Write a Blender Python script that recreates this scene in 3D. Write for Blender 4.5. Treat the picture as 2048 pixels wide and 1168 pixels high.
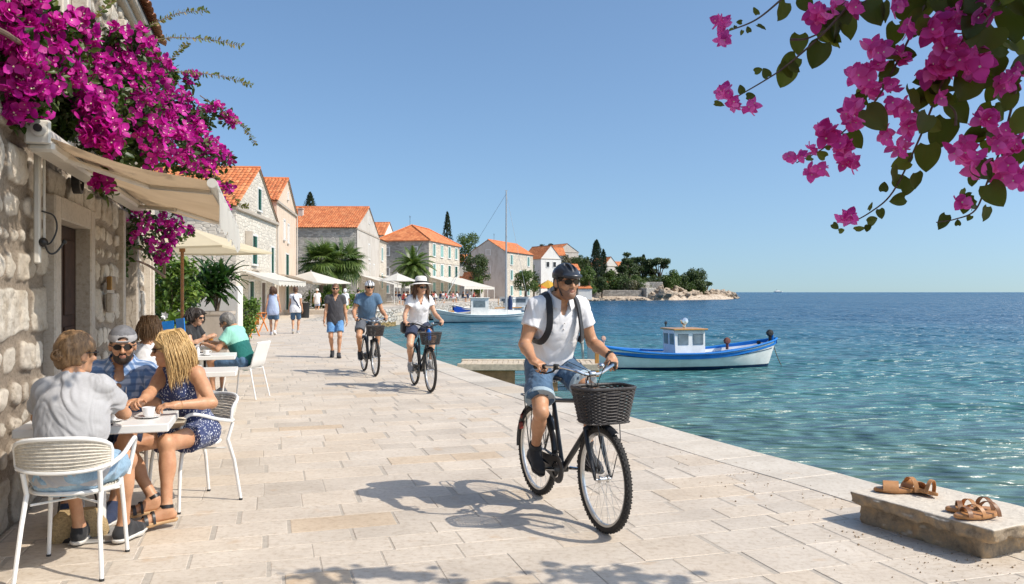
import bpy, math, random
import numpy as np
import openvdb as vdb
from mathutils import Vector, Matrix
PI = math.pi
R = math.radians
random.seed(7); rng = np.random.default_rng(7)
S = bpy.context.scene
COL = S.collection
for _o in list(bpy.data.objects): bpy.data.objects.remove(_o)
# ---------------------------------------------------------------- camera
cam_d = bpy.data.cameras.new('camera'); cam = bpy.data.objects.new('camera', cam_d); COL.objects.link(cam)
cam.location = (0, 0, 1.55); cam.rotation_euler = (R(90), 0, 0)
cam_d.sensor_width = 36; cam_d.lens = 28.125; cam_d.clip_start = 0.05; cam_d.clip_end = 20000
S.camera = cam
# ---------------------------------------------------------------- sky and sun
SUN_EL = R(47.0); SUN_AZ = (0.949, -0.316)      # horizontal direction towards the sun
w = bpy.data.worlds.new('World'); S.world = w; w.use_nodes = True
nt = w.node_tree; bg = nt.nodes['Background']
sky = nt.nodes.new('ShaderNodeTexSky'); sky.sky_type = 'NISHITA'; sky.sun_disc = False
sky.sun_elevation = SUN_EL; sky.sun_rotation = math.atan2(SUN_AZ[0], SUN_AZ[1])
sky.altitude = 0; sky.air_density = 1.0; sky.dust_density = 1.9; sky.ozone_density = 4.5
_tc = nt.nodes.new('ShaderNodeTexCoord'); _ad = nt.nodes.new('ShaderNodeVectorMath'); _ad.operation = 'ADD'; _ad.inputs[1].default_value = (0, 0, .07)
_nm = nt.nodes.new('ShaderNodeVectorMath'); _nm.operation = 'NORMALIZE'
nt.links.new(_tc.outputs['Generated'], _ad.inputs[0]); nt.links.new(_ad.outputs[0], _nm.inputs[0]); nt.links.new(_nm.outputs[0], sky.inputs[0])
_tn = nt.nodes.new('ShaderNodeVectorMath'); _tn.operation = 'MULTIPLY'; _tn.inputs[1].default_value = (.98, 1.04, 1.02)
nt.links.new(sky.outputs[0], _tn.inputs[0]); nt.links.new(_tn.outputs[0], bg.inputs[0]); bg.inputs[1].default_value = 0.143
sd = bpy.data.lights.new('sun', 'SUN'); sd.energy = 3.7; sd.angle = R(0.5); sd.color = (1.0, 0.93, 0.83)
sun = bpy.data.objects.new('sun', sd); COL.objects.link(sun)
_v = Vector((SUN_AZ[0]*math.cos(SUN_EL), SUN_AZ[1]*math.cos(SUN_EL), math.sin(SUN_EL)))
sun.rotation_euler = _v.to_track_quat('Z', 'Y').to_euler(); sun.location = _v*50
S.view_settings.view_transform = 'Standard'; S.view_settings.look = 'None'
S.view_settings.exposure = 0.30; S.view_settings.gamma = 1.0
S.render.engine = 'CYCLES'
S.cycles.max_bounces = 6; S.cycles.diffuse_bounces = 3; S.cycles.glossy_bounces = 3
S.cycles.transmission_bounces = 4; S.cycles.transparent_max_bounces = 8
S.cycles.sample_clamp_direct = 2.2; S.cycles.sample_clamp_indirect = 8.0; S.cycles.caustics_reflective = False; S.cycles.caustics_refractive = False
try:
    S.cycles.use_denoising = True; S.cycles.denoiser = 'OPENIMAGEDENOISE'
except Exception: pass

# ---------------------------------------------------------------- materials
def lin(c):
    return tuple(((x/255.0)/12.92 if x/255.0 <= 0.04045 else ((x/255.0+0.055)/1.055)**2.4) for x in c)
class NT:
    """small node helper"""
    def __init__(s, name):
        s.m = bpy.data.materials.new(name); s.m.use_nodes = True
        s.t = s.m.node_tree; s.b = s.t.nodes['Principled BSDF']; s.out = s.t.nodes['Material Output']
    def n(s, typ, **kw):
        x = s.t.nodes.new('ShaderNode'+typ)
        for k, v in kw.items(): setattr(x, k, v)
        return x
    def l(s, a, b): s.t.links.new(a, b)
    def val(s, sock, v):
        if hasattr(v, 'links'): s.l(v, sock)
        else: sock.default_value = v
    def coord(s, obj=True, scale=(1,1,1)):
        tc = s.n('TexCoord'); mp = s.n('Mapping'); mp.inputs['Scale'].default_value = scale
        s.l(tc.outputs['Object' if obj else 'Generated'], mp.inputs[0]); return mp.outputs[0]
    def wcoord(s, scale=(1,1,1), rz=0):
        g = s.n('NewGeometry'); mp = s.n('Mapping'); mp.inputs['Scale'].default_value = scale
        mp.inputs['Rotation'].default_value = (0,0,rz)
        s.l(g.outputs['Position'], mp.inputs[0]); return mp.outputs[0]
    def noise(s, vec, scale, detail=4, rough=0.55, dist=0.0):
        x = s.n('TexNoise'); s.l(vec, x.inputs['Vector']); x.inputs['Scale'].default_value = scale
        x.inputs['Detail'].default_value = detail; x.inputs['Roughness'].default_value = rough
        x.inputs['Distortion'].default_value = dist; return x.outputs['Fac']
    def voro(s, vec, scale, feature='F1', rnd=1.0, out='Distance'):
        x = s.n('TexVoronoi', feature=feature); s.l(vec, x.inputs['Vector']); x.inputs['Scale'].default_value = scale
        x.inputs['Randomness'].default_value = rnd; return x.outputs[out]
    def ramp(s, fac, stops):
        x = s.n('ValToRGB'); s.l(fac, x.inputs[0]); e = x.color_ramp.elements
        while len(e) < len(stops): e.new(0.5)
        for i, (p, c) in enumerate(stops):
            e[i].position = p; e[i].color = (c[0], c[1], c[2], 1) if hasattr(c, '__len__') else (c, c, c, 1)
        return x.outputs[0]
    def mix(s, fac, a, b, mode='MIX'):
        x = s.n('Mix', data_type='RGBA', blend_type=mode)
        s.val(x.inputs[0], fac)
        for sock, v in ((x.inputs[6], a), (x.inputs[7], b)):
            if hasattr(v, 'links'): s.l(v, sock)
            else: sock.default_value = (v[0], v[1], v[2], 1)
        return x.outputs[2]
    def math(s, op, a, b=0.0, clamp=False):
        x = s.n('Math', operation=op, use_clamp=clamp); s.val(x.inputs[0], a); s.val(x.inputs[1], b); return x.outputs[0]
    def bump(s, h, strength=0.3, dist=0.01, normal=None):
        x = s.n('Bump'); s.l(h, x.inputs['Height']); x.inputs['Strength'].default_value = strength
        x.inputs['Distance'].default_value = dist
        if normal is not None: s.l(normal, x.inputs['Normal'])
        s.l(x.outputs[0], s.b.inputs['Normal']); return x.outputs[0]
    def color(s, c): s.val(s.b.inputs['Base Color'], c if hasattr(c, 'links') else (c[0], c[1], c[2], 1))
    def set(s, **kw):
        for k, v in kw.items(): s.b.inputs[k.replace('_', ' ')].default_value = v
        return s
    def island(s): return s.n('NewGeometry').outputs['Random Per Island']

_mc = {}
def mat(name, col, rough=0.6, var=0.12, scale=8.0, metal=0.0, bump=0.0, bscale=60.0, bdist=0.004, **kw):
    """painted / plain material with real unevenness"""
    if name in _mc: return _mc[name]
    m = NT(name); co = m.coord()
    f = m.noise(co, scale, 5, 0.6)
    a = tuple(max(0, c*(1-var)) for c in col); b = tuple(min(1, c*(1+var)) for c in col)
    m.color(m.ramp(f, [(0.3, a), (0.7, b)]))
    m.b.inputs['Roughness'].default_value = rough; m.b.inputs['Metallic'].default_value = metal
    if bump: m.bump(m.noise(co, bscale, 3), bump, bdist)
    m.set(**kw); _mc[name] = m.m; return m.m

# ---------------------------------------------------------------- mesh tools
def mesh_np(name, v, f, m=None, smooth=False, mats=None, midx=None):
    """v (n,3), f (k,4) or (k,3) int arrays"""
    me = bpy.data.meshes.new(name); v = np.asarray(v, np.float32); f = np.asarray(f, np.int32)
    me.vertices.add(len(v)); me.vertices.foreach_set('co', v.ravel())
    k = f.shape[1]; me.loops.add(f.size); me.loops.foreach_set('vertex_index', f.ravel())
    me.polygons.add(len(f)); me.polygons.foreach_set('loop_start', np.arange(0, f.size, k, dtype=np.int32))
    me.polygons.foreach_set('loop_total', np.full(len(f), k, np.int32))
    me.polygons.foreach_set('use_smooth', np.full(len(f), bool(smooth)))
    for x in (mats or ([m] if m else [])): me.materials.append(x)
    if midx is not None: me.polygons.foreach_set('material_index', np.asarray(midx, np.int32))
    me.update(calc_edges=True); return me
def link(name, me, parent=None, loc=None):
    o = bpy.data.objects.new(name, me); COL.objects.link(o)
    if parent is not None: o.parent = parent
    if loc is not None: o.location = loc
    return o
def tag(o, label, cat, group=None):
    o['label'] = label; o['category'] = cat
    if group: o['group'] = group
    return o
def struct(o, kind='structure'): o['kind'] = kind; return o
def empty(name, loc=(0,0,0), rz=0.0, label=None, cat=None, group=None):
    o = bpy.data.objects.new(name, None); COL.objects.link(o); o.location = loc; o.rotation_euler = (0,0,rz)
    o.empty_display_size = 0.2
    if label: tag(o, label, cat, group)
    return o
def copy_tree(o, parent=None):
    c = o.copy(); COL.objects.link(c)
    if parent is not None: c.parent = parent; c.matrix_parent_inverse = o.matrix_parent_inverse
    for ch in o.children: copy_tree(ch, c)
    return c
def nrm(v):
    v = np.asarray(v, float); return v/(np.linalg.norm(v)+1e-12)
def frame(d, up=(0,0,1)):
    d = nrm(d); up = np.asarray(up, float)
    if abs(np.dot(d, nrm(up))) > 0.98: up = np.array((1.0,0,0))
    s = nrm(np.cross(up, d)); u = np.cross(d, s); return s, u, d

class MB:
    def __init__(s): s.v = []; s.f = []; s.mi = []; s.cur = 0
    def add(s, vs, fs):
        o = len(s.v); s.v += [tuple(map(float, p)) for p in vs]; s.f += [tuple(i+o for i in f) for f in fs]; s.mi += [s.cur]*len(fs)
        return s
    def box(s, x0, x1, y0, y1, z0, z1, T=None):
        p = [(x,y,z) for z in (z0,z1) for y in (y0,y1) for x in (x0,x1)]
        if T is not None: p = [tuple(T @ Vector(q)) for q in p]
        return s.add(p, [(0,2,3,1),(4,5,7,6),(0,1,5,4),(2,6,7,3),(0,4,6,2),(1,3,7,5)])
    def bbox(s, c, size, axes=None, bev=0.0):
        """box centred at c, optional axes (3 unit vectors) and a chamfer"""
        hx, hy, hz = [q/2 for q in size]; A = np.eye(3) if axes is None else np.array(axes, float); c = np.array(c, float)
        if bev <= 0:
            p = [c + A[0]*x*hx + A[1]*y*hy + A[2]*z*hz for z in (-1,1) for y in (-1,1) for x in (-1,1)]
            return s.add(p, [(0,2,3,1),(4,5,7,6),(0,1,5,4),(2,6,7,3),(0,4,6,2),(1,3,7,5)])
        b = min(bev, hx*.9, hy*.9, hz*.9)
        lay = []
        for z, k in ((-hz, b), (-hz+b, 0), (hz-b, 0), (hz, b)):
            X, Y = hx-k, hy-k; bb = b if k == 0 else b*0.5
            ring = [(X-bb,-Y),(X,-Y+bb),(X,Y-bb),(X-bb,Y),(-X+bb,Y),(-X,Y-bb),(-X,-Y+bb),(-X+bb,-Y)]
            lay.append([c + A[0]*x + A[1]*y + A[2]*z for x, y in ring])
        vs = [p for r_ in lay for p in r_]; fs = [tuple(range(7,-1,-1)), tuple(range(24,32))]
        for k in range(3):
            for i in range(8): j = (i+1) % 8; fs.append((k*8+i, k*8+j, (k+1)*8+j, (k+1)*8+i))
        return s.add(vs, fs)
    def tube(s, path, r, n=8, caps=True, up=(0,0,1), closed=False):
        """r: number or list of radii; parallel transported rings"""
        P = [np.array(p, float) for p in path]; m = len(P)
        rr = [r]*m if not hasattr(r, '__len__') else list(r)
        T = []
        for i in range(m):
            a = P[(i-1) % m] if (closed or i > 0) else P[i]; b = P[(i+1) % m] if (closed or i < m-1) else P[i]
            T.append(nrm(b-a))
        sx, ux, _ = frame(T[0], up); vs = []
        for i in range(m):
            if i: 
                sx = nrm(sx - T[i]*np.dot(sx, T[i])); ux = np.cross(T[i], sx)
            vs += [P[i] + rr[i]*(math.cos(2*PI*k/n)*sx + math.sin(2*PI*k/n)*ux) for k in range(n)]
        fs = []
        for i in range(m if closed else m-1):
            a, b = i*n, ((i+1) % m)*n
            for k in range(n): l = (k+1) % n; fs.append((a+k, a+l, b+l, b+k))
        if caps and not closed: fs += [tuple(range(n-1,-1,-1)), tuple(range((m-1)*n, m*n))]
        return s.add(vs, fs)
    def cyl(s, a, b, r, r2=None, n=16): return s.tube([a, b], [r, r if r2 is None else r2], n)
    def lathe(s, prof, c=(0,0,0), axis=(0,0,1), n=24, closed=False, a0=0, a1=2*PI, up=(0,0,1)):
        """prof: [(radius, height)]"""
        sx, ux, d = frame(axis, up if abs(axis[2]) < .9 else (0,1,0)); c = np.array(c, float); full = abs(a1-a0-2*PI) < 1e-6
        k = n if full else n+1; vs = []
        for r, h in prof:
            for i in range(k):
                t = a0+(a1-a0)*i/n; vs.append(c + d*h + r*(math.cos(t)*sx + math.sin(t)*ux))
        fs = []; m = len(prof)
        for j in range(m if closed else m-1):
            jj = (j+1) % m
            for i in range(n): l = (i+1) % k; fs.append((j*k+i, j*k+l, jj*k+l, jj*k+i))
        return s.add(vs, fs)
    def loft(s, rings, closed=True, caps=False):
        n = len(rings[0]); vs = [p for r in rings for p in r]; fs = []
        for j in range(len(rings)-1):
            for i in range(n if closed else n-1): l = (i+1) % n; fs.append((j*n+i, j*n+l, (j+1)*n+l, (j+1)*n+i))
        if caps: fs += [tuple(range(n-1,-1,-1)), tuple(range((len(rings)-1)*n, len(rings)*n))]
        return s.add(vs, fs)
    def prism(s, poly, z0, z1):
        n = len(poly); vs = [(x,y,z0) for x,y in poly]+[(x,y,z1) for x,y in poly]
        return s.add(vs, [tuple(range(n-1,-1,-1)), tuple(range(n,2*n))]+[(i,(i+1)%n,n+(i+1)%n,n+i) for i in range(n)])
    def quad(s, *p): return s.add(p, [tuple(range(len(p)))])
    def ball(s, c, r, n=12, sq=(1,1,1)):
        vs = []; fs = []; m = max(4, n//2)
        for j in range(1, m):
            t = PI*j/m
            for i in range(n): a = 2*PI*i/n; vs.append((c[0]+r*sq[0]*math.sin(t)*math.cos(a), c[1]+r*sq[1]*math.sin(t)*math.sin(a), c[2]+r*sq[2]*math.cos(t)))
        vs += [(c[0],c[1],c[2]+r*sq[2]), (c[0],c[1],c[2]-r*sq[2])]; k = len(vs)
        for j in range(m-2):
            for i in range(n): l = (i+1) % n; fs.append((j*n+i, (j+1)*n+i, (j+1)*n+l, j*n+l))
        for i in range(n): l = (i+1) % n; fs += [(k-2, i, l), ((m-2)*n+i, k-1, (m-2)*n+l)]
        return s.add(vs, fs)
    def build(s, name, m, parent=None, smooth=False, sharp=35, loc=None):
        me = bpy.data.meshes.new(name); me.from_pydata(s.v, [], s.f)
        for x in (m if isinstance(m, (list, tuple)) else [m]): me.materials.append(x)
        me.polygons.foreach_set('material_index', np.array(s.mi, np.int32))
        if smooth:
            me.polygons.foreach_set('use_smooth', np.ones(len(s.f), bool))
            try: me.set_sharp_from_angle(angle=R(sharp))
            except Exception: pass
        me.update(); return link(name, me, parent, loc)

def bez(p0, p1, p2, n=10, p3=None):
    out = []
    for i in range(n+1):
        t = i/n
        if p3 is None: q = [(1-t)**2*a+2*t*(1-t)*b+t*t*c for a,b,c in zip(p0,p1,p2)]
        else: q = [(1-t)**3*a+3*t*(1-t)**2*b+3*t*t*(1-t)*c+t**3*d for a,b,c,d in zip(p0,p1,p2,p3)]
        out.append(tuple(q))
    return out
def smooth_path(pts, n=6):
    """Catmull-Rom"""
    P = [np.array(p, float) for p in pts]; P = [2*P[0]-P[1]]+P+[2*P[-1]-P[-2]]; out = []
    for i in range(1, len(P)-2):
        for k in range(n):
            t = k/n; a,b,c,d = P[i-1:i+3]
            out.append(0.5*((2*b)+(-a+c)*t+(2*a-5*b+4*c-d)*t*t+(-a+3*b-3*c+d)*t**3))
    out.append(P[-2]); return out

# value noise on numpy arrays
_lat = rng.random((64,64,64)).astype(np.float32)
def vnoise(P):
    P = np.asarray(P); i = np.floor(P).astype(int); f = P-i; f = f*f*(3-2*f); i &= 63; j = (i+1) & 63
    x0,y0,z0 = i[...,0],i[...,1],i[...,2]; x1,y1,z1 = j[...,0],j[...,1],j[...,2]; fx,fy,fz = f[...,0],f[...,1],f[...,2]
    L = _lat
    c00 = L[x0,y0,z0]*(1-fx)+L[x1,y0,z0]*fx; c10 = L[x0,y1,z0]*(1-fx)+L[x1,y1,z0]*fx
    c01 = L[x0,y0,z1]*(1-fx)+L[x1,y0,z1]*fx; c11 = L[x0,y1,z1]*(1-fx)+L[x1,y1,z1]*fx
    return (c00*(1-fy)+c10*fy)*(1-fz)+(c01*(1-fy)+c11*fy)*fz
def fbm(P, o=4):
    s = 0; a = 0.5
    for k in range(o): s = s + a*vnoise(P*(2**k)+k*17.3); a *= 0.5
    return s

# ---------------------------------------------------------------- implicit surfaces (one continuous skin)
class SDF:
    def __init__(s, lo, hi, h):
        s.h = h; s.lo = np.array(lo, float); s.n = np.ceil((np.array(hi)-s.lo)/h).astype(int)+1
        s.d = np.full(tuple(s.n), 1.0, np.float32); s.on = True
    def _sub(s, lo, hi, pad):
        a = np.clip(np.floor((np.array(lo)-pad-s.lo)/s.h).astype(int), 0, s.n-1); b = np.clip(np.ceil((np.array(hi)+pad-s.lo)/s.h).astype(int)+1, 1, s.n)
        ax = [s.lo[i]+s.h*np.arange(a[i], max(b[i], a[i]+1)) for i in range(3)]
        sl = tuple(slice(a[i], max(b[i], a[i]+1)) for i in range(3))
        return sl, np.stack(np.meshgrid(*ax, indexing='ij'), -1).astype(np.float32)
    def _put(s, sl, d, k, cut=None, sub=False, P=None):
        if cut is not None:
            for (c, nn) in cut: d = np.maximum(d, (P-np.array(c, np.float32)) @ np.array(nrm(nn), np.float32))
        o = s.d[sl]
        if sub:
            s.d[sl] = np.maximum(o, -d) if k <= 0 else -s.smin(-o, d, k); return
        s.d[sl] = np.minimum(o, d) if k <= 0 else s.smin(o, d, k)
    @staticmethod
    def smin(a, b, k):
        h = np.maximum(k-np.abs(a-b), 0)/k; return np.minimum(a, b)-h*h*k*0.25
    def cone(s, a, b, r1, r2, k=0.02, cut=None, sub=False, flat=None):
        """round cone a->b; flat=(sx,axis) squashes it along an axis"""
        a = np.array(a, float); b = np.array(b, float); R_ = max(r1, r2); pad = R_+k+3*s.h
        sl, P = s._sub(np.minimum(a,b), np.maximum(a,b), pad)
        ba = (b-a).astype(np.float32); l2 = float(ba@ba)+1e-9
        pa = P-a.astype(np.float32)
        if flat is not None:
            fx = np.array(nrm(flat[1]), np.float32); t = pa@fx; pa = pa+(t*(flat[0]-1))[...,None]*fx
        rr = r1-r2; a2 = max(l2-rr*rr, 1e-9); il2 = 1.0/l2; y = pa@ba; z = y-l2
        q = pa*l2-ba*y[...,None]; x2 = (q*q).sum(-1); y2 = y*y*l2; z2 = z*z*l2
        kk = math.copysign(1, rr)*rr*rr*x2
        d = (np.sqrt(np.maximum(x2*a2*il2, 0))+y*rr)*il2-r1
        c1 = np.sign(z)*a2*z2 > kk; c2 = np.sign(y)*a2*y2 < kk
        d = np.where(c1, np.sqrt(np.maximum(x2+z2, 0))*il2-r2, np.where(c2, np.sqrt(np.maximum(x2+y2, 0))*il2-r1, d))
        s._put(sl, d, k, cut, sub, P); return s
    def ell(s, c, r, ax=None, k=0.02, cut=None, sub=False):
        c = np.array(c, float); r = np.array(r, float); A = np.eye(3) if ax is None else np.array(ax, float); m = float(r.max())
        sl, P = s._sub(c, c, m+k+3*s.h)
        L = (P-c.astype(np.float32)) @ A.T.astype(np.float32)
        k0 = np.sqrt(((L/r)**2).sum(-1)); k1 = np.sqrt(((L/(r*r))**2).sum(-1))+1e-6
        s._put(sl, k0*(k0-1)/k1, k, cut, sub, P); return s
    def rbox(s, c, hsz, rad, ax=None, k=0.0, cut=None, sub=False):
        c = np.array(c, float); A = np.eye(3) if ax is None else np.array(ax, float); m = float(np.linalg.norm(hsz))
        sl, P = s._sub(c, c, m+k+3*s.h); L = np.abs((P-c) @ A.T)-(np.array(hsz)-rad)
        d = np.sqrt((np.maximum(L, 0)**2).sum(-1))+np.minimum(L.max(-1), 0)-rad
        s._put(sl, d.astype(np.float32), k, cut, sub, P); return s
    def half(s, c, n):
        """keep the side opposite to n"""
        n = np.array(nrm(n), np.float32); ax = [s.lo[i]+s.h*np.arange(s.n[i]) for i in range(3)]
        d = (ax[0]-c[0])[:,None,None]*n[0]+(ax[1]-c[1])[None,:,None]*n[1]+(ax[2]-c[2])[None,None,:]*n[2]
        s.d = np.maximum(s.d, d.astype(np.float32)); return s
    def wrinkle(s, amp, fn, band=3.0):
        ii = np.argwhere(np.abs(s.d) < band*s.h+amp)
        P = s.lo+ii*s.h; s.d[ii[:,0],ii[:,1],ii[:,2]] += (amp*fn(P)).astype(np.float32); return s
    def mesh(s):
        g = vdb.FloatGrid(background=3.0)
        a = np.clip(s.d/s.h, -3, 3)
        a[0,:,:] = a[-1,:,:] = 3; a[:,0,:] = a[:,-1,:] = 3; a[:,:,0] = a[:,:,-1] = 3
        g.copyFromArray(np.ascontiguousarray(a)); p, q = g.convertToQuads()
        return p*s.h+s.lo, q[:, ::-1]
    def build(s, name, m, parent=None, mats=None, mfn=None):
        v, f = s.mesh(); mi = None
        if mfn is not None: mi = mfn(v[f].mean(1))
        me = mesh_np(name, v, f, m, True, mats, mi); return link(name, me, parent)
# ================================================================ THE SETTING
def W(px, Y, z=0.0): return ((px-1024)/1600.0*Y, Y, z)      # a measured point of the place
def HZ(py, Y): return 1.55+(583-py)/1600.0*Y
WZ = -0.9
O0 = np.array((-3.245, 5.07)); U = np.array((-0.29, 0.957)); U /= np.linalg.norm(U); C_ = np.array((U[1], -U[0]))
WALL_RZ = math.atan2(U[1], U[0])
def TC(t, c, z=0.0): p = O0+U*t+C_*c; return (p[0], p[1], z)
QUAY = [(4.6,2.0),(3.6,4.6),(2.97,6.41),(2.33,7.82),(1.42,10.04),(.4,12.46),(-.9,16),(-2.7,21.2),(-4.77,28.9),(-6.9,38),(-8.2,44),(-9.3,50),(-9.3,54.5),(-8.7,58),(-7.7,62)]

def limestone(name, base, vary=0.16, stain=True):
    m = NT(name); g = m.wcoord(); rnd = m.island()
    c = m.ramp(rnd, [(0.0, tuple(x*(1-vary) for x in base)), (0.35, base), (0.75, tuple(min(1, x*(1+vary*.7)) for x in base)), (0.96, (base[0]*1.01, base[1]*.96, base[2]*.89)), (1.0, (base[0]*.97, base[1]*.87, base[2]*.74))])
    n1 = m.noise(g, 1.3, 5, 0.65); n2 = m.noise(g, 26, 6, 0.7); mp = m.wcoord((9, 60, 30), 0.3); n3 = m.noise(mp, 1.0, 4, 0.7, 1.2)
    c = m.mix(0.55, c, m.ramp(n1, [(0.3, (.72,.68,.63)), (0.66, (1.10,1.09,1.07))]), 'MULTIPLY')
    c = m.mix(0.8, c, m.ramp(n2, [(0.3, (.72,.66,.58)), (0.5, (1,1,1)), (0.75, (1.08,1.08,1.08))]), 'MULTIPLY')
    c = m.mix(0.5, c, m.ramp(n3, [(0.33, (.72,.66,.60)), (0.5, (1,1,1))]), 'MULTIPLY')
    if stain:
        n4 = m.noise(g, 3.1, 3, 0.5); c = m.mix(m.ramp(n4, [(0.66, 0.0), (0.74, 0.45)]), c, (0.50, .33, .18))
        v = m.voro(g, 16); c = m.mix(m.ramp(v, [(0.02, .55), (0.06, 0.0)]), c, (.25,.21,.17))
    m.color(c); m.b.inputs['Roughness'].default_value = 0.62
    h = m.math('ADD', n2, m.math('MULTIPLY', n3, 0.8)); m.bump(h, 0.35, 0.006); return m.m
M_pave = limestone('paving_limestone', (.61,.535,.445), .085)
M_kerb = limestone('kerb_limestone', (.61,.55,.465), 0.10)
mm = NT('joint_mortar'); g = mm.wcoord(); mm.color(mm.ramp(mm.noise(g, 30, 5, .7), [(.3,(.36,.315,.26)),(.7,(.50,.44,.365))])); mm.b.inputs['Roughness'].default_value = .9
mm.bump(mm.noise(g, 120, 3), .5, .004); M_mortar = mm.m

# --- promenade paving: every slab a chamfered face, laid in staggered courses
_q = np.array([((np.array(p)-O0)@U, (np.array(p)-O0)@C_) for p in QUAY])
def quay_c(t): return float(np.interp(t, _q[:11,0], _q[:11,1]))
def build_paving():
    V = []; F = []; t = -3.6; rg = np.random.default_rng(3)
    base8 = [(0,1,2,3),(4,5,1,0),(5,6,2,1),(6,7,3,2),(7,4,0,3)]
    while t < 50:
        hgt = rg.choice([.26,.32,.38,.45], p=[.3,.35,.25,.1])*(1 if t < 18 else 1.1); c0 = (-.02 if t+hgt < 6.3 else -13) + rg.uniform(-.3, 0)
        if t+hgt < 6.3: c0 = -.35-rg.uniform(0, .2)
        cm = min(quay_c(t), quay_c(t+hgt))-0.42; c = c0
        while c < cm-.1:
            wd = rg.uniform(.28, .74); 
            if cm-(c+wd) < .35: wd = cm-c
            j1 = .003 + (.008 if rg.random() < .25 else 0); j2 = rg.choice([.002,.008,.028], p=[.4,.35,.25]); z = rg.normal(0, .0007); ch = .004
            a0, a1 = t+j1, t+hgt-j1*.5; b0, b1 = c+j2, c+wd-j2*.5
            sk = rg.normal(0, .004, 4)
            pts = [TC(a0+ch+sk[0], b0+ch, z), TC(a0+ch+sk[1], b1-ch, z), TC(a1-ch+sk[2], b1-ch, z), TC(a1-ch+sk[3], b0+ch, z),
                   TC(a0+sk[0], b0, -.0035), TC(a0+sk[1], b1, -.0035), TC(a1+sk[2], b1, -.0035), TC(a1+sk[3], b0, -.0035)]
            o = len(V); V += pts; F += [tuple(i+o for i in f) for f in base8]; c += wd
        t += hgt
    V = np.array(V); F = np.array(F)
    me = mesh_np('promenade_paving', V, F, M_pave); struct(link('promenade_paving', me))
build_paving()
# outward offset of the quay line, kerb stones
def offset_line(pts, d):
    P = np.array(pts, float); out = []
    for i in range(len(P)):
        a = P[max(i-1, 0)]; b = P[min(i+1, len(P)-1)]; t = nrm(b-a); n = np.array((t[1], -t[0])); out.append(P[i]+n*d)
    return out
def resample(pts, step):
    P = [np.array(p, float) for p in pts]; out = [P[0]]; acc = 0.0; k = 0; cur = P[0]
    while k < len(P)-1:
        d = np.linalg.norm(P[k+1]-cur)
        if d < step: step_left = step-d; cur = P[k+1]; k += 1
        else: cur = cur+nrm(P[k+1]-cur)*step; out.append(cur); continue
        while k < len(P)-1:
            d2 = np.linalg.norm(P[k+1]-cur)
            if d2 < step_left: step_left -= d2; cur = P[k+1]; k += 1
            else: cur = cur+nrm(P[k+1]-cur)*step_left; out.append(cur); break
    return out
qs = [np.array(p) for p in smooth_path([(x,y) for x,y in QUAY], 8)]
kb = MB(); rg = np.random.default_rng(5); kp = resample(qs, 0.86)
inn = offset_line(kp, -0.62)
for i in range(len(kp)-1):
    a, b, c, d = kp[i], kp[i+1], inn[i+1], inn[i]; cen = (a+b+c+d)/4; z = .005+rg.normal(0,.0008)
    q = [cen+(p-cen)*(1-.010) for p in (a,b,c,d)]; qi = [cen+(p-cen)*(1-.022) for p in (a,b,c,d)]
    kb.loft([[(p[0],p[1],-.20) for p in q], [(p[0],p[1],z-.005) for p in q], [(p[0],p[1],z) for p in qi]], True)
    kb.add([(p[0],p[1],z) for p in qi], [(0,1,2,3)])
    # quay face under the kerb: courses of blocks down into the water
    for k in range(3):
        z1 = -.20-k*.36; off = .02+rg.uniform(0,.03); t_ = nrm(b-a); n_ = np.array((t_[1],-t_[0]))
        for u0, u1 in ((0,.5),(.5,1)):
            p0 = a+(b-a)*(u0+.01); p1 = a+(b-a)*(u1-.01); o_ = n_*-(off+rg.uniform(0,.02))
            kb.bbox(((p0+p1)/2+o_-n_*.15).tolist()+[z1-.175], (np.linalg.norm(p1-p0), .30, .34), ((*t_,0),(*n_,0),(0,0,1)), .02)
struct(kb.build('kerb_and_quay', M_kerb))
# mortar bed sheet and the wider ground of the town
bed = MB(); L_ = [TC(-3.6,-.6), TC(50,-14)]
bedpts = [(p[0]-.5,p[1]-.08) for p in kp]
edge = offset_line(kp, -.12)
left = [(-3.6,2.0)]+[TC(t, -16 if t > 6.4 else -.6)[:2] for t in (0,6.35,6.45,20,35,50)]
poly = [tuple(p) for p in edge]
bed.add([(p[0],p[1],-.0028) for p in poly]+[(p[0],p[1],-.0028) for p in reversed(left)], [tuple(range(len(poly)+len(left)))])
struct(bed.build('promenade_bed', M_mortar))

# --- landmass: harbour basin, hill and headland
SHORE = [(-60,-30),(4.6,-30),(4.6,2.0)]+[tuple(p) for p in QUAY[1:]]+[(-7.5,72),(-6,85),(-3,98),(1,112),(3.5,126),(6.5,150),(9,178),(13,205),(19,226),(25,233),(39.5,233),(48,240),(60,252),(70,264),(78,284),(82,297),(76,308),(56,320),(20,345),(-60,420),(-260,420),(-260,-30)]
SH = np.array(SHORE)
def shore_dist(P):
    """signed distance, positive on land"""
    best = np.full(len(P), 1e9); ins = np.zeros(len(P), bool); n = len(SH)
    for i in range(n):
        a = SH[i]; b = SH[(i+1) % n]; ab = b-a; t = np.clip(((P-a)@ab)/(ab@ab), 0, 1); d = np.linalg.norm(P-(a+t[:,None]*ab), axis=1); best = np.minimum(best, d)
        c = ((a[1] > P[:,1]) != (b[1] > P[:,1])); xx = (b[0]-a[0])*(P[:,1]-a[1])/((b[1]-a[1]) if abs(b[1]-a[1]) > 1e-9 else 1e-9)+a[0]
        ins ^= (c & (P[:,0] < xx))
    return np.where(ins, best, -best)
def sst(x, a, b): t = np.clip((x-a)/(b-a), 0, 1); return t*t*(3-2*t)
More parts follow.
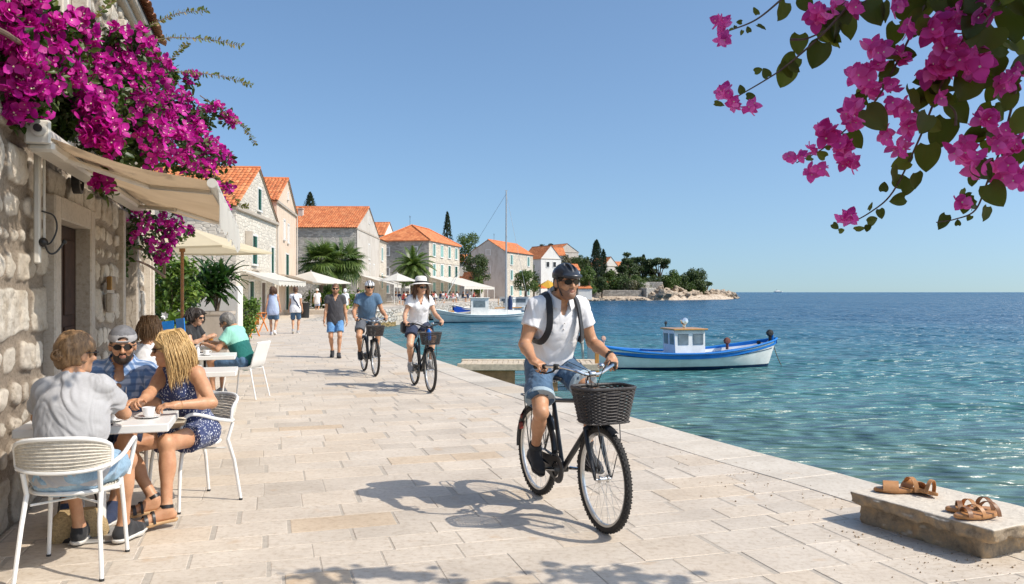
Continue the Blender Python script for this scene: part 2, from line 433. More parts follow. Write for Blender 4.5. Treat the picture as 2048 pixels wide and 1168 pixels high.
def terrain_z(X, Y):
    P = np.stack([np.ravel(X), np.ravel(Y)], 1).astype(float); d = shore_dist(P)
    h = 12.5*np.exp(-((P[:,0]-8)/26)**2-((P[:,1]-292)/44)**2) + 6.5*np.exp(-((P[:,0]-34)/14)**2-((P[:,1]-272)/22)**2) + 9*sst(P[:,0], -22, -70) * sst(P[:,1], 60, 140) + 3.0*np.exp(-((P[:,0]-60)/16)**2-((P[:,1]-282)/18)**2)
    h *= sst(d, 1.0, 22)
    rocky = sst(P[:,0], 38, 46)*sst(P[:,1], 225, 240)
    base = np.where(P[:,1] > 150, .3, 0.0)+rocky*.3
    h += base*sst(d, 0, 2) + rocky*sst(d, 0.0, 1.2)*(1.6*fbm(np.stack([P[:,0]*.25, P[:,1]*.35, P[:,0]*0], 1), 4)-.7)
    h = np.where(P[:,1] < 66, -0.03, h)
    z = np.where(d > 0, np.where(P[:,1] < 200, np.where(d > 3, h, -3.0), h), np.where(P[:,1] < 200, -3.6, np.maximum(-3.5, d*1.2-0.4))); return z.reshape(np.shape(X))
xs = np.concatenate([np.arange(-260,-30,8), np.arange(-30,96,1.6), np.arange(96,120,6)]); ys = np.concatenate([np.arange(-30,60,4), np.arange(60,330,1.8), np.arange(330,420,9)])
gx, gy = np.meshgrid(xs, ys, indexing='ij'); gz = terrain_z(gx, gy)
nx, ny = gx.shape; idx = np.arange(nx*ny).reshape(nx, ny)
Fq = np.stack([idx[:-1,:-1].ravel(), idx[1:,:-1].ravel(), idx[1:,1:].ravel(), idx[:-1,1:].ravel()], 1)
cz = (gz[:-1,:-1]+gz[1:,1:]).ravel()/2; cy = gy[:-1,:-1].ravel()
Fq = Fq[(cz > -3.4) & (cy > 60)]
mt = NT('hill_ground'); g = mt.wcoord(); n1 = mt.noise(g, .35, 5, .65); n2 = mt.noise(g, 3.0, 4)
green = mt.ramp(n2, [(.3,(.045,.06,.02)),(.6,(.11,.12,.05)),(.8,(.28,.24,.15))])
rock = mt.ramp(mt.noise(mt.wcoord((1,1,3)), .9, 6, .7), [(.3,(.20,.14,.09)),(.5,(.50,.40,.30)),(.75,(.66,.57,.46))])
sep = mt.n('SeparateXYZ'); mt.l(g, sep.inputs[0])
mt.color(mt.mix(mt.ramp(mt.math('ADD', mt.math('MULTIPLY', sep.outputs[2], .3), n1), [(.95,(0,0,0)),(1.25,(1,1,1))]), rock, green))
mt.b.inputs['Roughness'].default_value = .9; mt.bump(n2, .8, .3)
struct(link('hill_ground', mesh_np('hill_ground', np.stack([gx.ravel(), gy.ravel(), gz.ravel()], 1), Fq, mt.m, True)))
# town ground sheet (stone paved, behind the promenade)
tg = MB(); tgp = [(x,y) for x,y in SHORE[13:16]]
tg.add([(-90,-12,-.03),(-3.6,-12,-.03),(-3.6,2,-.03),(-3.3,5,-.03),TC(6.3,-.3,-.03),TC(6.3,4.5,-.03)]+[(x,y,-.03) for x,y in edge if y > 14 and y < 48]+[(-9.5,50.3,-.03),(-9.5,54.3,-.03),(-8.9,58,-.03),(-8.0,64,-.03),(-7.7,72,-.03),(-90,72,-.03)], [tuple(range(6+len([1 for p in edge if 14 < p[1] < 48])+6))])
struct(tg.build('town_ground', M_pave))
# cross quay: rubble faced wall of the basin
mq = NT('rubble_quay_stone'); g = mq.wcoord((1,1,1.6)); v_ = mq.voro(g, 2.2, out='Color'); sv = mq.n('SeparateXYZ'); mq.l(v_, sv.inputs[0]); v = mq.ramp(sv.outputs[0], [(0,(.42,.35,.26)),(1,(.74,.68,.58))]); e = mq.voro(g, 2.2, 'DISTANCE_TO_EDGE')
c = mq.mix(.75, (.60,.53,.43), v); c = mq.mix(mq.ramp(e, [(.02,(1,1,1)),(.09,(0,0,0))]), mq.mix(.3, c, mq.noise(g, 12, 5)), (.30,.25,.19))
sp = mq.n('SeparateXYZ'); mq.l(mq.wcoord(), sp.inputs[0]); wet = mq.ramp(mq.math('ADD', sp.outputs[2], mq.math('MULTIPLY', mq.noise(g, 2, 3), .35)), [(0,(1,1,1)),(1,(0,0,0))])
wet2 = mq.math('LESS_THAN', mq.math('ADD', sp.outputs[2], mq.math('MULTIPLY', mq.noise(g, 2, 3), .35)), -.42)
c = mq.mix(wet2, c, (.30,.21,.08)); mq.color(c); mq.b.inputs['Roughness'].default_value = .8; mq.bump(mq.ramp(e, [(0,0),(.12,1)]), 1, .08); M_rubble = mq.m
rub = MB(); rr = [np.array(p, float) for p in [(-8.9,43),(-9.7,50),(-9.5,55.0),(-8.9,58.5),(-7.8,64.5),(-7.5,72),(-6,85),(-3,98),(1,112),(3.5,126),(6.5,150),(9,178),(13,205)]]
for i in range(len(rr)-1):
    a, b = rr[i], rr[i+1]; top = .32 if 2 <= i else 0.0
    if i < 2: top = .015
    t_ = nrm(b-a); n_ = np.array((t_[1],-t_[0])); m_ = (a+b)/2-n_*1.0
    rub.bbox((m_[0],m_[1],(top-1.9)/2), (np.linalg.norm(b-a)+.15, 2.6, top+1.9), ((*t_,0),(*n_,0),(0,0,1)), .05)
struct(rub.build('basin_quay', M_rubble))
# --- water
def build_water():
    ys = [1.0]; 
    while ys[-1] < 9000: ys.append(ys[-1]+max(.10, ys[-1]*.0085 if ys[-1] < 300 else ys[-1]*.03))
    ys = np.array(ys); k = 420; u = np.linspace(-1, 1, k)
    half = np.minimum(ys*.85+14, 9000)
    X = u[None,:]*half[:,None]; Y = np.repeat(ys[:,None], k, 1)
    cell = np.maximum(np.gradient(ys)[:,None], (half[:,None]*2/k)); Z = np.zeros_like(X)
    rg = np.random.default_rng(11)
    for i in range(90):
        lam = 0.28*(1.055**i); ang = R(262)+rg.normal(0, .50); kx, ky = math.cos(ang)*2*PI/lam, math.sin(ang)*2*PI/lam
        amp = .0026*lam**.90*(1.0 if lam < 6 else 0.5)*rg.uniform(.5,1.3)*(.55 if lam < .6 else 1)
        if lam > 14: amp *= .3
        fade = 1-sst(cell*3.0/lam, .8, 1.2); Z += fade*amp*np.sin(kx*X+ky*Y+rg.uniform(0, 6.28)+ .8*np.sin(.13*X+.07*Y*rg.uniform(.5,1.5)))
    calm = .35+.65*sst(X+.5*Y, 3, 16); Z *= calm
    V = np.stack([X.ravel(), Y.ravel(), (Z+WZ).ravel()], 1); a, b = X.shape; idx = np.arange(a*b).reshape(a, b)
    F = np.stack([idx[:-1,:-1].ravel(), idx[:-1,1:].ravel(), idx[1:,1:].ravel(), idx[1:,:-1].ravel()], 1)
    m = NT('sea_water'); g = m.wcoord(); s = m.n('SeparateXYZ'); m.l(g, s.inputs[0])
    # the sea bed falls away from the quay: greener and paler in the shallows
    far = m.math('ADD', m.math('MULTIPLY', s.outputs[0], .5), m.math('MULTIPLY', s.outputs[1], .55))
    far = m.math('ADD', far, m.math('MULTIPLY', m.noise(g, .12, 3), 9.0))
    f = m.math('MULTIPLY', far, 1/60.0, True)
    c = m.ramp(f, [(0.05,(.17,.225,.175)),(.16,(.125,.215,.185)),(.34,(.060,.190,.195)),(.62,(.020,.120,.180)),(1.0,(.014,.085,.165))])
    bed_ = m.noise(m.wcoord((1.2,.5,1)), 1.4, 5, .7, .6); sh = m.ramp(f, [(.03,1.0),(.26,0.0)])
    c = m.mix(m.math('MULTIPLY', sh, .8), c, m.ramp(bed_, [(.35,(.028,.045,.030)),(.6,(.15,.16,.10))]))
    m.color(c); m.set(Roughness=.22, IOR=1.333); m.b.inputs['Specular IOR Level'].default_value = .5
    n1 = m.noise(m.wcoord((.42,1.25,1), .06), 4.2, 5, .62, .3); n2 = m.noise(m.wcoord((.36,1.0,1), .05), .80, 6, .70, .2); n3 = m.noise(m.wcoord((.35,1,1), .04), .05, 7, .78)
    d = m.n('VectorMath', operation='LENGTH'); m.l(g, d.inputs[0])
    w1 = m.ramp(m.math('MULTIPLY', d.outputs['Value'], 1/400.0, True), [(0,(1,1,1)),(.25,(.0,.0,.0))])
    b1 = m.n('Bump'); m.l(n1, b1.inputs['Height']); b1.inputs['Distance'].default_value = .055; m.l(m.math('MULTIPLY', w1, .38), b1.inputs['Strength'])
    b2 = m.n('Bump'); m.l(n2, b2.inputs['Height']); b2.inputs['Distance'].default_value = .50; m.l(m.ramp(m.noise(m.wcoord((.10,.32,1), .05), .35, 3, .6, .5), [(.36,.18),(.62,.50)]), b2.inputs['Strength']); m.l(b1.outputs[0], b2.inputs['Normal'])
    b3 = m.n('Bump'); m.l(n3, b3.inputs['Height']); b3.inputs['Distance'].default_value = 7.0; b3.inputs['Strength'].default_value = .9; m.l(b2.outputs[0], b3.inputs['Normal'])
    m.l(b3.outputs[0], m.b.inputs['Normal'])
    struct(link('sea', mesh_np('sea', V, F, m.m, True)))
build_water()

# ---------------------------------------------------------------- near stone house with the rubble wall
def rubble_field(t, z, seed=2):
    """height of irregular coursed stones, and the stone id"""
    rg = np.random.default_rng(seed); rows = [0.0]
    while rows[-1] < 6: rows.append(rows[-1]+rg.choice([.15,.20,.26,.33,.40]))
    rows = np.array(rows); P = np.stack([t*2.2, z*2.2, t*0+3.3], -1)
    tw = t+.11*(fbm(P, 3)-.45)*2; zw = z+.10*(fbm(P+31, 3)-.45)*2
    r = np.clip(np.searchsorted(rows, zw)-1, 0, len(rows)-2); hh = rows[r+1]-rows[r]; ez = np.minimum(zw-rows[r], rows[r+1]-zw)
    et = np.zeros_like(t); sid = np.zeros_like(t)
    for k in range(len(rows)-1):
        msk = r == k
        if not msk.any(): continue
        h = rows[k+1]-rows[k]; e = [-6.0]
        while e[-1] < 12: e.append(e[-1]+h*rg.uniform(.9, 2.1))
        e = np.array(e); x = tw[msk]; j = np.clip(np.searchsorted(e, x)-1, 0, len(e)-2); et[msk] = np.minimum(x-e[j], e[j+1]-x); sid[msk] = (k*57.3+j*13.7) % 1.0
    d = -.028*np.log(np.exp(-ez/.028)+np.exp(-et/.028))        # smooth minimum: rounded corners
    d = np.clip(d-.020, 0, None); prof = 1-np.exp(-(d/.017)**2.0)
    rnd = np.modf(np.sin(sid*999.7)*4375.5)[0]; hmax = .026+.030*rnd
    rough = fbm(np.stack([t*14, z*14, sid*50], -1), 4)-.45; fine = fbm(np.stack([t*45, z*45, sid*50], -1), 2)-.35
    chip = np.clip(vnoise(np.stack([t*9, z*9, sid*31+4], -1))-.62, 0, 1)
    rid = np.abs(fbm(np.stack([t*8+sid*9, z*8, sid*50+9], -1), 3)-.44); return prof*(hmax*.5+.016)+rough*(.018*prof+.012)-np.clip(.05-rid, 0, 1)*.20*prof+fine*.010-chip*.035*prof, prof, rnd
mw = NT('rubble_wall_stone'); g = mw.coord()
at = mw.n('Attribute', attribute_name='stone'); sp = mw.n('SeparateXYZ'); mw.l(at.outputs['Vector'], sp.inputs[0])
sc = mw.ramp(sp.outputs[1], [(0,(.56,.49,.40)),(.35,(.72,.645,.54)),(.7,(.64,.56,.46)),(1,(.78,.73,.64))])
n1 = mw.noise(g, 5, 6, .7); n2 = mw.noise(g, 40, 5, .7); n3 = mw.noise(g, 1.6, 4)
sc = mw.mix(.7, sc, mw.ramp(n1, [(.32,(.60,.54,.46)),(.52,(1,1,1)),(.7,(1.12,1.12,1.1))]), 'MULTIPLY')
sc = mw.mix(mw.ramp(n3, [(.55,0.0),(.68,.35)]), sc, (.52,.37,.22))
mo = mw.ramp(n2, [(.3,(.22,.17,.12)),(.7,(.38,.31,.24))])
c = mw.mix(mw.ramp(sp.outputs[0], [(.40,(0,0,0)),(.85,(1,1,1))]), mo, sc)
c = mw.mix(.6, c, mw.ramp(n2, [(.28,(.62,.57,.5)),(.45,(1,1,1))]), 'MULTIPLY')
mw.color(c); mw.b.inputs['Roughness'].default_value = .88; mw.bump(mw.math('ADD', n2, mw.noise(g, 95, 4, .75)), 1.0, .012); M_wall = mw.m
M_frame = limestone('dressed_limestone', (.58,.52,.44), .06, False)
M_frame_old = limestone('old_dressed_stone', (.47,.41,.34), .08, False)
M_wood_dark = mat('dark_brown_wood', (.034,.013,.006), .9, .35, 14, bump=.3, bscale=50)
M_black = mat('black_iron', (.015,.014,.013), .45, .2, 20, bump=.2)
M_glassdark = mat('dark_window_glass', (.02,.03,.045), .08, .3, 3)
M_whitepaint = mat('white_painted_wood', (.72,.70,.66), .45, .06, 9, bump=.15)

house = empty('stone_house', TC(0,0), WALL_RZ, 'old rubble stone house beside the cafe tables with dark brown door under the awning', 'house')
# local axes: +X runs along the wall (t), +Y points into the house, so the wall front is at y<=0
openings = [(1.19,2.28,-.1,2.12),(4.11,4.93,-.1,2.35),(1.39,2.14,3.60,4.55),(4.2,4.75,3.7,4.5)]
def build_wallgrid():
    h = .0145; tt = np.arange(-2.6, 6.3+h, h); zz = np.arange(-.05, 4.95, h); T, Z = np.meshgrid(tt, zz, indexing='ij')
    H, prof, rnd = rubble_field(T, Z)
    Yv = -H; nt_, nz = T.shape; idx = np.arange(nt_*nz).reshape(nt_, nz)
    F = np.stack([idx[:-1,:-1].ravel(), idx[1:,:-1].ravel(), idx[1:,1:].ravel(), idx[:-1,1:].ravel()], 1)
    ct = (T[:-1,:-1]+h/2).ravel(); cz = (Z[:-1,:-1]+h/2).ravel(); keep = np.ones(len(F), bool)
    for a, b, c_, d in openings: keep &= ~((ct > a) & (ct < b) & (cz > c_) & (cz < d))
    me = mesh_np('wall', np.stack([T.ravel(), Yv.ravel(), Z.ravel()], 1), F[keep], M_wall, True)
    at = me.attributes.new('stone', 'FLOAT_VECTOR', 'POINT'); at.data.foreach_set('vector', np.stack([prof.ravel(), np.abs(rnd).ravel(), Z.ravel()*0], 1).astype(np.float32).ravel())
    link('wall', me, house)
build_wallgrid()
hb = MB()                                             # remaining shell of the house
hb.box(-2.6,6.27,.55,7,0,4.93); hb.box(6.275,6.33,.02,7,0,4.93)
for a,b,c_,d in openings: pass
hb.build('rear_wall', M_frame_old, house)
def surround(name, a, b, z0, z1, wdt, dep, m, rev, sill=False, par=house):
    s = MB(); y0 = -.085
    s.bbox(((a-wdt/2), y0+dep/2, (z0+z1+wdt)/2), (wdt, dep, z1-z0+wdt), None, .012)
    s.bbox(((b+wdt/2), y0+dep/2, (z0+z1+wdt)/2), (wdt, dep, z1-z0+wdt), None, .012)
    s.bbox(((a+b)/2, y0+dep/2+.002, z1+wdt/2), (b-a-.004, dep, wdt), None, .008)
    if sill: s.bbox(((a+b)/2, y0+dep/2-.03, z0-.05), (b-a+wdt*2, dep+.06, .10), None, .012)
    # reveals
    s.box(a-.03,a,y0+dep,rev+.1,z0,z1); s.box(b,b+.03,y0+dep,rev+.1,z0,z1); s.box(a-.03,b+.03,y0+dep,rev+.1,z1,z1+.03)
    return s.build(name, m, par)
surround('door_frame', 1.19, 2.28, 0, 2.12, .18, .14, M_frame_old, .05)
surround('door_frame', 4.11, 4.93, 0, 2.35, .12, .14, M_frame_old, .05)
surround('window_frame', 1.39, 2.14, 3.60, 4.55, .14, .14, M_frame, .12, True)
surround('window_frame', 4.2, 4.75, 3.7, 4.5, .12, .14, M_frame, .12, True)
def panel_door(a, b, z1, y, m, par):
    s = MB(); n = 2; wd = (b-a)/n
    for i in range(n):
        x0 = a+i*wd; s.bbox((x0+wd/2, y, z1/2), (wd-.008, .05, z1-.01), None, .006)
        for z0, zz in ((.15,.72),(.82,1.25),(1.35,z1-.12)):
            s.bbox((x0+wd/2, y-.03, (z0+zz)/2), (wd-.18, .018, zz-z0), None, .015)
    d = s.build('door', m, par); k = MB(); k.tube([(a+wd+.04,y-.03,1.05),(a+wd+.04,y-.09,1.05),(a+wd+.14,y-.09,1.05)], .009, 6); k.build('door_handle', M_black, d); return d
panel_door(1.19, 2.28, 2.12, .07, M_wood_dark, house)
M_greydoor = mat('grey_painted_door', (.16,.165,.17), .5, .15, 8, bump=.2)
panel_door(4.11, 4.93, 2.35, .07, M_greydoor, house)
for a,b,c_,d in openings[2:]:
    s = MB(); s.box(a+.05,b-.05,.10,.115,c_+.05,d-.05); pane = s.build('pane', M_glassdark, house)
    s = MB(); md = (a+b)/2
    for x in (a+.025, md, b-.025): s.bbox((x,.085,(c_+d)/2),(.05,.04,d-c_),None,.005)
    for z in (c_+.025,(c_+d)/2,d-.025): s.bbox((md,.09,z),(b-a,.035,.05),None,.005)
    s.build('window_sash', M_whitepaint, house)
s = MB(); s.bbox((6.14,-.05,1.5),(.32,.12,3.0),None,.02); s.bbox((6.02,-.11,1.25),(.06,.05,2.5),None,.01); s.build('corner_pilaster', M_frame, house)
s = MB(); s.bbox((1.85,-.06,4.93),(9.0,.20,.10),None,.02); s.bbox((1.85,-.03,4.83),(9.0,.12,.09),None,.02); s.build('cornice', M_frame_old, house)
# terracotta eaves
def tile_mat(name, a, b, c):
    m = NT(name); r = m.island(); g = m.coord(); n = m.noise(g, 1.6, 4, .7); n2 = m.noise(g, 22, 4)
    col = m.ramp(r, [(0,a),(.5,b),(1,c)]); col = m.mix(.8, col, m.ramp(n, [(.3,(.62,.60,.58)),(.6,(1.08,1.05,1.0))]), 'MULTIPLY'); col = m.mix(.4, col, m.ramp(n2, [(.3,(.7,.66,.62)),(.55,(1,1,1))]), 'MULTIPLY')
    m.color(col); m.b.inputs['Roughness'].default_value = .8; return m.m
M_tile = tile_mat('terracotta_tiles', (.52,.155,.055), (.66,.21,.075), (.74,.29,.12))
M_tile_old = tile_mat('old_terracotta_tiles', (.28,.12,.07), (.38,.18,.10), (.45,.25,.16))
def tiled_slope(V, F, p0, ex, es, L, D, tw=.22, tr=.38, seg=3, rise=.055):
    """barrel tiles: every tile its own curved piece; p0 eave corner, ex along the eave, es up the slope"""
    ex = np.array(nrm(ex)); es = np.array(nrm(es)); up = nrm(np.cross(ex, es)); p0 = np.array(p0, float)
    if up[2] < 0: up = -up
    nx = max(1, int(round(L/tw))); ny = max(1, int(round(D/tr))); tw = L/nx; tr = D/ny; rg = np.random.default_rng(int(abs(p0[0]*7+L*13)) % 9999)
    a = np.linspace(0, PI, seg+1); cx = (1-np.cos(a))/2*tw*1.08; cz = np.sin(a)*rise
    I, J = np.meshgrid(np.arange(nx), np.arange(ny), indexing='ij'); I = I.ravel(); J = J.ravel(); n = len(I)
    j = rg.normal(0, .006, n)
    def row(s, lift): 
        q = p0+ex*(I[:,None,None]*tw+cx[None,:,None]-tw*.04)+es*((J*tr+s+j)[:,None,None])+up*((cz[None,:,None]+lift)); return q
    bot = row(-.03, .022); top = row(tr*1.02, .0)
    base = len(V[0]) if V[0] is not None else 0
    P = np.concatenate([bot, top], 1).reshape(-1, 3); k = 2*(seg+1); o = np.arange(n)*k
    Fs = [np.stack([o+i, o+i+1, o+seg+2+i, o+seg+1+i], 1) for i in range(seg)]
    Fn = np.concatenate(Fs)+base
    V[0] = P if V[0] is None else np.concatenate([V[0], P]); F.append(Fn)
def roof_mesh(name, slopes, m, parent, under=None, seg=3, tw=.22, tr=.38, rise=.055):
    V = [None]; F = []
    for sl in slopes: tiled_slope(V, F, *sl, tw=tw, tr=tr, seg=seg, rise=rise)
    me = mesh_np(name, V[0], np.concatenate(F), m, True); return link(name, me, parent)
ro = roof_mesh('roof', [((-2.7,-.20,5.00),(1,0,0),(0,.88,.47),9.08,4.2)], M_tile_old, house, seg=5)
s = MB(); s.add([(-2.7,-.17,4.985),(6.36,-.17,4.985),(6.36,3.5,6.94),(-2.7,3.5,6.94),(6.36,7,4.95),(-2.7,7,4.95)], [(0,1,2,3),(3,2,4,5)]); s.build('roof_deck', M_wood_dark, house)
# small wall fittings of the near house
e = MB(); cx_, cz_ = 1.66, 2.47
e.lathe([(.10,-.03),(.10,.03),(.075,.035),(.075,-.03)], (cx_,-.10,cz_), (0,-1,0), 20); e.build('vent_rim', M_black, house)
e = MB()
for k in range(6):
    a = k*PI/3; e.tube([(cx_,-.11,cz_),(cx_+.07*math.cos(a),-.11,cz_+.07*math.sin(a))], .008, 5)
e.lathe([(.035,0),(.042,.008),(.049,0)], (cx_,-.105,cz_), (0,-1,0), 14); e.lathe([(0,0),(.074,0)], (cx_,-.095,cz_), (0,-1,0), 18); e.build('vent_grille', M_frame_old, house)
e = MB(); e.bbox((3.2,-.09,1.64),(.22,.05,.14),None,.008); tag(e.build('brass_plaque', mat('dull_brass', (.30,.16,.05), .35, .3, 12, .6)), 'small brown metal plaque fixed on rubble wall between two doors', 'plaque')
bpy.data.objects['brass_plaque'].location = TC(0,0); bpy.data.objects['brass_plaque'].rotation_euler = (0,0,WALL_RZ)
e = MB(); e.bbox((3.2,-.09,1.44),(.20,.07,.20),None,.015); o = e.build('letter_box', M_frame_old); o.location = TC(0,0); o.rotation_euler = (0,0,WALL_RZ)
tag(o, 'pale stone coloured box on rubble wall right under the brown plaque', 'letter box')
# ================================================================ PEOPLE
def skin_mat(name, base):
    m = NT(name); co = m.coord(); n = m.noise(co, 9, 4, .6); n2 = m.noise(co, 70, 3)
    c = m.ramp(n, [(.3, tuple(x*k for x, k in zip(base, (.80,.70,.64)))), (.55, base), (.8, tuple(min(1, x*1.1) for x in base))])
    c = m.mix(.25, c, m.ramp(n2, [(.35,(.85,.76,.72)),(.6,(1,1,1))]), 'MULTIPLY')
    m.color(c); m.set(Roughness=.48); m.b.inputs['Subsurface Weight'].default_value = .12; m.b.inputs['Subsurface Radius'].default_value = (.012,.005,.003)
    m.bump(n2, .15, .002); return m.m
SK_TAN = skin_mat('tanned_skin', (.56,.30,.17)); SK_FAIR = skin_mat('fair_skin', (.62,.36,.23)); SK_DARK = skin_mat('deep_tan_skin', (.42,.20,.11))
M_lip = mat('lips', (.38,.17,.12), .45, .1); M_lens = mat('dark_lens', (.012,.010,.010), .06, .2, 3)
def cloth(name, base, rough=.85, fold=.5, var=.07, pattern=None, scale=40):
    m = NT(name); co = m.coord(); n = m.noise(co, 5, 3, .5); wv = m.noise(m.coord(scale=(1,1,1)), 300, 2)
    c = m.ramp(n, [(.3, tuple(x*(1-var) for x in base)), (.7, tuple(min(1, x*(1+var)) for x in base))])
    if pattern == 'dots':
        v = m.voro(m.coord(scale=(1,1,.6)), scale, 'F1'); c = m.mix(m.ramp(v, [(.26,1.0),(.34,0.0)]), c, (.66,.68,.74))
    if pattern == 'plaid':
        w1 = m.n('TexWave', wave_type='BANDS', bands_direction='X'); m.l(co, w1.inputs[0]); w1.inputs['Scale'].default_value = 9; w1.inputs['Distortion'].default_value = 1.2; w1.inputs['Detail'].default_value = 3
        w2 = m.n('TexWave', wave_type='BANDS', bands_direction='Z'); m.l(co, w2.inputs[0]); w2.inputs['Scale'].default_value = 6.5; w2.inputs['Distortion'].default_value = .8
        c = m.mix(m.ramp(w1.outputs['Fac'], [(.45,0.0),(.75,.75)]), c, (.50,.58,.72)); c = m.mix(m.ramp(w2.outputs['Fac'], [(.6,0.0),(.85,.5)]), c, (.05,.10,.22))
    if pattern == 'denim':
        d = m.noise(m.coord(scale=(1,1,.25)), 220, 3, .8); c = m.mix(.7, c, m.ramp(d, [(.3,(.7,.72,.78)),(.7,(1.3,1.3,1.25))]), 'MULTIPLY')
        b = m.noise(co, 7, 4, .6); c = m.mix(m.ramp(b, [(.5,0.0),(.75,.45)]), c, tuple(min(1, x*2.2+.05) for x in base))
    if pattern == 'heather':
        d = m.noise(m.coord(scale=(1,1,2.5)), 60, 4, .8); c = m.mix(.35, c, m.ramp(d, [(.3,(.82,.82,.84)),(.7,(1.1,1.1,1.1))]), 'MULTIPLY')
    m.color(c); m.set(Roughness=rough); m.b.inputs['Sheen Weight'].default_value = .15
    f = m.noise(m.coord(scale=(1,1,.55)), 6.5, 2, .45, 1.2); h = m.math('ADD', m.math('MULTIPLY', f, 1.0), m.math('MULTIPLY', wv, .03))
    m.bump(h, fold*.7, .05); return m.m
def hair_mat(name, a, b, sc=90):
    m = NT(name); co = m.coord(scale=(1,1,.22)); n = m.noise(co, sc, 4, .7, .6); r = m.island()
    c = m.ramp(n, [(.3,a),(.7,b)]); c = m.mix(.5, c, m.ramp(r, [(0,(.85,.83,.80)),(1,(1.12,1.10,1.06))]), 'MULTIPLY')
    m.color(c); m.set(Roughness=.5); m.bump(n, .5, .006); return m.m
H_blonde = hair_mat('blonde_hair', (.42,.25,.09), (.78,.55,.26)); H_lbrown = hair_mat('light_brown_hair', (.12,.062,.028), (.36,.21,.095))
H_dark = hair_mat('dark_hair', (.012,.008,.006), (.04,.025,.017)); H_brown = hair_mat('brown_hair', (.05,.022,.010), (.14,.065,.03)); H_grey = hair_mat('grey_hair', (.06,.055,.05), (.30,.28,.26))
CL_white = cloth('white_cotton', (.80,.79,.80)); CL_grey = cloth('heather_grey_jersey', (.43,.42,.42), pattern='heather', fold=.7); CL_plaid = cloth('blue_striped_shirt', (.13,.23,.43), pattern='plaid')
CL_dots = cloth('navy_print_fabric', (.030,.045,.13), pattern='dots', scale=85); CL_denim = cloth('blue_denim', (.055,.115,.20), pattern='denim', fold=.8); CL_ldenim = cloth('light_denim', (.25,.37,.48), pattern='denim', fold=.8)
CL_black = cloth('black_cotton', (.016,.016,.018)); CL_char = cloth('charcoal_jersey', (.055,.052,.058)); CL_steel = cloth('steel_blue_jersey', (.085,.16,.26)); CL_navy = cloth('navy_cotton', (.02,.032,.075)); CL_gshort = cloth('grey_shorts_cloth', (.10,.11,.13))
CL_lblue = cloth('pale_blue_cotton', (.40,.47,.64)); CL_bdenim = cloth('bright_blue_denim', (.10,.24,.46), pattern='denim', fold=.8); CL_cuff = cloth('frayed_denim_cuff', (.35,.45,.52)); CL_mint = cloth('mint_cotton', (.27,.58,.47)); CL_teal = cloth('dark_teal_cotton', (.006,.13,.115)); CL_red = cloth('red_cotton', (.5,.05,.04)); CL_pink = cloth('pink_cotton', (.75,.32,.34))
M_sole = mat('white_rubber_sole', (.66,.63,.58), .6, .1); M_shoeblk = cloth('black_canvas', (.02,.02,.022)); M_shoegrey = cloth('grey_mesh_shoe', (.34,.33,.32)); M_leather = mat('black_leather', (.018,.016,.016), .4, .3, 20, bump=.3)
M_cork = mat('tan_cork_sole', (.48,.30,.15), .7, .15, 30, bump=.2)

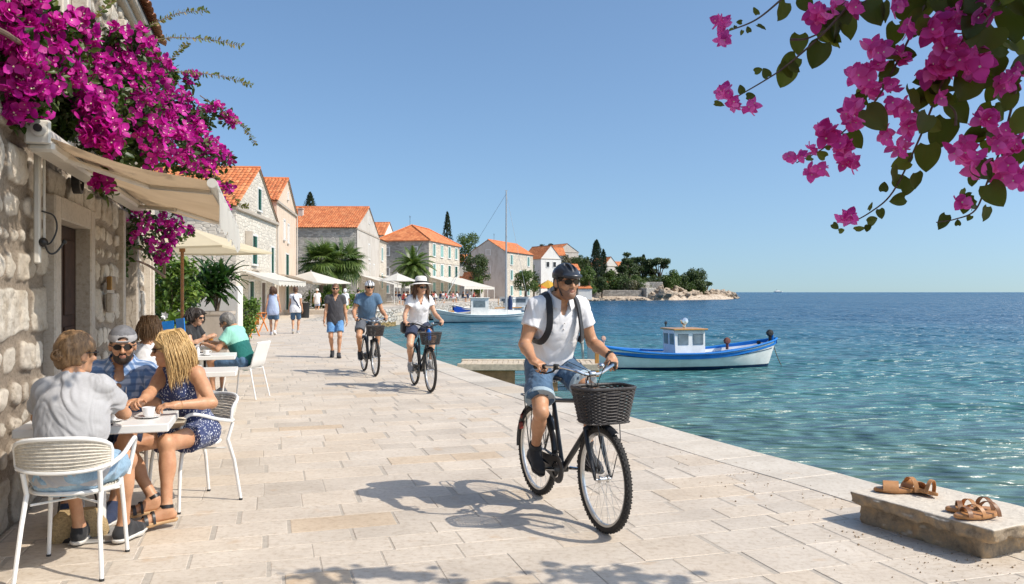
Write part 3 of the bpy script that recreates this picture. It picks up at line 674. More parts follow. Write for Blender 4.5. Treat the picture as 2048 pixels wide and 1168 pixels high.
def ik(a, t, l1, l2, pole):
    a = np.array(a, float); t = np.array(t, float); d = t-a; L = np.linalg.norm(d); mx = (l1+l2)*.995
    if L > mx: t = a+d/L*mx; L = mx; d = t-a
    u = d/L; x = (l1*l1-l2*l2+L*L)/(2*L); y = math.sqrt(max(l1*l1-x*x, 0)); p = np.array(pole, float); p = p-u*(p@u); p = nrm(p)
    return a+u*x+p*y, t
class P: pass
def make_person(loc, rz, pose, look, label, group=None, h=.008, cat='person'):
    """pose in the person's own frame (x forward, y left, z up; origin on the ground), meshes keep that frame"""
    g = P(); s = look.get('s', 1.0); fem = look.get('fem', False); root = empty('person', loc, rz, label, cat, group)
    pel = np.array(pose['pelvis'], float); che = np.array(pose['chest'], float); hd = np.array(pose['head'], float)
    up = nrm(che-pel); yw = pose.get('twist', 0.0); left = nrm(np.array((-math.sin(yw), math.cos(yw), pose.get('tilt', 0)))); left = nrm(left-up*(left@up)); fwd = np.cross(left, up)
    pyw = pose.get('ptwist', 0.0); pleft = np.array((-math.sin(pyw), math.cos(pyw), 0.)); pf = np.array((math.cos(pyw), math.sin(pyw), 0.))
    sw = (.152 if fem else .168)*s; hw = .092*s
    A = np.stack([fwd, left, up]); fat = look.get('fat', 1.0); th = look.get('thin', 1.0)*fat
    sh = [che+left*sw*q-up*.0 for q in (1,-1)]; hip = [pel+pleft*hw*q for q in (1,-1)]
    lu, lf, lt, ls = .285*s, .25*s, .44*s, .43*s
    el = []; wr = []
    for i in (0,1):
        e, t = ik(sh[i], pose['hands'][i], lu, lf, pose.get('epole', [(-.4,.5,-1),(-.4,-.5,-1)])[i]); el.append(e); wr.append(t)
    kn = []; an = []
    for i in (0,1):
        k, t = ik(hip[i], pose['feet'][i], lt, ls, pose.get('kpole', [(1,.15,.3),(1,-.15,.3)])[i]); kn.append(k); an.append(t)
    allp = np.array([pel, che, hd]+sh+el+wr+kn+an+[hd+(0,0,.16)]); lo = allp.min(0)-.24; hi = allp.max(0)+.24
    # ---- head axes
    hy, hp, hr = pose.get('look', (0,0,0)); M = (Matrix.Rotation(hy,3,'Z') @ Matrix.Rotation(-hp,3,'Y') @ Matrix.Rotation(hr,3,'X')); H = np.array([M.col[0], M.col[1], M.col[2]]); hs = s*look.get('hs', 1.0)
    def hl(x, y, z): return hd+(H[0]*x+H[1]*y+H[2]*z)*hs
    b = SDF(lo, hi, h); k = .035*s
    ab = pel*.55+che*.45+fwd*.01; ch = pel*.27+che*.73+fwd*.005
    b.ell(pel+up*.02, np.array((.118,.158 if not fem else .172,.115))*s*fat, A, k=k)
    b.ell(ab, np.array((.098*fat,.130*th if fem else .142*th,.14))*s, A, k=.06)
    b.ell(ch, np.array((.112*th,.150*th if fem else .168*th,.165))*s, A, k=.06)
    b.cone(sh[0]-left*.03*s-up*.005, sh[1]+left*.03*s-up*.005, .056*s, .056*s, k=.05)
    nb = che+up*.035*s-fwd*.012; nt_ = hd-H[2]*.055*hs-H[0]*.018*hs
    b.cone(nb, nt_, (.056 if not fem else .047)*s, (.053 if not fem else .044)*s, k=.03)
    for i in (0,1): b.cone(nb+up*.03, sh[i]+up*.005, .040*s, .042*s, k=.05)
    if fem:
        for q in (1,-1): b.ell(ch+fwd*.082*s+left*q*.068*s+up*.01, np.array((.05,.055,.055))*s, A, k=.03)
    for i in (0,1):
        q = (1,-1)[i]; ar = look.get('arm', 1.0)*(.88 if fem else 1.0)*s
        b.cone(sh[i], el[i], .052*ar, .038*ar, k=.03); mid = sh[i]*.6+el[i]*.4; b.ell(mid, np.array((.045,.045,.08))*ar, frame(el[i]-sh[i]), k=.03)
        fm = el[i]*.72+wr[i]*.28; b.cone(el[i], fm, .037*ar, .041*ar, k=.02); b.cone(fm, wr[i], .040*ar, .026*ar, k=.02)
        lg = look.get('leg', 1.0)*s
        b.cone(hip[i]-up*.01, kn[i], .083*lg, .054*lg, k=.04); b.ell(kn[i]+nrm(kn[i]-(hip[i]+an[i])/2)*.012, np.array((.05,.05,.055))*lg, None, k=.02)
        cm = kn[i]*.70+an[i]*.30; bk = nrm(np.cross(np.cross(kn[i]-hip[i], an[i]-kn[i]+1e-6), an[i]-kn[i])); bk = -nrm(kn[i]-(hip[i]+an[i])/2)
        b.cone(kn[i], an[i], .046*lg, .033*lg, k=.02); b.ell(cm+bk*.018, np.array((.050,.050,.105))*lg, frame(an[i]-kn[i]), k=.03)
    # head
    jw = .93 if fem else 1.0
    b.ell(hl(-.012,0,.035), np.array((.098,.077,.090))*hs, H, k=.02); b.ell(hl(.018,0,-.030), np.array((.073,.060*jw,.085))*hs, H, k=.03)
    b.ell(hl(.030,0,-.078), np.array((.050,.045*jw,.034))*hs, H, k=.03); b.ell(hl(.068,0,-.092), np.array((.020,.024,.018))*hs, H, k=.02)
    b.cone(hl(.083,0,.020), hl(.112,0,-.022), .0085*hs, .0125*hs, k=.012)
    for q in (1,-1):
        b.ell(hl(.098,.012*q,-.025), np.array((.010,.009,.008))*hs, H, k=.006)
        b.ell(hl(.062,.040*q,-.018), np.array((.026,.022,.022))*hs, H, k=.02); b.ell(hl(.080,.028*q,.034), np.array((.012,.026,.009))*hs, H, k=.015)
        b.ell(hl(.086,.031*q,.012), np.array((.014,.017,.011))*hs, H, k=.010, sub=True); b.ell(hl(.072,.031*q,.011), np.array((.013,.014,.011))*hs, H, k=.004)
        b.ell(hl(-.008,.079*q,-.004), np.array((.020,.010,.032))*hs, np.stack([H[0]*.9+H[1]*.3*q, H[1], H[2]]), k=.008)
    b.ell(hl(.087,0,-.052), np.array((.010,.022,.0055))*hs, H, k=.005); b.ell(hl(.085,0,-.062), np.array((.010,.019,.006))*hs, H, k=.005)
    # hands
    for i in (0,1):
        q = (1,-1)[i]; hspec = pose['hand'][i] if 'hand' in pose else {}
        d = nrm(np.array(hspec.get('d', wr[i]-el[i]), float)); n = np.array(hspec.get('n', (0,-q,0)), float); n = nrm(n-d*(n@d)); side = np.cross(n, d)*q   # thumb side
        cu = hspec.get('curl', 22); hz = s*(.92 if fem else 1.0); w0 = wr[i]
        b.cone(w0, w0+d*.03*hz, .024*hz, .026*hz, k=.02)
        b.rbox(w0+d*.052*hz, np.array((.040,.038,.0135))*hz, .012*hz, np.stack([d, side, n]), k=.012)
        for j, (of, ln) in enumerate(((.029,.92),(.010,1.03),(-.010,.97),(-.028,.76))):
            p = w0+d*(.088-.006*abs(j-1))*hz+side*of*hz; a_ = R(cu*.6+j*3); r0 = .0088*hz
            for jj, sl in enumerate((.041,.026,.021)):
                dd = nrm(d*math.cos(a_)+n*math.sin(a_)+side*of*(1.6 if jj == 0 else .5)); a_ += R(cu*1.15)
                p2 = p+dd*sl*ln*hz; b.cone(p, p2, r0*(1-.07*jj), r0*(1-.07*(jj+1)), k=.0035); p = p2
        p = w0+d*.028*hz+side*.026*hz+n*.006; dd = nrm(d*.62+side*.62+n*hspec.get('opp', .35)); p2 = p+dd*.042*hz; b.cone(p, p2, .0135*hz, .0105*hz, k=.012)
        dd = nrm(dd+n*hspec.get('tc', .25)-side*hspec.get('tc', .25)*.8+d*.15); b.cone(p2, p2+dd*.030*hz, .010*hz, .0085*hz, k=.004)
    # feet (bare shape, shoes go over)
    fd = []
    for i in (0,1):
        sp = pose.get('foot', [{},{}])[i]; fdir = nrm(np.array(sp.get('d', (1,0,-.0)), float)); fup = nrm(np.array((0,0,1.))-fdir*fdir[2]); fd.append((fdir, fup))
        a_ = an[i]; heel = a_-fup*.045*s-fdir*.035*s; ball = a_-fup*.055*s+fdir*.125*s
        b.cone(heel, ball, .030*s, .026*s, k=.03); b.cone(a_, ball, .034*s, .022*s, k=.03); b.cone(ball, ball+fdir*.05*s, .026*s, .014*s, k=.02, flat=(1.5, fup))
        if look.get('toes'):
            sd_ = np.cross(fup, fdir)
            for j in range(5): o_ = (j-2)*.016*s*((1,-1)[i]); b.cone(ball+sd_*o_+fdir*.02, ball+sd_*o_+fdir*(.075-.006*j)*s-fup*.010, .010, .009, k=.004)
    sk = look.get('skin', SK_TAN); lipc = hl(.094,0,-.057)
    def mf(c): return ((((c-lipc)**2*np.array((1,1,1))).sum(1) < (.021*hs)**2) & (np.abs((c-lipc)@H[2]) < .0105*hs) & ((c-lipc)@H[0] > -.012)).astype(np.int32)
    b.build('body', None, root, [sk, M_lip], mf)
    # ---------------- clothing
    sp = look.get('shirt')
    if sp:
        c = SDF(lo, hi, h); t = sp.get('t', .014); lo_ = sp.get('loose', .012)
        if sp.get('hem', 0) is not None:
            c.ell(pel+up*.015, np.array((.118,.158 if not fem else .172,.13+(1.5*sp.get('hem',0) if pose.get('walk') else 0)))*s*fat+t+.006, A, k=k)
        c.ell(ab, np.array((.098*fat,.130*th if fem else .142*th,.15))*s+t+lo_, A, k=.07); c.ell(ch, np.array((.112*th,.150*th if fem else .168*th,.165))*s+t, A, k=.06)
        if pose.get('walk'):
            for i in (0,1): c.cone(hip[i]+up*.03, hip[i]-up*.12, .090*s*look.get('leg', 1.0)+t+.010, .086*s*look.get('leg', 1.0)+t+.018, k=.06)
        strap = sp.get('sleeve', .5) <= 0
        shw = .03 if not strap else .055
        c.cone(sh[0]-left*shw*s-up*.005, sh[1]+left*shw*s-up*.005, .056*s+t, .056*s+t, k=.05)
        for i in (0,1): c.cone(nb+up*.02, sh[i]+up*.003-left*(.05 if strap else 0)*(1,-1)[i], .040*s+t*.6, .042*s+t*.6, k=.05)
        if fem:
            for q in (1,-1): c.ell(ch+fwd*.082*s+left*q*.068*s+up*.01, np.array((.05,.055,.055))*s+t, A, k=.04)
        for i in (0,1):
            fr = sp.get('sleeve', .5)
            if fr > 0:
                if fr <= 1:
                    e_ = sh[i]+(el[i]-sh[i])*(fr+.15); cp = sh[i]+(el[i]-sh[i])*fr; ar = s*(.88 if fem else 1)
                    c.cone(sh[i], e_, .052*ar+t+.006, .046*ar+t+sp.get('flare', .010), k=.035, cut=[(cp, el[i]-sh[i])])
                else:
                    c.cone(sh[i], el[i], .052*s+t, .040*s+t+.006, k=.03); f2 = el[i]+(wr[i]-el[i])*(fr-1); c.cone(el[i], f2+nrm(wr[i]-el[i])*.04, .041*s+t, .036*s+t, k=.02, cut=[(f2, wr[i]-el[i])])
        hm = sp.get('hem', 0); c.half(pel-up*(.10+hm)*s, -up) if sp.get('hem', 0) is not None else c.half(pel+up*.12*s, -up)
        wn = sp.get('wr', .007)
        def wf(Q):
            q = Q@A.T; n_ = fbm(np.stack([q[:,0]*9, q[:,1]*9, q[:,2]*14+2.2*np.sin(q[:,1]*11+q[:,0]*9)], 1), 2); return (np.abs(n_-.40)*-4+.5)
        c.wrinkle(wn, wf)
        nk = sp.get('neck', 'crew')
        if nk == 'crew': c.cone(nb-up*.0+fwd*.012, nb+up*.20+fwd*.03, .064*s, .075*s, k=0, sub=True)
        if nk == 'wide': c.cone(nb-up*.01+fwd*.02, nb+up*.20+fwd*.05, .085*s, .10*s, k=0, sub=True)
        if nk in ('v','polo','open'):
            c.cone(nb+fwd*.0, nb+up*.2, .062*s, .070*s, k=0, sub=True); dp = {'v':.15,'polo':.10,'open':.19}[nk]
            for f_ in (0,.35,.7): c.cone(nb+fwd*(.06+.05*f_)*s+up*(.02-dp*f_), nb+fwd*.22*s+up*(.06-dp*f_), (.050-.045*f_)*s, (.060-.045*f_)*s, k=0, sub=True)
        if strap:
            for i in (0,1): q = (1,-1)[i]; c.cone(sh[i]-left*.0*q-up*.17*s, sh[i]+left*q*.01+up*.10, .050*s, .035*s, k=.01, sub=True, cut=None)
        m_ = sp['mat']
        if 'mat2' in sp:
            pz = pel+(che-pel)*sp.get('split', .5); shirt = c.build('shirt', None, root, [m_, sp['mat2']], lambda cc: (((cc-pz)@up) < 0).astype(np.int32))
        else: shirt = c.build('shirt', m_, root)
        if nk == 'polo' or nk == 'open':
            col = MB(); rad = .062*s
            for q in (1,-1):
                ring0 = []; ring1 = []; ring2 = []
                for j in range(9):
                    a_ = PI-j*PI*.88/8; e_ = fwd*math.cos(a_)*rad*1.0+left*q*math.sin(a_)*rad*1.05; dr = up*(-.052*(j/8)**1.3)+fwd*(.030*(j/8)**1.5)
                    ring0.append(nb+e_*1.05+up*.070+dr); ring1.append(nb+e_*1.22+up*.098+dr); ring2.append(nb+e_*1.75+up*.056+dr*1.3)
                col.loft([ring0, ring1, ring2, [p_-up*.006 for p_ in ring2], [p_-up*.004 for p_ in ring0]], False)
            col.build('collar', sp.get('colmat', m_), shirt, True, 50)
            if nk == 'polo':
                for j in range(2): bt = MB(); pp = ch+fwd*(.137*s)+up*(.05-.045*j); bt.ball(pp, .006, 8); bt.build('button', M_sole, shirt)
    bt_ = look.get('bottom')
    if bt_:
        c = SDF(lo, hi, h); t = bt_.get('t', .014); fr = bt_.get('len', .8)
        c.ell(pel+up*.0, np.array((.122,.162 if not fem else .176,.115))*s*fat+t*.7, A, k=k)
        for i in (0,1):
            d_ = kn[i]-hip[i]
            if fr <= 1: c.cone(hip[i], hip[i]+d_*(fr+.1), .086*lg+t, (.086-(.086-.056)*fr)*lg+t+bt_.get('flare', .012), k=.035, cut=[(hip[i]+d_*fr, d_)])
            else: c.cone(hip[i], kn[i], .086*lg+t, .056*lg+t+.008, k=.03); d2 = an[i]-kn[i]; c.cone(kn[i], kn[i]+d2*(fr-1+.06), .056*lg+t, .046*lg+t, k=.02, cut=[(kn[i]+d2*(fr-1), d2)])
        if bt_.get('skirt'): c.cone((hip[0]+hip[1])/2, (kn[0]+kn[1])/2*.55+(hip[0]+hip[1])/2*.45, .15*s, .13*s, k=.05)
        c.half(pel+up*(.135*s), up)
        c.wrinkle(bt_.get('wr', .007), lambda Q: (np.abs(fbm(np.stack([Q[:,0]*13, Q[:,1]*13, Q[:,2]*13], 1), 3)-.47)*-4+.5))
        sh_ = c.build('shorts', bt_['mat'], root)
        if 'cuff' in bt_:
            cf = SDF(lo, hi, h)
            for i in (0,1):
                d_ = kn[i]-hip[i]; r_ = (.086-(.086-.056)*fr)*lg+t+bt_.get('flare', .012)+.006
                cf.cone(hip[i]+d_*(fr-.09), hip[i]+d_*(fr+.05), r_+.002, r_, k=0, cut=[(hip[i]+d_*fr, d_), (hip[i]+d_*(fr-.075), -d_)])
            cf.build('cuff', bt_['cuff'], sh_)
    so = look.get('shoe')
    if so:
        for i in (0,1):
            fdir, fup = fd[i]; a_ = an[i]; lo2 = a_-np.array((.24,.24,.2)); hi2 = a_+np.array((.26,.24,.16)); c = SDF(lo2, hi2, max(.005, h*.8))
            heel = a_-fup*.048*s-fdir*.035*s; ball = a_-fup*.058*s+fdir*.12*s; toe = ball+fdir*.055*s; kind = so.get('kind', 'sneaker'); ht = so.get('top', .02); sd_ = np.cross(fup, fdir)
            if kind == 'sneaker':
                c.cone(heel, ball, .040*s, .040*s, k=.02); c.cone(a_+fup*ht, heel+fdir*.02, .044*s, .040*s, k=.03, cut=[(a_+fup*ht, fup)]); c.cone(a_+fdir*.02, ball, .040*s, .034*s, k=.03); c.cone(ball, toe, .040*s, .028*s, k=.02)
                c.half(a_-fup*.078*s, -fup); sh_ = c.build('shoe', so['mat'], root)
                c = SDF(lo2, hi2, max(.005, h*.8)); cc_ = [(a_-fup*.071*s, fup), (a_-fup*.094*s, -fup)]
                c.cone(heel-fup*.02, ball-fup*.01, .046*s, .048*s, k=0, cut=cc_); c.cone(ball-fup*.01, toe-fup*.006+fdir*.006, .048*s, .034*s, k=.02, cut=cc_); c.build('sole', so.get('sole', M_sole), sh_)
                if so.get('sock'):
                    c = SDF(lo2, hi2, max(.005, h*.8)); dd_ = nrm(kn[i]-a_); c.cone(a_-dd_*.02, a_+dd_*.10*so['sock'], .040*s, .044*s, k=0, cut=[(a_+dd_*.09*so['sock'], dd_)]); c.build('sock', so.get('sockmat', so['mat']), root)
            else:
                c.cone(heel-fup*.022, ball-fup*.012, .036*s, .044*s, k=0, cut=[(a_-fup*.070*s, fup), (a_-fup*.090*s-fdir*.0, -fup)]); c.cone(ball-fup*.012, toe-fup*.008+fdir*.012, .044*s, .036*s, k=.02, cut=[(a_-fup*.070*s, fup), (a_-fup*.090*s, -fup)])
                sh_ = c.build('sandal', so.get('sole', M_cork), root); st = MB()
                def arch(c0, half_, hgt, wd_):
                    pts = [c0+sd_*half_*math.cos(PI*j/8)+fup*hgt*math.sin(PI*j/8) for j in range(9)]
                    st.loft([[p_+fdir*wd_/2 for p_ in pts], [p_+fdir*wd_/2+nrm(p_-c0)*.004 for p_ in pts], [p_-fdir*wd_/2+nrm(p_-c0)*.004 for p_ in pts], [p_-fdir*wd_/2 for p_ in pts]], False)
                arch(ball-fup*.018+fdir*.018, .046*s, .058*s, .022); arch(ball-fup*.016-fdir*.03, .045*s, .072*s, .016)
                st.lathe([(.041*s,-.011),(.044*s,-.011),(.043*s,.011),(.040*s,.011)], a_+fup*.015, tuple(nrm(kn[i]-a_)), 14, True); st.build('strap', so['mat'], sh_, True)
    g.root = root; g.hl = hl; g.H = H; g.hd = hd; g.hs = hs; g.sh = sh; g.el = el; g.wr = wr; g.up = up; g.fwd = fwd; g.left = left; g.che = che; g.pel = pel; g.ch = ch; g.ab = ab; g.kn = kn; g.an = an; g.lo = lo; g.hi = hi; g.s = s; g.h = h; g.nb = nb; g.A = A
    if look.get('glasses'): glasses(g, look['glasses'])
    return g
def glasses(g, m):
    f = MB(); hl = g.hl
    for q in (1,-1):
        ring = [(.101-.012*abs(math.cos(a)*.6+.6*1), .032*q+.027*math.cos(a)*1.0, .010+.0195*math.sin(a)-.003*(math.sin(a) > 0)*0) for a in np.linspace(0, 2*PI, 14, False)]
        c0 = [hl(.103-.020*abs(y)/.06, y, z) for x, y, z in ring]; c1 = [hl(.108-.020*abs(y)/.06, y, z) for x, y, z in ring]
        f.loft([c0, c1], True); f.add(c1, [tuple(range(14))]); f.add(c0, [tuple(range(13,-1,-1))])
    le = f.build('sunglasses', M_lens, g.root, False); f = MB()
    for q in (1,-1): f.tube([hl(.098,.058*q,.018), hl(.06,.074*q,.016), hl(-.01,.084*q,.012), hl(-.03,.080*q,-.004)], .0035*g.hs, 5)
    f.tube([hl(.106,.008,.016), hl(.110,0,.019), hl(.106,-.008,.016)], .003, 5); f.build('frame', m, le)
def hair_cap(g, m, back=.0, vol=.010, low=-.05, front=.060, amp=.006, name='hair', hh=None, fringe=0):
    """short hair or the base under longer hair: skull shape, opened for the face"""
    hl = g.hl; H = g.H; h = hh or max(.006, g.h); c = SDF(g.hd-.22, g.hd+.22, h); s = g.hs
    c.ell(hl(-.016,0,.040), np.array((.098,.080,.090))*s+vol, H, k=.02)
    c.ell(hl(-.045,0,-.02), np.array((.062,.070,.075))*s+vol, H, k=.03)
    # face opening
    c.d = np.maximum(c.d, -SDF(g.hd-.22, g.hd+.22, h).ell(hl(.105,0,-.040), np.array((.085,.076,.108))*s, H, k=0).d)
    for q in (1,-1): c.ell(hl(.012,.085*q,-.02), np.array((.034,.03,.045))*s, H, k=0, sub=True)
    c.half(hl(-.02,0,low), -H[2]+H[0]*.35)
    c.wrinkle(amp, lambda Q: 2*(fbm(np.stack([(Q-g.hd)@H[0]*38, (Q-g.hd)@H[1]*38, (Q-g.hd)@H[2]*16], 1), 3)-.45))
    return c.build(name, m, g.root)
def strands(g, m, n, length, spread=.02, name='hair', r=.0045, seed=1, wave=.012, part=.0, cover=(.35, 1.0), back=0.2, fall=None, parent=None, front=False):
    """long hair: tapering locks that leave the scalp, follow the skull and fall"""
    rg = np.random.default_rng(seed); mb = MB(); H = g.H; s = g.hs
    for i in range(n):
        az = rg.uniform(-1, 1)*PI*.80+PI; el = rg.uniform(.15, 1.35)
        if front and rg.random() < .3: az = rg.choice([-1,1])*rg.uniform(.42,.7)*PI; el = rg.uniform(.5, 1.2)
        d = np.array((math.cos(az)*math.cos(el), math.sin(az)*math.cos(el), math.sin(el)))
        p = g.hd+(H[0]*(-.014+.104*d[0])+H[1]*(.086*d[1])+H[2]*(.038+.097*d[2]))*s; q = 1 if d[1] >= 0 else -1
        L = length*rg.uniform(.62, 1.08); k = 13; ph = rg.uniform(0, 6.28); fr = rg.uniform(16, 26); pts = []; v = nrm(H[1]*d[1]*.9+H[0]*d[0]*.8+H[2]*.15)
        for j in range(k):
            pts.append(p.copy()); v = nrm(v*.55+np.array((0,0,-1))*.55+(H[1]*q*.10-H[0]*back*.5)*max(0, 1-j/5)); p = p+v*L/k
            r_ = p-(g.hd+H[2]*.02*s-H[0]*.012*s); rl = np.array((r_@H[0]/.112, r_@H[1]/.093, r_@H[2]/.125))/s; nn = np.linalg.norm(rl)
            if nn < 1: p = p+r_*(1/nn-1)
            nk = p-g.nb; hz = nk-g.up*(nk@g.up); 
            if np.linalg.norm(hz) < .066 and (nk@g.up) > -.03: p = p+nrm(hz)*(.066-np.linalg.norm(hz))
            if (nk@g.up) < .02:                                    # rest on shoulders and chest
                rc = (p-g.ch); rl = np.array((rc@g.fwd/.142, rc@g.left/.205, rc@g.up/.215)); nn = np.linalg.norm(rl)
                if nn < 1: p = p+rc*(1/nn-1)*.9
            fx = (p-g.hd)@H[0]; fy = (p-g.hd)@H[1]; fz = (p-g.hd)@H[2]
            if fz < .085*s and fx > -.01 and abs(fy) < .088*s: p = p+H[1]*q*(.088*s-abs(fy))*.8
            if fx > .012 and fz < .075: p = p-H[0]*(fx-.012)*.55
            p = p+(H[1]*math.sin(j*L/k*fr+ph)+H[0]*math.cos(j*L/k*fr*.9+ph))*wave*.35
        mb.tube(pts, [r*(.7+.5*math.sin(PI*min(1, (j+1)/k*1.0)))*(1 if j < k-3 else (k-j)/4) for j in range(k)], 5)
    return mb.build(name, m, parent or g.root, True, 180)
def helmet(g, m, m2, vents=True):
    hl = g.hl; H = g.H; s = g.hs; h = max(.005, g.h*.8); c = SDF(g.hd-.24, g.hd+.26, h)
    c.ell(hl(-.012,0,.052), np.array((.124,.092,.094))*s, H, k=.02); c.half(hl(0,0,.040), -H[2]+H[0]*.10)
    c.ell(hl(.095,0,.052), np.array((.050,.075,.022))*s, H, k=.02)
    c.ell(hl(-.012,0,.030), np.array((.108,.082,.080))*s, H, k=0, sub=True)
    for j, y in enumerate((-.055,-.020,.020,.055)):
        for x0, x1, z in ((.10,.02,.125),(-.02,-.10,.130)):
            c.cone(hl(x0,y,z-.03 if x0 > 0 else z), hl(x1,y*1.05,z+.010 if x0 > 0 else z-.03), .010*s, .012*s, k=.006, sub=True)
    o = c.build('helmet', m, g.root, [m, m2], (lambda Q: (np.abs(np.abs(((Q-g.hd)@H[1]))-.038*s) < .009*s).astype(np.int32)) if m2 is not m else None)
    st = MB()
    for q in (1,-1): st.tube([hl(.02,.088*q,.045), hl(.030,.082*q,-.02), hl(.045,.060*q,-.085), hl(.050,0,-.118)], .0042, 5)
    st.build('chin_strap', M_leather, o); return o
# ---- ready poses
def pose_walk(s=1.0, st=.22, arm=.18, head=(0,0,0), lift=0.0, sw=1):
    z = .93*s; d = {'walk': True, 'pelvis': (0,0,z), 'chest': (.02,0,z+.48*s), 'head': (.045,0,z+.48*s+.205*s), 'look': head,
        'hands': [(.04-arm*sw,.27*s,.80*s),(.04+arm*sw,-.27*s,.80*s)], 'epole': [(-1,.1,0),(-1,-.1,0)],
        'feet': [(st*sw+.0,.075,.095*s+(.0 if sw > 0 else .05)),(-st*sw,-.075,.095*s+(.05 if sw > 0 else 0))], 'foot': [{'d': (1,.1,0 if sw > 0 else -.5)},{'d': (1,-.1,-.5 if sw > 0 else .0)}],
        'hand': [{'curl':28,'n':(0,-1,0)},{'curl':28,'n':(0,1,0)}]}
    return d
# ================================================================ BICYCLES
M_tyre = mat('tyre_rubber', (.028,.025,.023), .85, .25, 30, bump=.5, bscale=160, bdist=.004); M_rim = mat('aluminium_rim', (.60,.59,.57), .28, .1, 10, metal=.9); M_spoke = mat('steel_spokes', (.55,.54,.52), .3, .05, metal=.9)
M_bframe = mat('black_frame_paint', (.014,.015,.018), .28, .3, 20); M_chrome = mat('polished_alloy', (.68,.67,.66), .16, .1, 12, metal=1.0); M_grip = mat('black_grip_rubber', (.018,.018,.018), .8, .2, 40, bump=.5, bscale=200)
mwk = NT('dark_wicker'); co = mwk.coord(); mwk.color(mwk.ramp(mwk.noise(co, 60, 4, .7), [(.3,(.018,.015,.015)),(.7,(.075,.066,.064))])); mwk.set(Roughness=.5); mwk.bump(mwk.noise(co, 180, 2), .4, .003); M_wick = mwk.m
M_saddle = mat('saddle_vinyl', (.02,.018,.017), .45, .2, 20, bump=.3)
def wheel(root, x, knob=True, fender=False):
    c = (x,0,.34); t = MB(); n = 72
    # tyre with side knobs
    prof = [(.300,-.016),(.312,-.021),(.326,-.021),(.336,-.014),(.340,0),(.336,.014),(.326,.021),(.312,.021),(.300,.016)]
    t.lathe([(r,h) for r,h in prof], c, (0,1,0), n, True)
    if knob:
        for i in range(110):
            a = 2*PI*i/110; rad = np.array((math.cos(a),0,math.sin(a))); tg = np.array((-math.sin(a),0,math.cos(a)))
            for y in ((-.013,.013) if i % 2 else (-.003,.018,-.018)): t.bbox(np.array(c)+rad*(.339-abs(y)*.35)+np.array((0,y,0)), (.009,.007,.010), (tg,(0,1,0),rad))
    w_ = t.build('wheel', M_tyre, root, True, 50)
    r = MB(); r.lathe([(.284,-.011),(.300,-.014),(.304,-.012),(.303,.012),(.300,.014),(.284,.011),(.280,0)], c, (0,1,0), n, True); r.build('rim', M_rim, w_, True)
    s = MB()
    for i in range(32):
        a = 2*PI*i/32; sd = 1 if i % 2 else -1; off = (.55 if (i//2) % 2 else -.55)
        s.tube([(x+.022*math.cos(a+off*2),sd*.030,.34+.022*math.sin(a+off*2)), (x+.284*math.cos(a),sd*.002,.34+.284*math.sin(a))], .0011, 4, False)
    s.build('spokes', M_spoke, w_, True)
    h = MB(); h.lathe([(.0,-.055),(.009,-.055),(.009,-.036),(.024,-.034),(.024,-.028),(.015,-.024),(.014,.024),(.024,.028),(.024,.034),(.009,.036),(.009,.055),(0,.055)], c, (0,1,0), 16); h.build('hub', M_chrome, w_, True)
    return w_
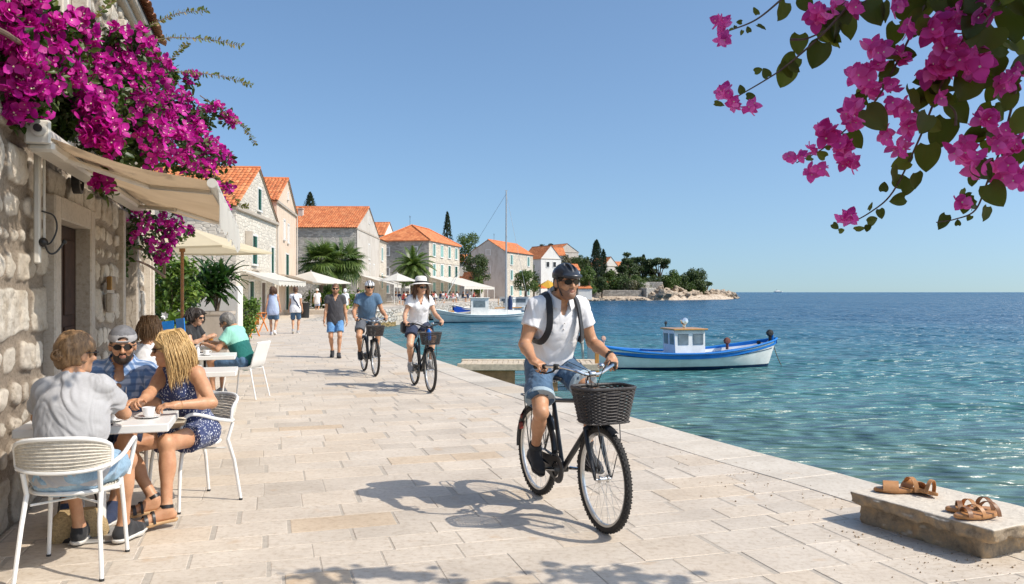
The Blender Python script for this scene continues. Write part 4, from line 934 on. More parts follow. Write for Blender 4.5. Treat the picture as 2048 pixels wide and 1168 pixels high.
def bicycle(loc, rz, label, style='main', group='bicycles ridden along the promenade'):
    root = empty('bicycle', loc, rz, label, 'bicycle', group)
    wheel(root, -.45, style == 'main'); wheel(root, .60, style == 'main')
    low = style == 'step'
    st = (-.175,0,.80); ht0 = np.array((.435,0,.66)); ht1 = np.array((.392,0,.86)); bb = (0,0,.285)
    f = MB(); f.tube([bb, st], .016, 12); f.tube([ht0-(ht1-ht0)*.12, ht1+(ht1-ht0)*.05], .019, 12)
    f.tube([bb, tuple(ht0+(0,0,.02))], .021, 12)
    if low: f.tube(bez((-.045,0,.42),(.15,0,.46),tuple(ht1-(ht1-ht0)*.25),8), .016, 10)
    else: f.tube([(-.162,0,.755), tuple(ht1-(ht1-ht0)*.2)], .015, 12)
    for q in (1,-1):
        f.tube([(-.02,q*.03,.285),(-.16,q*.048,.30),(-.45,q*.062,.34)], [.012,.012,.009], 8); f.tube([(-.168,q*.014,.77),(-.26,q*.045,.62),(-.45,q*.062,.34)], .009, 8)
    f.lathe([(.022,-.036),(.025,-.034),(.025,.034),(.022,.036)], bb, (0,1,0), 14); f.build('frame', M_bframe, root, True)
    f = MB(); cr = np.array((.448,0,.635))
    f.tube([cr+(0,.052,.012), cr+(0,0,.028), cr+(0,-.052,.012)], .017, 8)
    for q in (1,-1): f.tube([cr+(-.002,q*.050,.02),(.480,q*.054,.56),(.545,q*.055,.43),(.60,q*.057,.34)], [.018,.017,.013,.010], 10)
    f.build('fork', M_bframe, root, True)
    fd = MB()
    def fender(x, a0, a1, r=.362):
        A_ = np.linspace(a0, a1, 22); ringsl = []
        for a in A_:
            cx, cz = math.cos(a), math.sin(a); ringsl.append([(x+(r-.010)*cx,-.028,.34+(r-.010)*cz),(x+r*cx,-.018,.34+r*cz),(x+(r+.004)*cx,0,.34+(r+.004)*cz),(x+r*cx,.018,.34+r*cz),(x+(r-.010)*cx,.028,.34+(r-.010)*cz)])
        fd.loft(ringsl, False)
    fender(-.45, R(10), R(185)); fd.build('mudguard', M_bframe, root, True); fd = MB(); fender(.60, R(62), R(150) if style == 'main' else R(195)); fd.build('mudguard', M_bframe, root, True)
    # seat
    s = SDF((-.42,-.14,.80), (.12,.14,1.0), .006); s.ell((-.28,0,.925), (.10,.088,.032), k=.03); s.cone((-.24,0,.928), (-.05,0,.915), .045, .018, k=.04, flat=(1.6,(0,0,1))); s.half((0,0,.893), (0,0,-1)); s.build('saddle', M_saddle, root)
    s = MB(); s.tube([st, (-.215,0,.895)], .013, 10); s.tube([(-.33,.03,.90),(-.2,.022,.885),(-.12,.01,.895)], .004, 6); s.tube([(-.33,-.03,.90),(-.2,-.022,.885),(-.12,-.01,.895)], .004, 6); s.build('seat_post', M_chrome, root, True)
    # stem and swept bar
    hc = M_chrome if style != 'step' else M_bframe
    s = MB(); s.tube([tuple(ht1), (.372,0,.955),(.392,0,1.0),(.44,0,1.005)], [.013,.013,.014,.015], 10); s.lathe([(.019,-.024),(.021,-.02),(.021,.02),(.019,.024)], (.445,0,1.005), (0,1,0), 12); s.build('stem', hc, root, True)
    s = MB(); half_ = [(.445,0,1.005),(.445,.05,1.005),(.432,.11,1.028),(.385,.185,1.05),(.32,.235,1.052),(.225,.27,1.045),(.17,.285,1.04)]
    pts = [tuple((x,-y,z)) for x,y,z in reversed(half_[1:])]+half_; hb_ = s.tube(smooth_path(pts, 5), .0115, 10).build('handlebar', hc, root, True)
    for q in (1,-1): g_ = MB(); g_.tube([(.265,q*.256,1.049),(.16,q*.288,1.039)], .0165, 10); g_.build('grip', M_grip, hb_, True)
    for q in (1,-1): g_ = MB(); g_.tube([(.345,q*.222,1.045),(.335,q*.235,1.02),(.29,q*.262,1.005),(.22,q*.295,1.012)], [.009,.007,.006,.005], 6); g_.bbox((.345,q*.215,1.052),(.05,.04,.035),None,.008); g_.tube([(.335,q*.22,1.03),(.40,q*.16,1.09),(.50,q*.05,1.03),(.47,q*.01,.90)], .0028, 5); g_.build('brake_lever', M_grip, hb_, True)
    g_ = MB(); g_.ball((.41,.085,1.055), .027, 14, (1,1,.75)); g_.cyl((.41,.085,1.03),(.41,.085,1.055),.012); g_.build('bell', M_chrome, hb_, True)
    # wicker basket: woven strands over upright stakes
    bw = MB(); cx, cy = .60, 0; bz0, bz1 = .715, .935; hx0, hy0, hx1, hy1 = .105,.150,.140,.195
    if style != 'main': bz0, bz1 = .745, .92; hx0, hy0, hx1, hy1 = .09,.13,.12,.165
    def rr_(t, z, o=0.0):
        f_ = (z-bz0)/(bz1-bz0); hx = hx0+(hx1-hx0)*f_+o; hy = hy0+(hy1-hy0)*f_+o; e = .55
        c_, s_ = math.cos(t), math.sin(t); return (cx+hx*math.copysign(abs(c_)**e, c_), cy+hy*math.copysign(abs(s_)**e, s_), z)
    ns = 36; rows = 22 if style == 'main' else 12
    for j in range(rows):
        z = bz0+.006+(bz1-bz0-.012)*j/(rows-1); pts = []
        for i in range(ns*3): t = 2*PI*i/(ns*3); pts.append(rr_(t, z, .0045*math.cos((i/3*1.0)*PI+(j % 2)*PI)))
        bw.tube(pts, .0046 if style == 'main' else .0042, 4, closed=True)
    for i in range(ns): t = 2*PI*(i+.5)/ns; bw.tube([rr_(t, bz0), rr_(t, bz1)], .0040, 4)
    for z, r_ in ((bz1+.002,.010),(bz0,.007),(bz1-.03,.006)): bw.tube([rr_(2*PI*i/48, z) for i in range(48)], r_, 7, closed=True)
    for i in range(14): x = cx-hx0+2*hx0*(i+.5)/14; bw.tube([(x,-hy0*.9,bz0),(x,hy0*.9,bz0)], .005, 4)
    for i in range(16): y = -hy0+2*hy0*(i+.5)/16; bw.tube([(cx-hx0*.93,y,bz0+.004),(cx+hx0*.93,y,bz0+.004)], .004, 4)
    bw.build('basket', M_wick, root, True)
    b2 = MB()
    for q in (1,-1): b2.tube([(.60,q*.062,.34),(.70,q*.07,.60),(.67,q*.08,bz0)], .0035, 6)
    b2.tube([(.43,0,.90),(.50,0,.86),(.52,0,.80)], .008, 6); b2.build('basket_stay', M_bframe, root, True)
    # drive: chain case, crank, pedals, rack
    d = MB(); d.lathe([(.0,-.052),(.085,-.052),(.098,-.048),(.098,-.040),(.062,-.036),(.060,-.044),(0,-.044)], bb, (0,1,0), 32)
    d.loft([[(x,-.052,z),(x,-.030,z)] for x,z in ((0,.375),(-.2,.385),(-.44,.375),(-.475,.345),(-.44,.305),(-.2,.245),(0,.195))], False); d.add([(0,-.054,.37),(-.44,-.054,.372),(-.475,-.054,.34),(-.44,-.054,.306),(0,-.054,.20)], [(0,1,2,3,4)])
    d.build('chain_guard', mat('worn_black_plastic', (.05,.045,.042), .4, .4, 12), root, True, 40)
    d = MB(); d.lathe([(.046,-.056),(.058,-.060),(.058,-.056)], bb, (0,1,0), 24)
    ca = R(8); 
    for q, a in ((-1, PI+ca), (1, ca)):
        e_ = (.17*math.cos(a), q*.085, .285+.17*math.sin(a)); d.tube([(0,q*.058,.285),(e_[0],q*.075,e_[2])], [.014,.010], 8)
    cr_ = d.build('crank', M_chrome, root, True); pd = None
    for q, a in ((-1, PI+ca), (1, ca)):
        pd = MB(); ex, ez = .17*math.cos(a), .285+.17*math.sin(a); pd.tube([(ex,q*.075,ez),(ex,q*.150,ez)], .006, 6); pd.bbox((ex,q*.120,ez),(.085,.070,.022),None,.006); pd.build('pedal', M_grip, cr_)
    if style == 'main':
        r_ = MB(); r_.tube(smooth_path([(-.24,.05,.735),(-.30,.062,.745),(-.62,.062,.745),(-.66,0,.745),(-.62,-.062,.745),(-.30,-.062,.745),(-.24,-.05,.735)], 4), .0055, 7)
        r_.tube([(-.28,0,.745),(-.66,0,.745)], .005, 6)
        for x in (-.36,-.50): r_.tube([(x,-.06,.745),(x,.06,.745)], .005, 6)
        for q in (1,-1): r_.tube([(-.56,q*.062,.742),(-.50,q*.064,.50),(-.45,q*.066,.35)], .0045, 6); r_.tube([(-.40,q*.062,.742),(-.45,q*.066,.35)], .004, 6)
        r_.build('luggage_rack', M_bframe, root, True)
        l_ = MB(); l_.bbox((-.715,0,.56),(.035,.06,.045),None,.01); l_.tube([(-.70,0,.56),(-.66,0,.60)], .005, 6); l_.bbox((-.70,-.03,.49),(.02,.04,.06),None,.008); l_.build('rear_light', mat('red_reflector', (.20,.02,.015), .25), root, True)
        k_ = MB(); k_.tube([(-.06,.03,.25),(-.13,.05,.24),(-.38,.075,.20)], .007, 6); k_.build('kickstand', M_bframe, root, True)
    return root
BK = math.atan2(-.926, .376)
def rider_pose(lean=.0, look=(0,0,0), s=1.0, pel=(-.235,0,1.015), che=(-.075,0,1.445), head=(.035,.01,1.615)):
    ca = R(8); ex, ez = .17*math.cos(ca), .17*math.sin(ca)
    return {'pelvis': pel, 'chest': che, 'head': head, 'look': look, 'hands': [(.165,.305,1.085),(.165,-.305,1.085)], 'epole': [(-.5,.35,-.9),(-.5,-.35,-.9)],
        'hand': [{'d':(.85,-.35,-.33),'n':(-.33,0,-.9),'curl':62,'opp':.8,'tc':.5},{'d':(.85,.35,-.33),'n':(-.33,0,-.9),'curl':62,'opp':.8,'tc':.5}],
        'feet': [(ex-.045,.125,.285+ez+.105),(-ex-.045,-.125,.285-ez+.125)], 'kpole': [(1,.22,.5),(1,-.30,.5)], 'foot': [{'d':(1,.1,-.12)},{'d':(1,-.1,-.42)}]}
BL = (.364, 5.726, 0)
bicycle(BL, BK, 'black city bicycle with dark wicker basket ridden by man in white polo shirt', 'main')
cyc = make_person(BL, BK, rider_pose(look=(R(2),R(-3),0)), dict(skin=SK_TAN, hs=.98, arm=1.08, fat=1.04, shirt=dict(mat=CL_white, sleeve=.55, neck='polo', hem=.10, t=.016, loose=.02, flare=.014, wr=.008),
    bottom=dict(mat=CL_denim, len=.74, t=.016, flare=.022, cuff=CL_cuff, wr=.012), shoe=dict(mat=M_shoeblk, kind='sneaker', top=.03, sole=M_leather, sock=1.0, sockmat=CL_black), glasses=M_black),
    'man in white polo shirt and denim shorts riding the nearest bicycle', 'cyclists riding along the promenade', h=.0052)
hair_cap(cyc, H_dark, vol=.004)
M_helm = mat('dark_grey_helmet', (.030,.034,.042), .3, .2, 12)
helmet(cyc, M_helm, M_helm)
def stubble(g, m, low=True):
    c = SDF(g.hd-.2, g.hd+.2, .0045); hl = g.hl; s = g.hs; jw = 1.0
    c.ell(hl(.018,0,-.030), np.array((.0765,.0635,.0885))*s, g.H, k=.03); c.ell(hl(.030,0,-.078), np.array((.054,.049,.038))*s, g.H, k=.03); c.ell(hl(.068,0,-.092), np.array((.025,.029,.023))*s, g.H, k=.02)
    c.half(hl(.05,0,-.030), g.H[2]-g.H[0]*.15); c.ell(hl(.098,0,-.057), np.array((.026,.025,.012))*s, g.H, k=0, sub=True); c.half(hl(-.01,0,0), -g.H[0])
    for q in (1,-1): c.ell(hl(.085,.042*q,-.030), np.array((.035,.020,.026))*s, g.H, k=0, sub=True)
    c.wrinkle(.002, lambda Q: 2*(fbm(Q*160, 2)-.4)); return c.build('beard', m, g.root)
stubble(cyc, skin_mat('stubble', (.30,.17,.11)))
# backpack straps and pack
def tubeband(g, pts, w_, m, name, parent, th=.008):
    mb = MB(); P_ = smooth_path(pts, 6); rings = []
    for i, p in enumerate(P_):
        t = nrm(P_[min(i+1, len(P_)-1)]-P_[max(i-1, 0)]); out = p-g.ch; out = nrm(out-t*(out@t)); sd = np.cross(t, out); rings.append([p+sd*w_/2, p+sd*w_/2+out*th, p-sd*w_/2+out*th, p-sd*w_/2])
    mb.loft(rings, True, True); return mb.build(name, m, parent, True, 40)
def backpack(g, m, label):
    s = g.s; A = g.A; bp = empty('backpack', g.root.location, g.root.rotation_euler.z, label, 'backpack')
    c = SDF(g.lo-.3, g.hi+.1, .010); cen = g.ch-g.fwd*.235-g.up*.13
    c.rbox(cen, (.085,.14,.19), .06, A); c.rbox(cen-g.fwd*.085-g.up*.07, (.03,.11,.10), .028, A, k=.02); c.build('pack', m, bp)
    for q in (1,-1):
        l = g.left*q; pts = [g.ch-g.fwd*.165+l*.085+g.up*.12, g.che-g.fwd*.05+l*.105+g.up*.078, g.che+g.fwd*.060+l*.108+g.up*.055, g.ch+g.fwd*.150+l*.122+g.up*.03, g.ch+g.fwd*.135+l*.155-g.up*.08, g.ab+g.fwd*.045+l*.182+g.up*.02, g.ab-g.fwd*.11+l*.15-g.up*.04]
        tubeband(g, pts, .046, m, 'shoulder_strap', bp, .012)
    return bp
M_pack = cloth('black_nylon', (.014,.014,.016), rough=.6)
backpack(cyc, M_pack, 'black backpack worn by cyclist in white polo shirt')
wt = MB(); 
d_ = nrm(cyc.wr[0]-cyc.el[0]); p_ = cyc.wr[0]-d_*.022
wt.lathe([(.0295,-.013),(.034,-.010),(.034,.010),(.0295,.013)], tuple(p_), tuple(d_), 18, True); wt.lathe([(0,.012),(.019,.012),(.020,.006),(.020,0)], tuple(p_+np.array((.0,.006,.024))), (0,.15,1), 16)
wo = wt.build('wrist_watch', M_leather, None, True); wo.location = cyc.root.location; wo.rotation_euler = cyc.root.rotation_euler; tag(wo, 'black wrist watch on left arm of cyclist in white polo', 'watch')
# ================================================================ CAFE
M_wchair = mat('white_powder_coat', (.78,.77,.74), .35, .04, 10); M_cord = mat('cream_cord', (.62,.57,.48), .7, .18, 60, bump=.3, bscale=300, bdist=.002)
M_wtable = mat('white_laminate', (.76,.74,.70), .32, .05, 6); M_china = mat('white_china', (.82,.81,.79), .12, .03); M_cap = mat('black_plastic_cap', (.02,.02,.02), .6)
def cafe_chair(loc, rz, label, arms=True, group='white chairs at the cafe tables'):
    r = empty('cafe_chair', loc, rz, label, 'chair', group); f = MB(); w_ = .215
    n = 26
    seat = [(.03+.205*math.cos(2*PI*i/n)*(1 if math.cos(2*PI*i/n) > 0 else .95), .225*math.copysign(abs(math.sin(2*PI*i/n))**.8, math.sin(2*PI*i/n)), .455) for i in range(n)]
    f.tube(seat, .0115, 8, closed=True)
    bk = lambda a, z, e=0: (-.13-.12*math.cos(a)-e-(z-.58)*.22, (.242)*math.sin(a), z)
    A1 = np.linspace(-R(78), R(78), 15)
    def zt(a): return .775-.055*(abs(a)/R(78))**2.5
    def zb(a): return .585+.03*(abs(a)/R(78))**2
    loop = [bk(a, zt(a)) for a in A1]+[bk(R(84), .69)]+[bk(a, zb(a)) for a in A1[::-1]]+[bk(-R(84), .69)]
    f.tube(loop, .012, 8, closed=True)
    for q in (1,-1):
        p_ = bk(q*R(52), .585)
        f.tube([p_, (-.165,q*.185,.455)], .0125, 8)
        if arms: f.tube(smooth_path([bk(q*R(70),.60),(-.03,q*.262,.635),(.12,q*.272,.685),(.20,q*.266,.685),(.235,q*.250,.62),(.215,q*.225,.47)], 5), .0125, 8)
    f.tube([(.20,.19,.40),(0,0,.405),(-.16,-.17,.40)], .007, 6); f.tube([(.20,-.19,.40),(0,0,.395),(-.16,.17,.40)], .007, 6)
    f.build('frame', M_wchair, r, True)
    for q in (1,-1):
        for x0, x1, y0, y1 in ((.19,.235,.19,.215),(-.165,-.255,.185,.215)):
            l = MB(); l.tube([(x0,q*y0,.462),(x1*.55+x0*.45,q*(y0+.008),.30),(x1,q*y1,.012)], [.0135,.0125,.0115], 9); lo_ = l.build('leg', M_wchair, r, True)
            l = MB(); l.cyl((x1,q*y1,.0),(x1,q*y1,.014),.0135,n=10); l.build('foot_cap', M_cap, lo_)
    c = MB()
    for j in range(19):
        z = .600+.160*j/18; pts = []
        for a in A1[::1]:
            zz = zb(a)+(zt(a)-zb(a))*(j+.5)/19; pts.append(bk(a*1.02, zz+random.uniform(-.001,.001), .002*((j % 2)*2-1)))
        c.tube(pts, .0046, 5)
    c.build('back_cords', M_cord, r, True); c = MB()
    for j in range(15):
        k = (j+.7)/15.5; c.tube([(.03+(x-.03)*k, y*k, .450-.014*(1-k)) for x,y,z in seat], .0066, 5, closed=True)
    c.build('seat_cords', M_cord, r, True); return r
M_alu0 = mat('brushed_steel_base', (.40,.39,.37), .45, .1, 10, metal=.4)
def cafe_table(loc, rz, w_, d_, label, round_=False):
    r = empty('cafe_table', loc, rz, label, 'table', 'white cafe tables'); t = MB(); t.bbox((0,0,.715),(d_,w_,.052),None,.006); t.build('table_top', M_wtable, r)
    p = MB(); p.tube([(0,0,.03),(0,0,.69)], .026, 12); p.bbox((0,0,.683),(.30,.30,.012),None,.003)
    p.build('pedestal', M_wchair, r, True); p = MB(); p.bbox((0,0,.010),(.32,.32,.014),None,.006); p.build('base_plate', M_alu0, r); return r
def cup(x, y, z, rz, label, s=1.0):
    c = empty('coffee_cup', (x,y,z), rz, label, 'cup', 'coffee cups on the tables'); m = MB()
    m.lathe([(0,.014),(.020,.012),(.024,.010),(.026,.012),(.030,.020),(.036,.040),(.040,.062),(.041,.070),(.0385,.070),(.037,.060),(.030,.026),(0,.020)], n=22)
    m.tube(smooth_path([(.036,0,.058),(.055,0,.062),(.062,0,.048),(.052,0,.033),(.033,0,.030)], 4), .0038, 6); m.build('cup_body', M_china, c, True)
    m = MB(); m.lathe([(0,.001),(.035,.001),(.045,.004),(.070,.012),(.071,.015),(.045,.009),(.0,.008)], n=26); m.build('saucer', M_china, c, True)
    m = MB(); m.lathe([(0,.056),(.035,.056)], n=16); m.build('coffee', mat('coffee', (.09,.035,.012), .2), c); c.scale = (s,s,s); return c
def cpy(o, loc, rz, label, **kw):
    c = copy_tree(o); c.location = loc; c.rotation_euler = (0,0,rz); c['label'] = label; return c
TR = WALL_RZ
T1 = cafe_table((-2.603,5.076,0), TR, .85, .58, 'white cafe table shared by three seated people and their coffee cups')
T2 = cpy(T1, (-3.30,8.30,0), TR, 'white cafe table in front of woman in white top'); T3 = cpy(T1, (-4.02,10.35,0), TR, 'white cafe table between the blonde woman and man in green shirt')
T4 = cpy(T1, (-4.62,12.15,0), TR, 'white cafe table between woman in black and man in green')
c0 = cafe_chair((-2.46,4.50,0), R(101), 'white cord armchair under woman in grey T-shirt, nearest chair')
def spot(o, x, y, rz, label): return cpy(o, (x,y,0), R(rz), label)
spot(c0, -2.35, 5.90, -128, 'white cord armchair under blonde woman in navy print playsuit')
spot(c0, -2.84, 5.86, -78, 'white cord armchair under bearded man in backwards cap')
spot(c0, -3.42, 7.54, 104, 'white cord armchair under woman in white sleeveless top')
# slim stacking chair of the man in green
def slim_chair(loc, rz, label):
    r = empty('cafe_chair', loc, rz, label, 'chair', 'white chairs at the cafe tables'); b = MB()
    rings = []
    for x, z in ((.22,.455),(.10,.448),(-.05,.446),(-.17,.456),(-.215,.50),(-.235,.58),(-.265,.68),(-.30,.78),(-.315,.83)):
        rings.append([(x,y,z+.02*(y/.2)**2*(1 if z < .5 else 0)) for y in (-.20,-.1,0,.1,.20)]+[(x-.012,y,z-.012) for y in (.2,.1,0,-.1,-.2)])
    b.loft(rings, True, True); b.build('shell', M_wchair, r, True)
    for q in (1,-1):
        for x0, x1 in ((.17,.23),(-.20,-.30)): l = MB(); l.tube([(x0,q*.185,.45),(x1,q*.21,.005)], [.013,.011], 8); l.build('leg', M_wchair, r, True)
    f = MB(); f.tube([(-.2,.19,.44),(.22,.19,.44),(.22,-.19,.44),(-.2,-.19,.44)], .011, 8, closed=True); f.build('frame', M_wchair, r, True); return r
sc0 = slim_chair((-3.93,11.72,0), R(170), 'slim white chair under man in green two-tone T-shirt')
spot(sc0, -5.12, 12.45, -8, 'slim white chair under woman in black top')
z0 = .741
cup(-2.50, 4.99, z0, .6, 'white coffee cup on saucer beside woman in grey T-shirt'); cup(-2.335, 5.14, z0, 2.0, 'white coffee cup on saucer between the hands of blonde woman')
cup(-2.78, 5.24, z0, 1.0, 'white coffee cup on saucer before bearded man in cap')
cup(-3.22, 8.12, z0, .3, 'white coffee cup on table near woman in white top'); cup(-3.90, 10.2, z0, .3, 'white coffee cup on table behind the blonde woman'); cup(-4.35, 11.95, z0, 1.3, 'white coffee cup by hands of man in green')
def small(name, fn, m, loc, rz, label, cat, group=None):
    mb = MB(); fn(mb); o = mb.build(name, m, None, True, 40); o.location = loc; o.rotation_euler = (0,0,rz); tag(o, label, cat, group); return o
small('mobile_phone', lambda b: b.bbox((0,0,.005),(.14,.07,.009),None,.003), mat('black_glass', (.01,.01,.012), .08), (-2.50,4.86,z0), R(20), 'black phone lying on the table edge by grey T-shirt woman', 'phone')
def spoon(b): b.tube([(0,0,.003),(.06,0,.004),(.10,0,.003)], [.0022,.0018,.002], 5); b.ball((.118,0,.004), .014, 8, (1,.7,.25))
small('teaspoon', spoon, M_chrome, (-2.42,5.03,z0), R(-150), 'steel teaspoon on the table between two coffee cups', 'spoon')
def napk(b):
    for i in range(3): b.bbox((random.uniform(-.03,.03),random.uniform(-.03,.03),.004+i*.006),(.15,.12,.004),((math.cos(i),math.sin(i),0),(-math.sin(i),math.cos(i),0),(0,0,1)),.001)
small('napkins', napk, M_china, (-3.42,8.30,z0), .3, 'pile of white paper napkins on second table', 'napkins')
def salt(b): b.lathe([(0,0),(.022,0),(.024,.05),(.016,.065),(.012,.085),(0,.09)], n=14)
small('sugar_shaker', salt, M_china, (-4.12,10.5,z0), 0, 'white sugar shaker on third table', 'shaker'); small('drink_glass', lambda b: b.lathe([(0,.0),(.026,0),(.034,.11),(.032,.11),(.025,.01),(0,.01)], n=16), mat('amber_drink', (.55,.22,.04), .1), (-4.52,12.0,z0), 0, 'small glass of amber drink near man in green', 'glass')
small('bread_rolls', lambda b: [b.ball((x,y,.035), .045, 12, (1,.8,.75)) for x,y in ((0,0),(.07,.03),(.03,.08))], mat('bread_crust', (.50,.24,.07), .7, .3, 20, bump=.4), (-4.38,12.25,z0), 0, 'golden bread rolls on table beside man in green', 'bread')
small('ash_tray', lambda b: b.lathe([(0,.004),(.04,.004),(.05,.03),(.045,.03),(.036,.010),(0,.010)], n=16), M_black, (-4.78,12.0,z0), 0, 'small black ashtray on table of woman in black', 'ashtray')
# ---- seated people
def wp(loc, rz):
    c, s = math.cos(rz), math.sin(rz)
    return lambda x, y, z: ((x-loc[0])*c+(y-loc[1])*s, -(x-loc[0])*s+(y-loc[1])*c, z)
def sitter(loc, rzd, label, look, pel, che, head, lookd, hands, feet, hand=None, kp=None, ep=None, foot=None, h=.0062, **kw):
    rz = R(rzd); w = wp(loc, rz); p = {'pelvis': w(*pel), 'chest': w(*che), 'head': w(*head), 'look': tuple(R(a) for a in lookd), 'hands': [w(*q) for q in hands], 'feet': [w(*q) for q in feet]}
    if hand: p['hand'] = hand
    if kp: p['kpole'] = kp
    if ep: p['epole'] = ep
    if foot: p['foot'] = foot
    p.update(kw); return make_person((loc[0],loc[1],0), rz, p, look, label, 'people seated at the cafe', h=h)
# woman in grey T-shirt, back to us
g1 = sitter((-2.47,4.47), 98, 'woman with pinned up light brown hair in grey T-shirt sitting with her back turned', dict(fem=True, s=.99, skin=SK_TAN, thin=1.12, fat=1.08, shirt=dict(mat=CL_grey, sleeve=.62, neck='crew', hem=-.02, t=.014, loose=.020, flare=.022, wr=.010),
    bottom=dict(mat=CL_ldenim, len=.70, t=.012, flare=.014, wr=.016), shoe=dict(mat=M_shoeblk, kind='sneaker', top=.0), glasses=M_black),
    (-2.46,4.44,.545), (-2.50,4.56,1.00), (-2.535,4.66,1.185), (-38,-4,0), [(-2.80,4.95,.80),(-2.48,4.98,.82)], [(-2.66,4.92,.105),(-2.41,4.96,.105)],
    hand=[dict(curl=30,n=(0,0,-1),d=(1,-.5,0)),dict(curl=45,n=(0,.4,-1),d=(1,.5,.1))], kp=[(.5,.2,1),(.5,-.25,1)], ep=[(-.3,.8,-1),(-.1,-1.0,-.9)], foot=[{'d':(1,.1,0)},{'d':(.95,-.35,0)}])
hair_cap(g1, H_lbrown, vol=.016, amp=.011, low=-.06, hh=.0055)
def bun(g, m, c, r, n=46, seed=3, name='hair_bun'):
    rg = np.random.default_rng(seed); mb = MB(); mb.ball(g.hl(*c), r*.78, 14)
    for i in range(n):
        ax = nrm(rg.normal(size=3)); u_, v_, _ = frame(ax); a0 = rg.uniform(0,6.28); rr = r*rg.uniform(.82,1.05); o_ = ax*rg.uniform(-.4,.4)*r
        mb.tube([g.hl(*c)+o_+(u_*math.cos(a0+t)+v_*math.sin(a0+t))*rr*math.sqrt(max(.1,1-.16)) for t in np.linspace(0, rg.uniform(1.5,3.2), 8)], [.001,.005,.006,.006,.006,.005,.004,.001], 5)
    mb.build(name, m, g.root, True, 180)
def locks(g, m, n, seed, L=.06, r=.0035, name='loose_hair', low=-.06, lift=.004, tgt=(-.12,0,-.02)):
    """combed locks lying over the skull towards a gathering point"""
    rg = np.random.default_rng(seed); mb = MB(); H = g.H; s = g.hs; T = np.array(tgt, float)
    for i in range(n):
        az = rg.uniform(.33,1.67)*PI if rg.random() < .7 else rg.uniform(-.45,.45)*PI; el = rg.uniform(-.1,1.5)
        if abs(((az+PI) % (2*PI))-PI) < .42*PI and el < .62: el = rg.uniform(.62,1.4)
        d = np.array((math.cos(az)*math.cos(el), math.sin(az)*math.cos(el), math.sin(el))); pts = []
        for j in range(8):
            q = nrm(d*(1-j/7*.95)+nrm(T)*j/7*.95+rg.normal(size=3)*.02); pts.append(g.hd+(H[0]*(-.016+(.106+lift)*q[0])+H[1]*((.088+lift)*q[1])+H[2]*(.034+(.100+lift)*q[2]))*s)
        mb.tube(pts, [.001,r,r*1.3,r*1.3,r*1.3,r,r*.8,.001], 4)
    return mb.build(name, m, g.root, True, 180)
bun(g1, H_lbrown, (-.118,-.01,-.005), .036); locks(g1, H_lbrown, 230, 5, tgt=(-.12,-.01,-.02))
# bearded man in cap
g2 = sitter((-2.84,5.86), -76, 'bearded man in backwards grey cap, sunglasses and blue striped shirt', dict(skin=SK_TAN, s=1.02, shirt=dict(mat=CL_plaid, sleeve=1.15, neck='open', hem=.04, t=.016, loose=.02, wr=.010),
    bottom=dict(mat=CL_navy, len=.85), shoe=dict(mat=CL_navy, kind='sneaker'), glasses=M_black),
    (-2.86,5.88,.545), (-2.80,5.74,.985), (-2.755,5.66,1.165), (12,-6,0), [(-2.55,5.42,.80),(-2.98,5.38,.80)], [(-2.70,5.42,.105),(-2.98,5.35,.105)],
    hand=[dict(curl=35,n=(0,0,-1)),dict(curl=35,n=(0,0,-1))], kp=[(.5,.2,1),(.5,-.2,1)], ep=[(-.2,.9,-1),(-.2,-.9,-1)])
hair_cap(g2, H_dark, vol=.002); stubble(g2, H_dark)
def cap_hat(g, m, m2):
    hl = g.hl; H = g.H; s = g.hs; c = SDF(g.hd-.24, g.hd+.26, .005); c.ell(hl(-.014,0,.050), np.array((.112,.093,.098))*s, H); c.half(hl(0,0,.052), -H[2]-H[0]*.18)
    c.ell(hl(.105,0,.058), np.array((.05,.036,.020))*s, H, k=.004, sub=True)
    c.build('cap', m, g.root, [m, m2], lambda Q: (((Q-g.hd)@H[2]) < .088*s).astype(np.int32)); b = MB()
    b.tube([hl(.098,y,.052-.004*math.cos(y*30)) for y in np.linspace(-.042,.042,9)], .006, 6); b.build('cap_strap', m2, g.root, True); b = MB()
    b.loft([[hl(-.100-.055*k-.0*abs(y), y*(1-.25*k), .030-.025*k-(y/.07)**2*.012) for y in np.linspace(-.07,.07,9)] for k in (0,.5,1)], False); b.loft([[hl(-.100-.055*k, y*(1-.25*k), .026-.025*k-(y/.07)**2*.012) for y in np.linspace(-.07,.07,9)] for k in (0,.5,1)], False); b.build('cap_peak', m, g.root, True)
cap_hat(g2, mat('washed_grey_cap', (.15,.15,.16), .8, .25, 25), mat('light_grey_cap_band', (.36,.35,.35), .8, .15, 25))
st = MB()
for q in (1,-1): st.tube([g2.che+g2.fwd*.09+g2.left*.05*q-g2.up*.01, g2.ch+g2.fwd*.148+g2.left*.055*q-g2.up*.02, g2.ab+g2.fwd*.135+g2.left*.045*q-g2.up*.05], .004, 6)
st.build('hood_cord', M_china, g2.root, True)
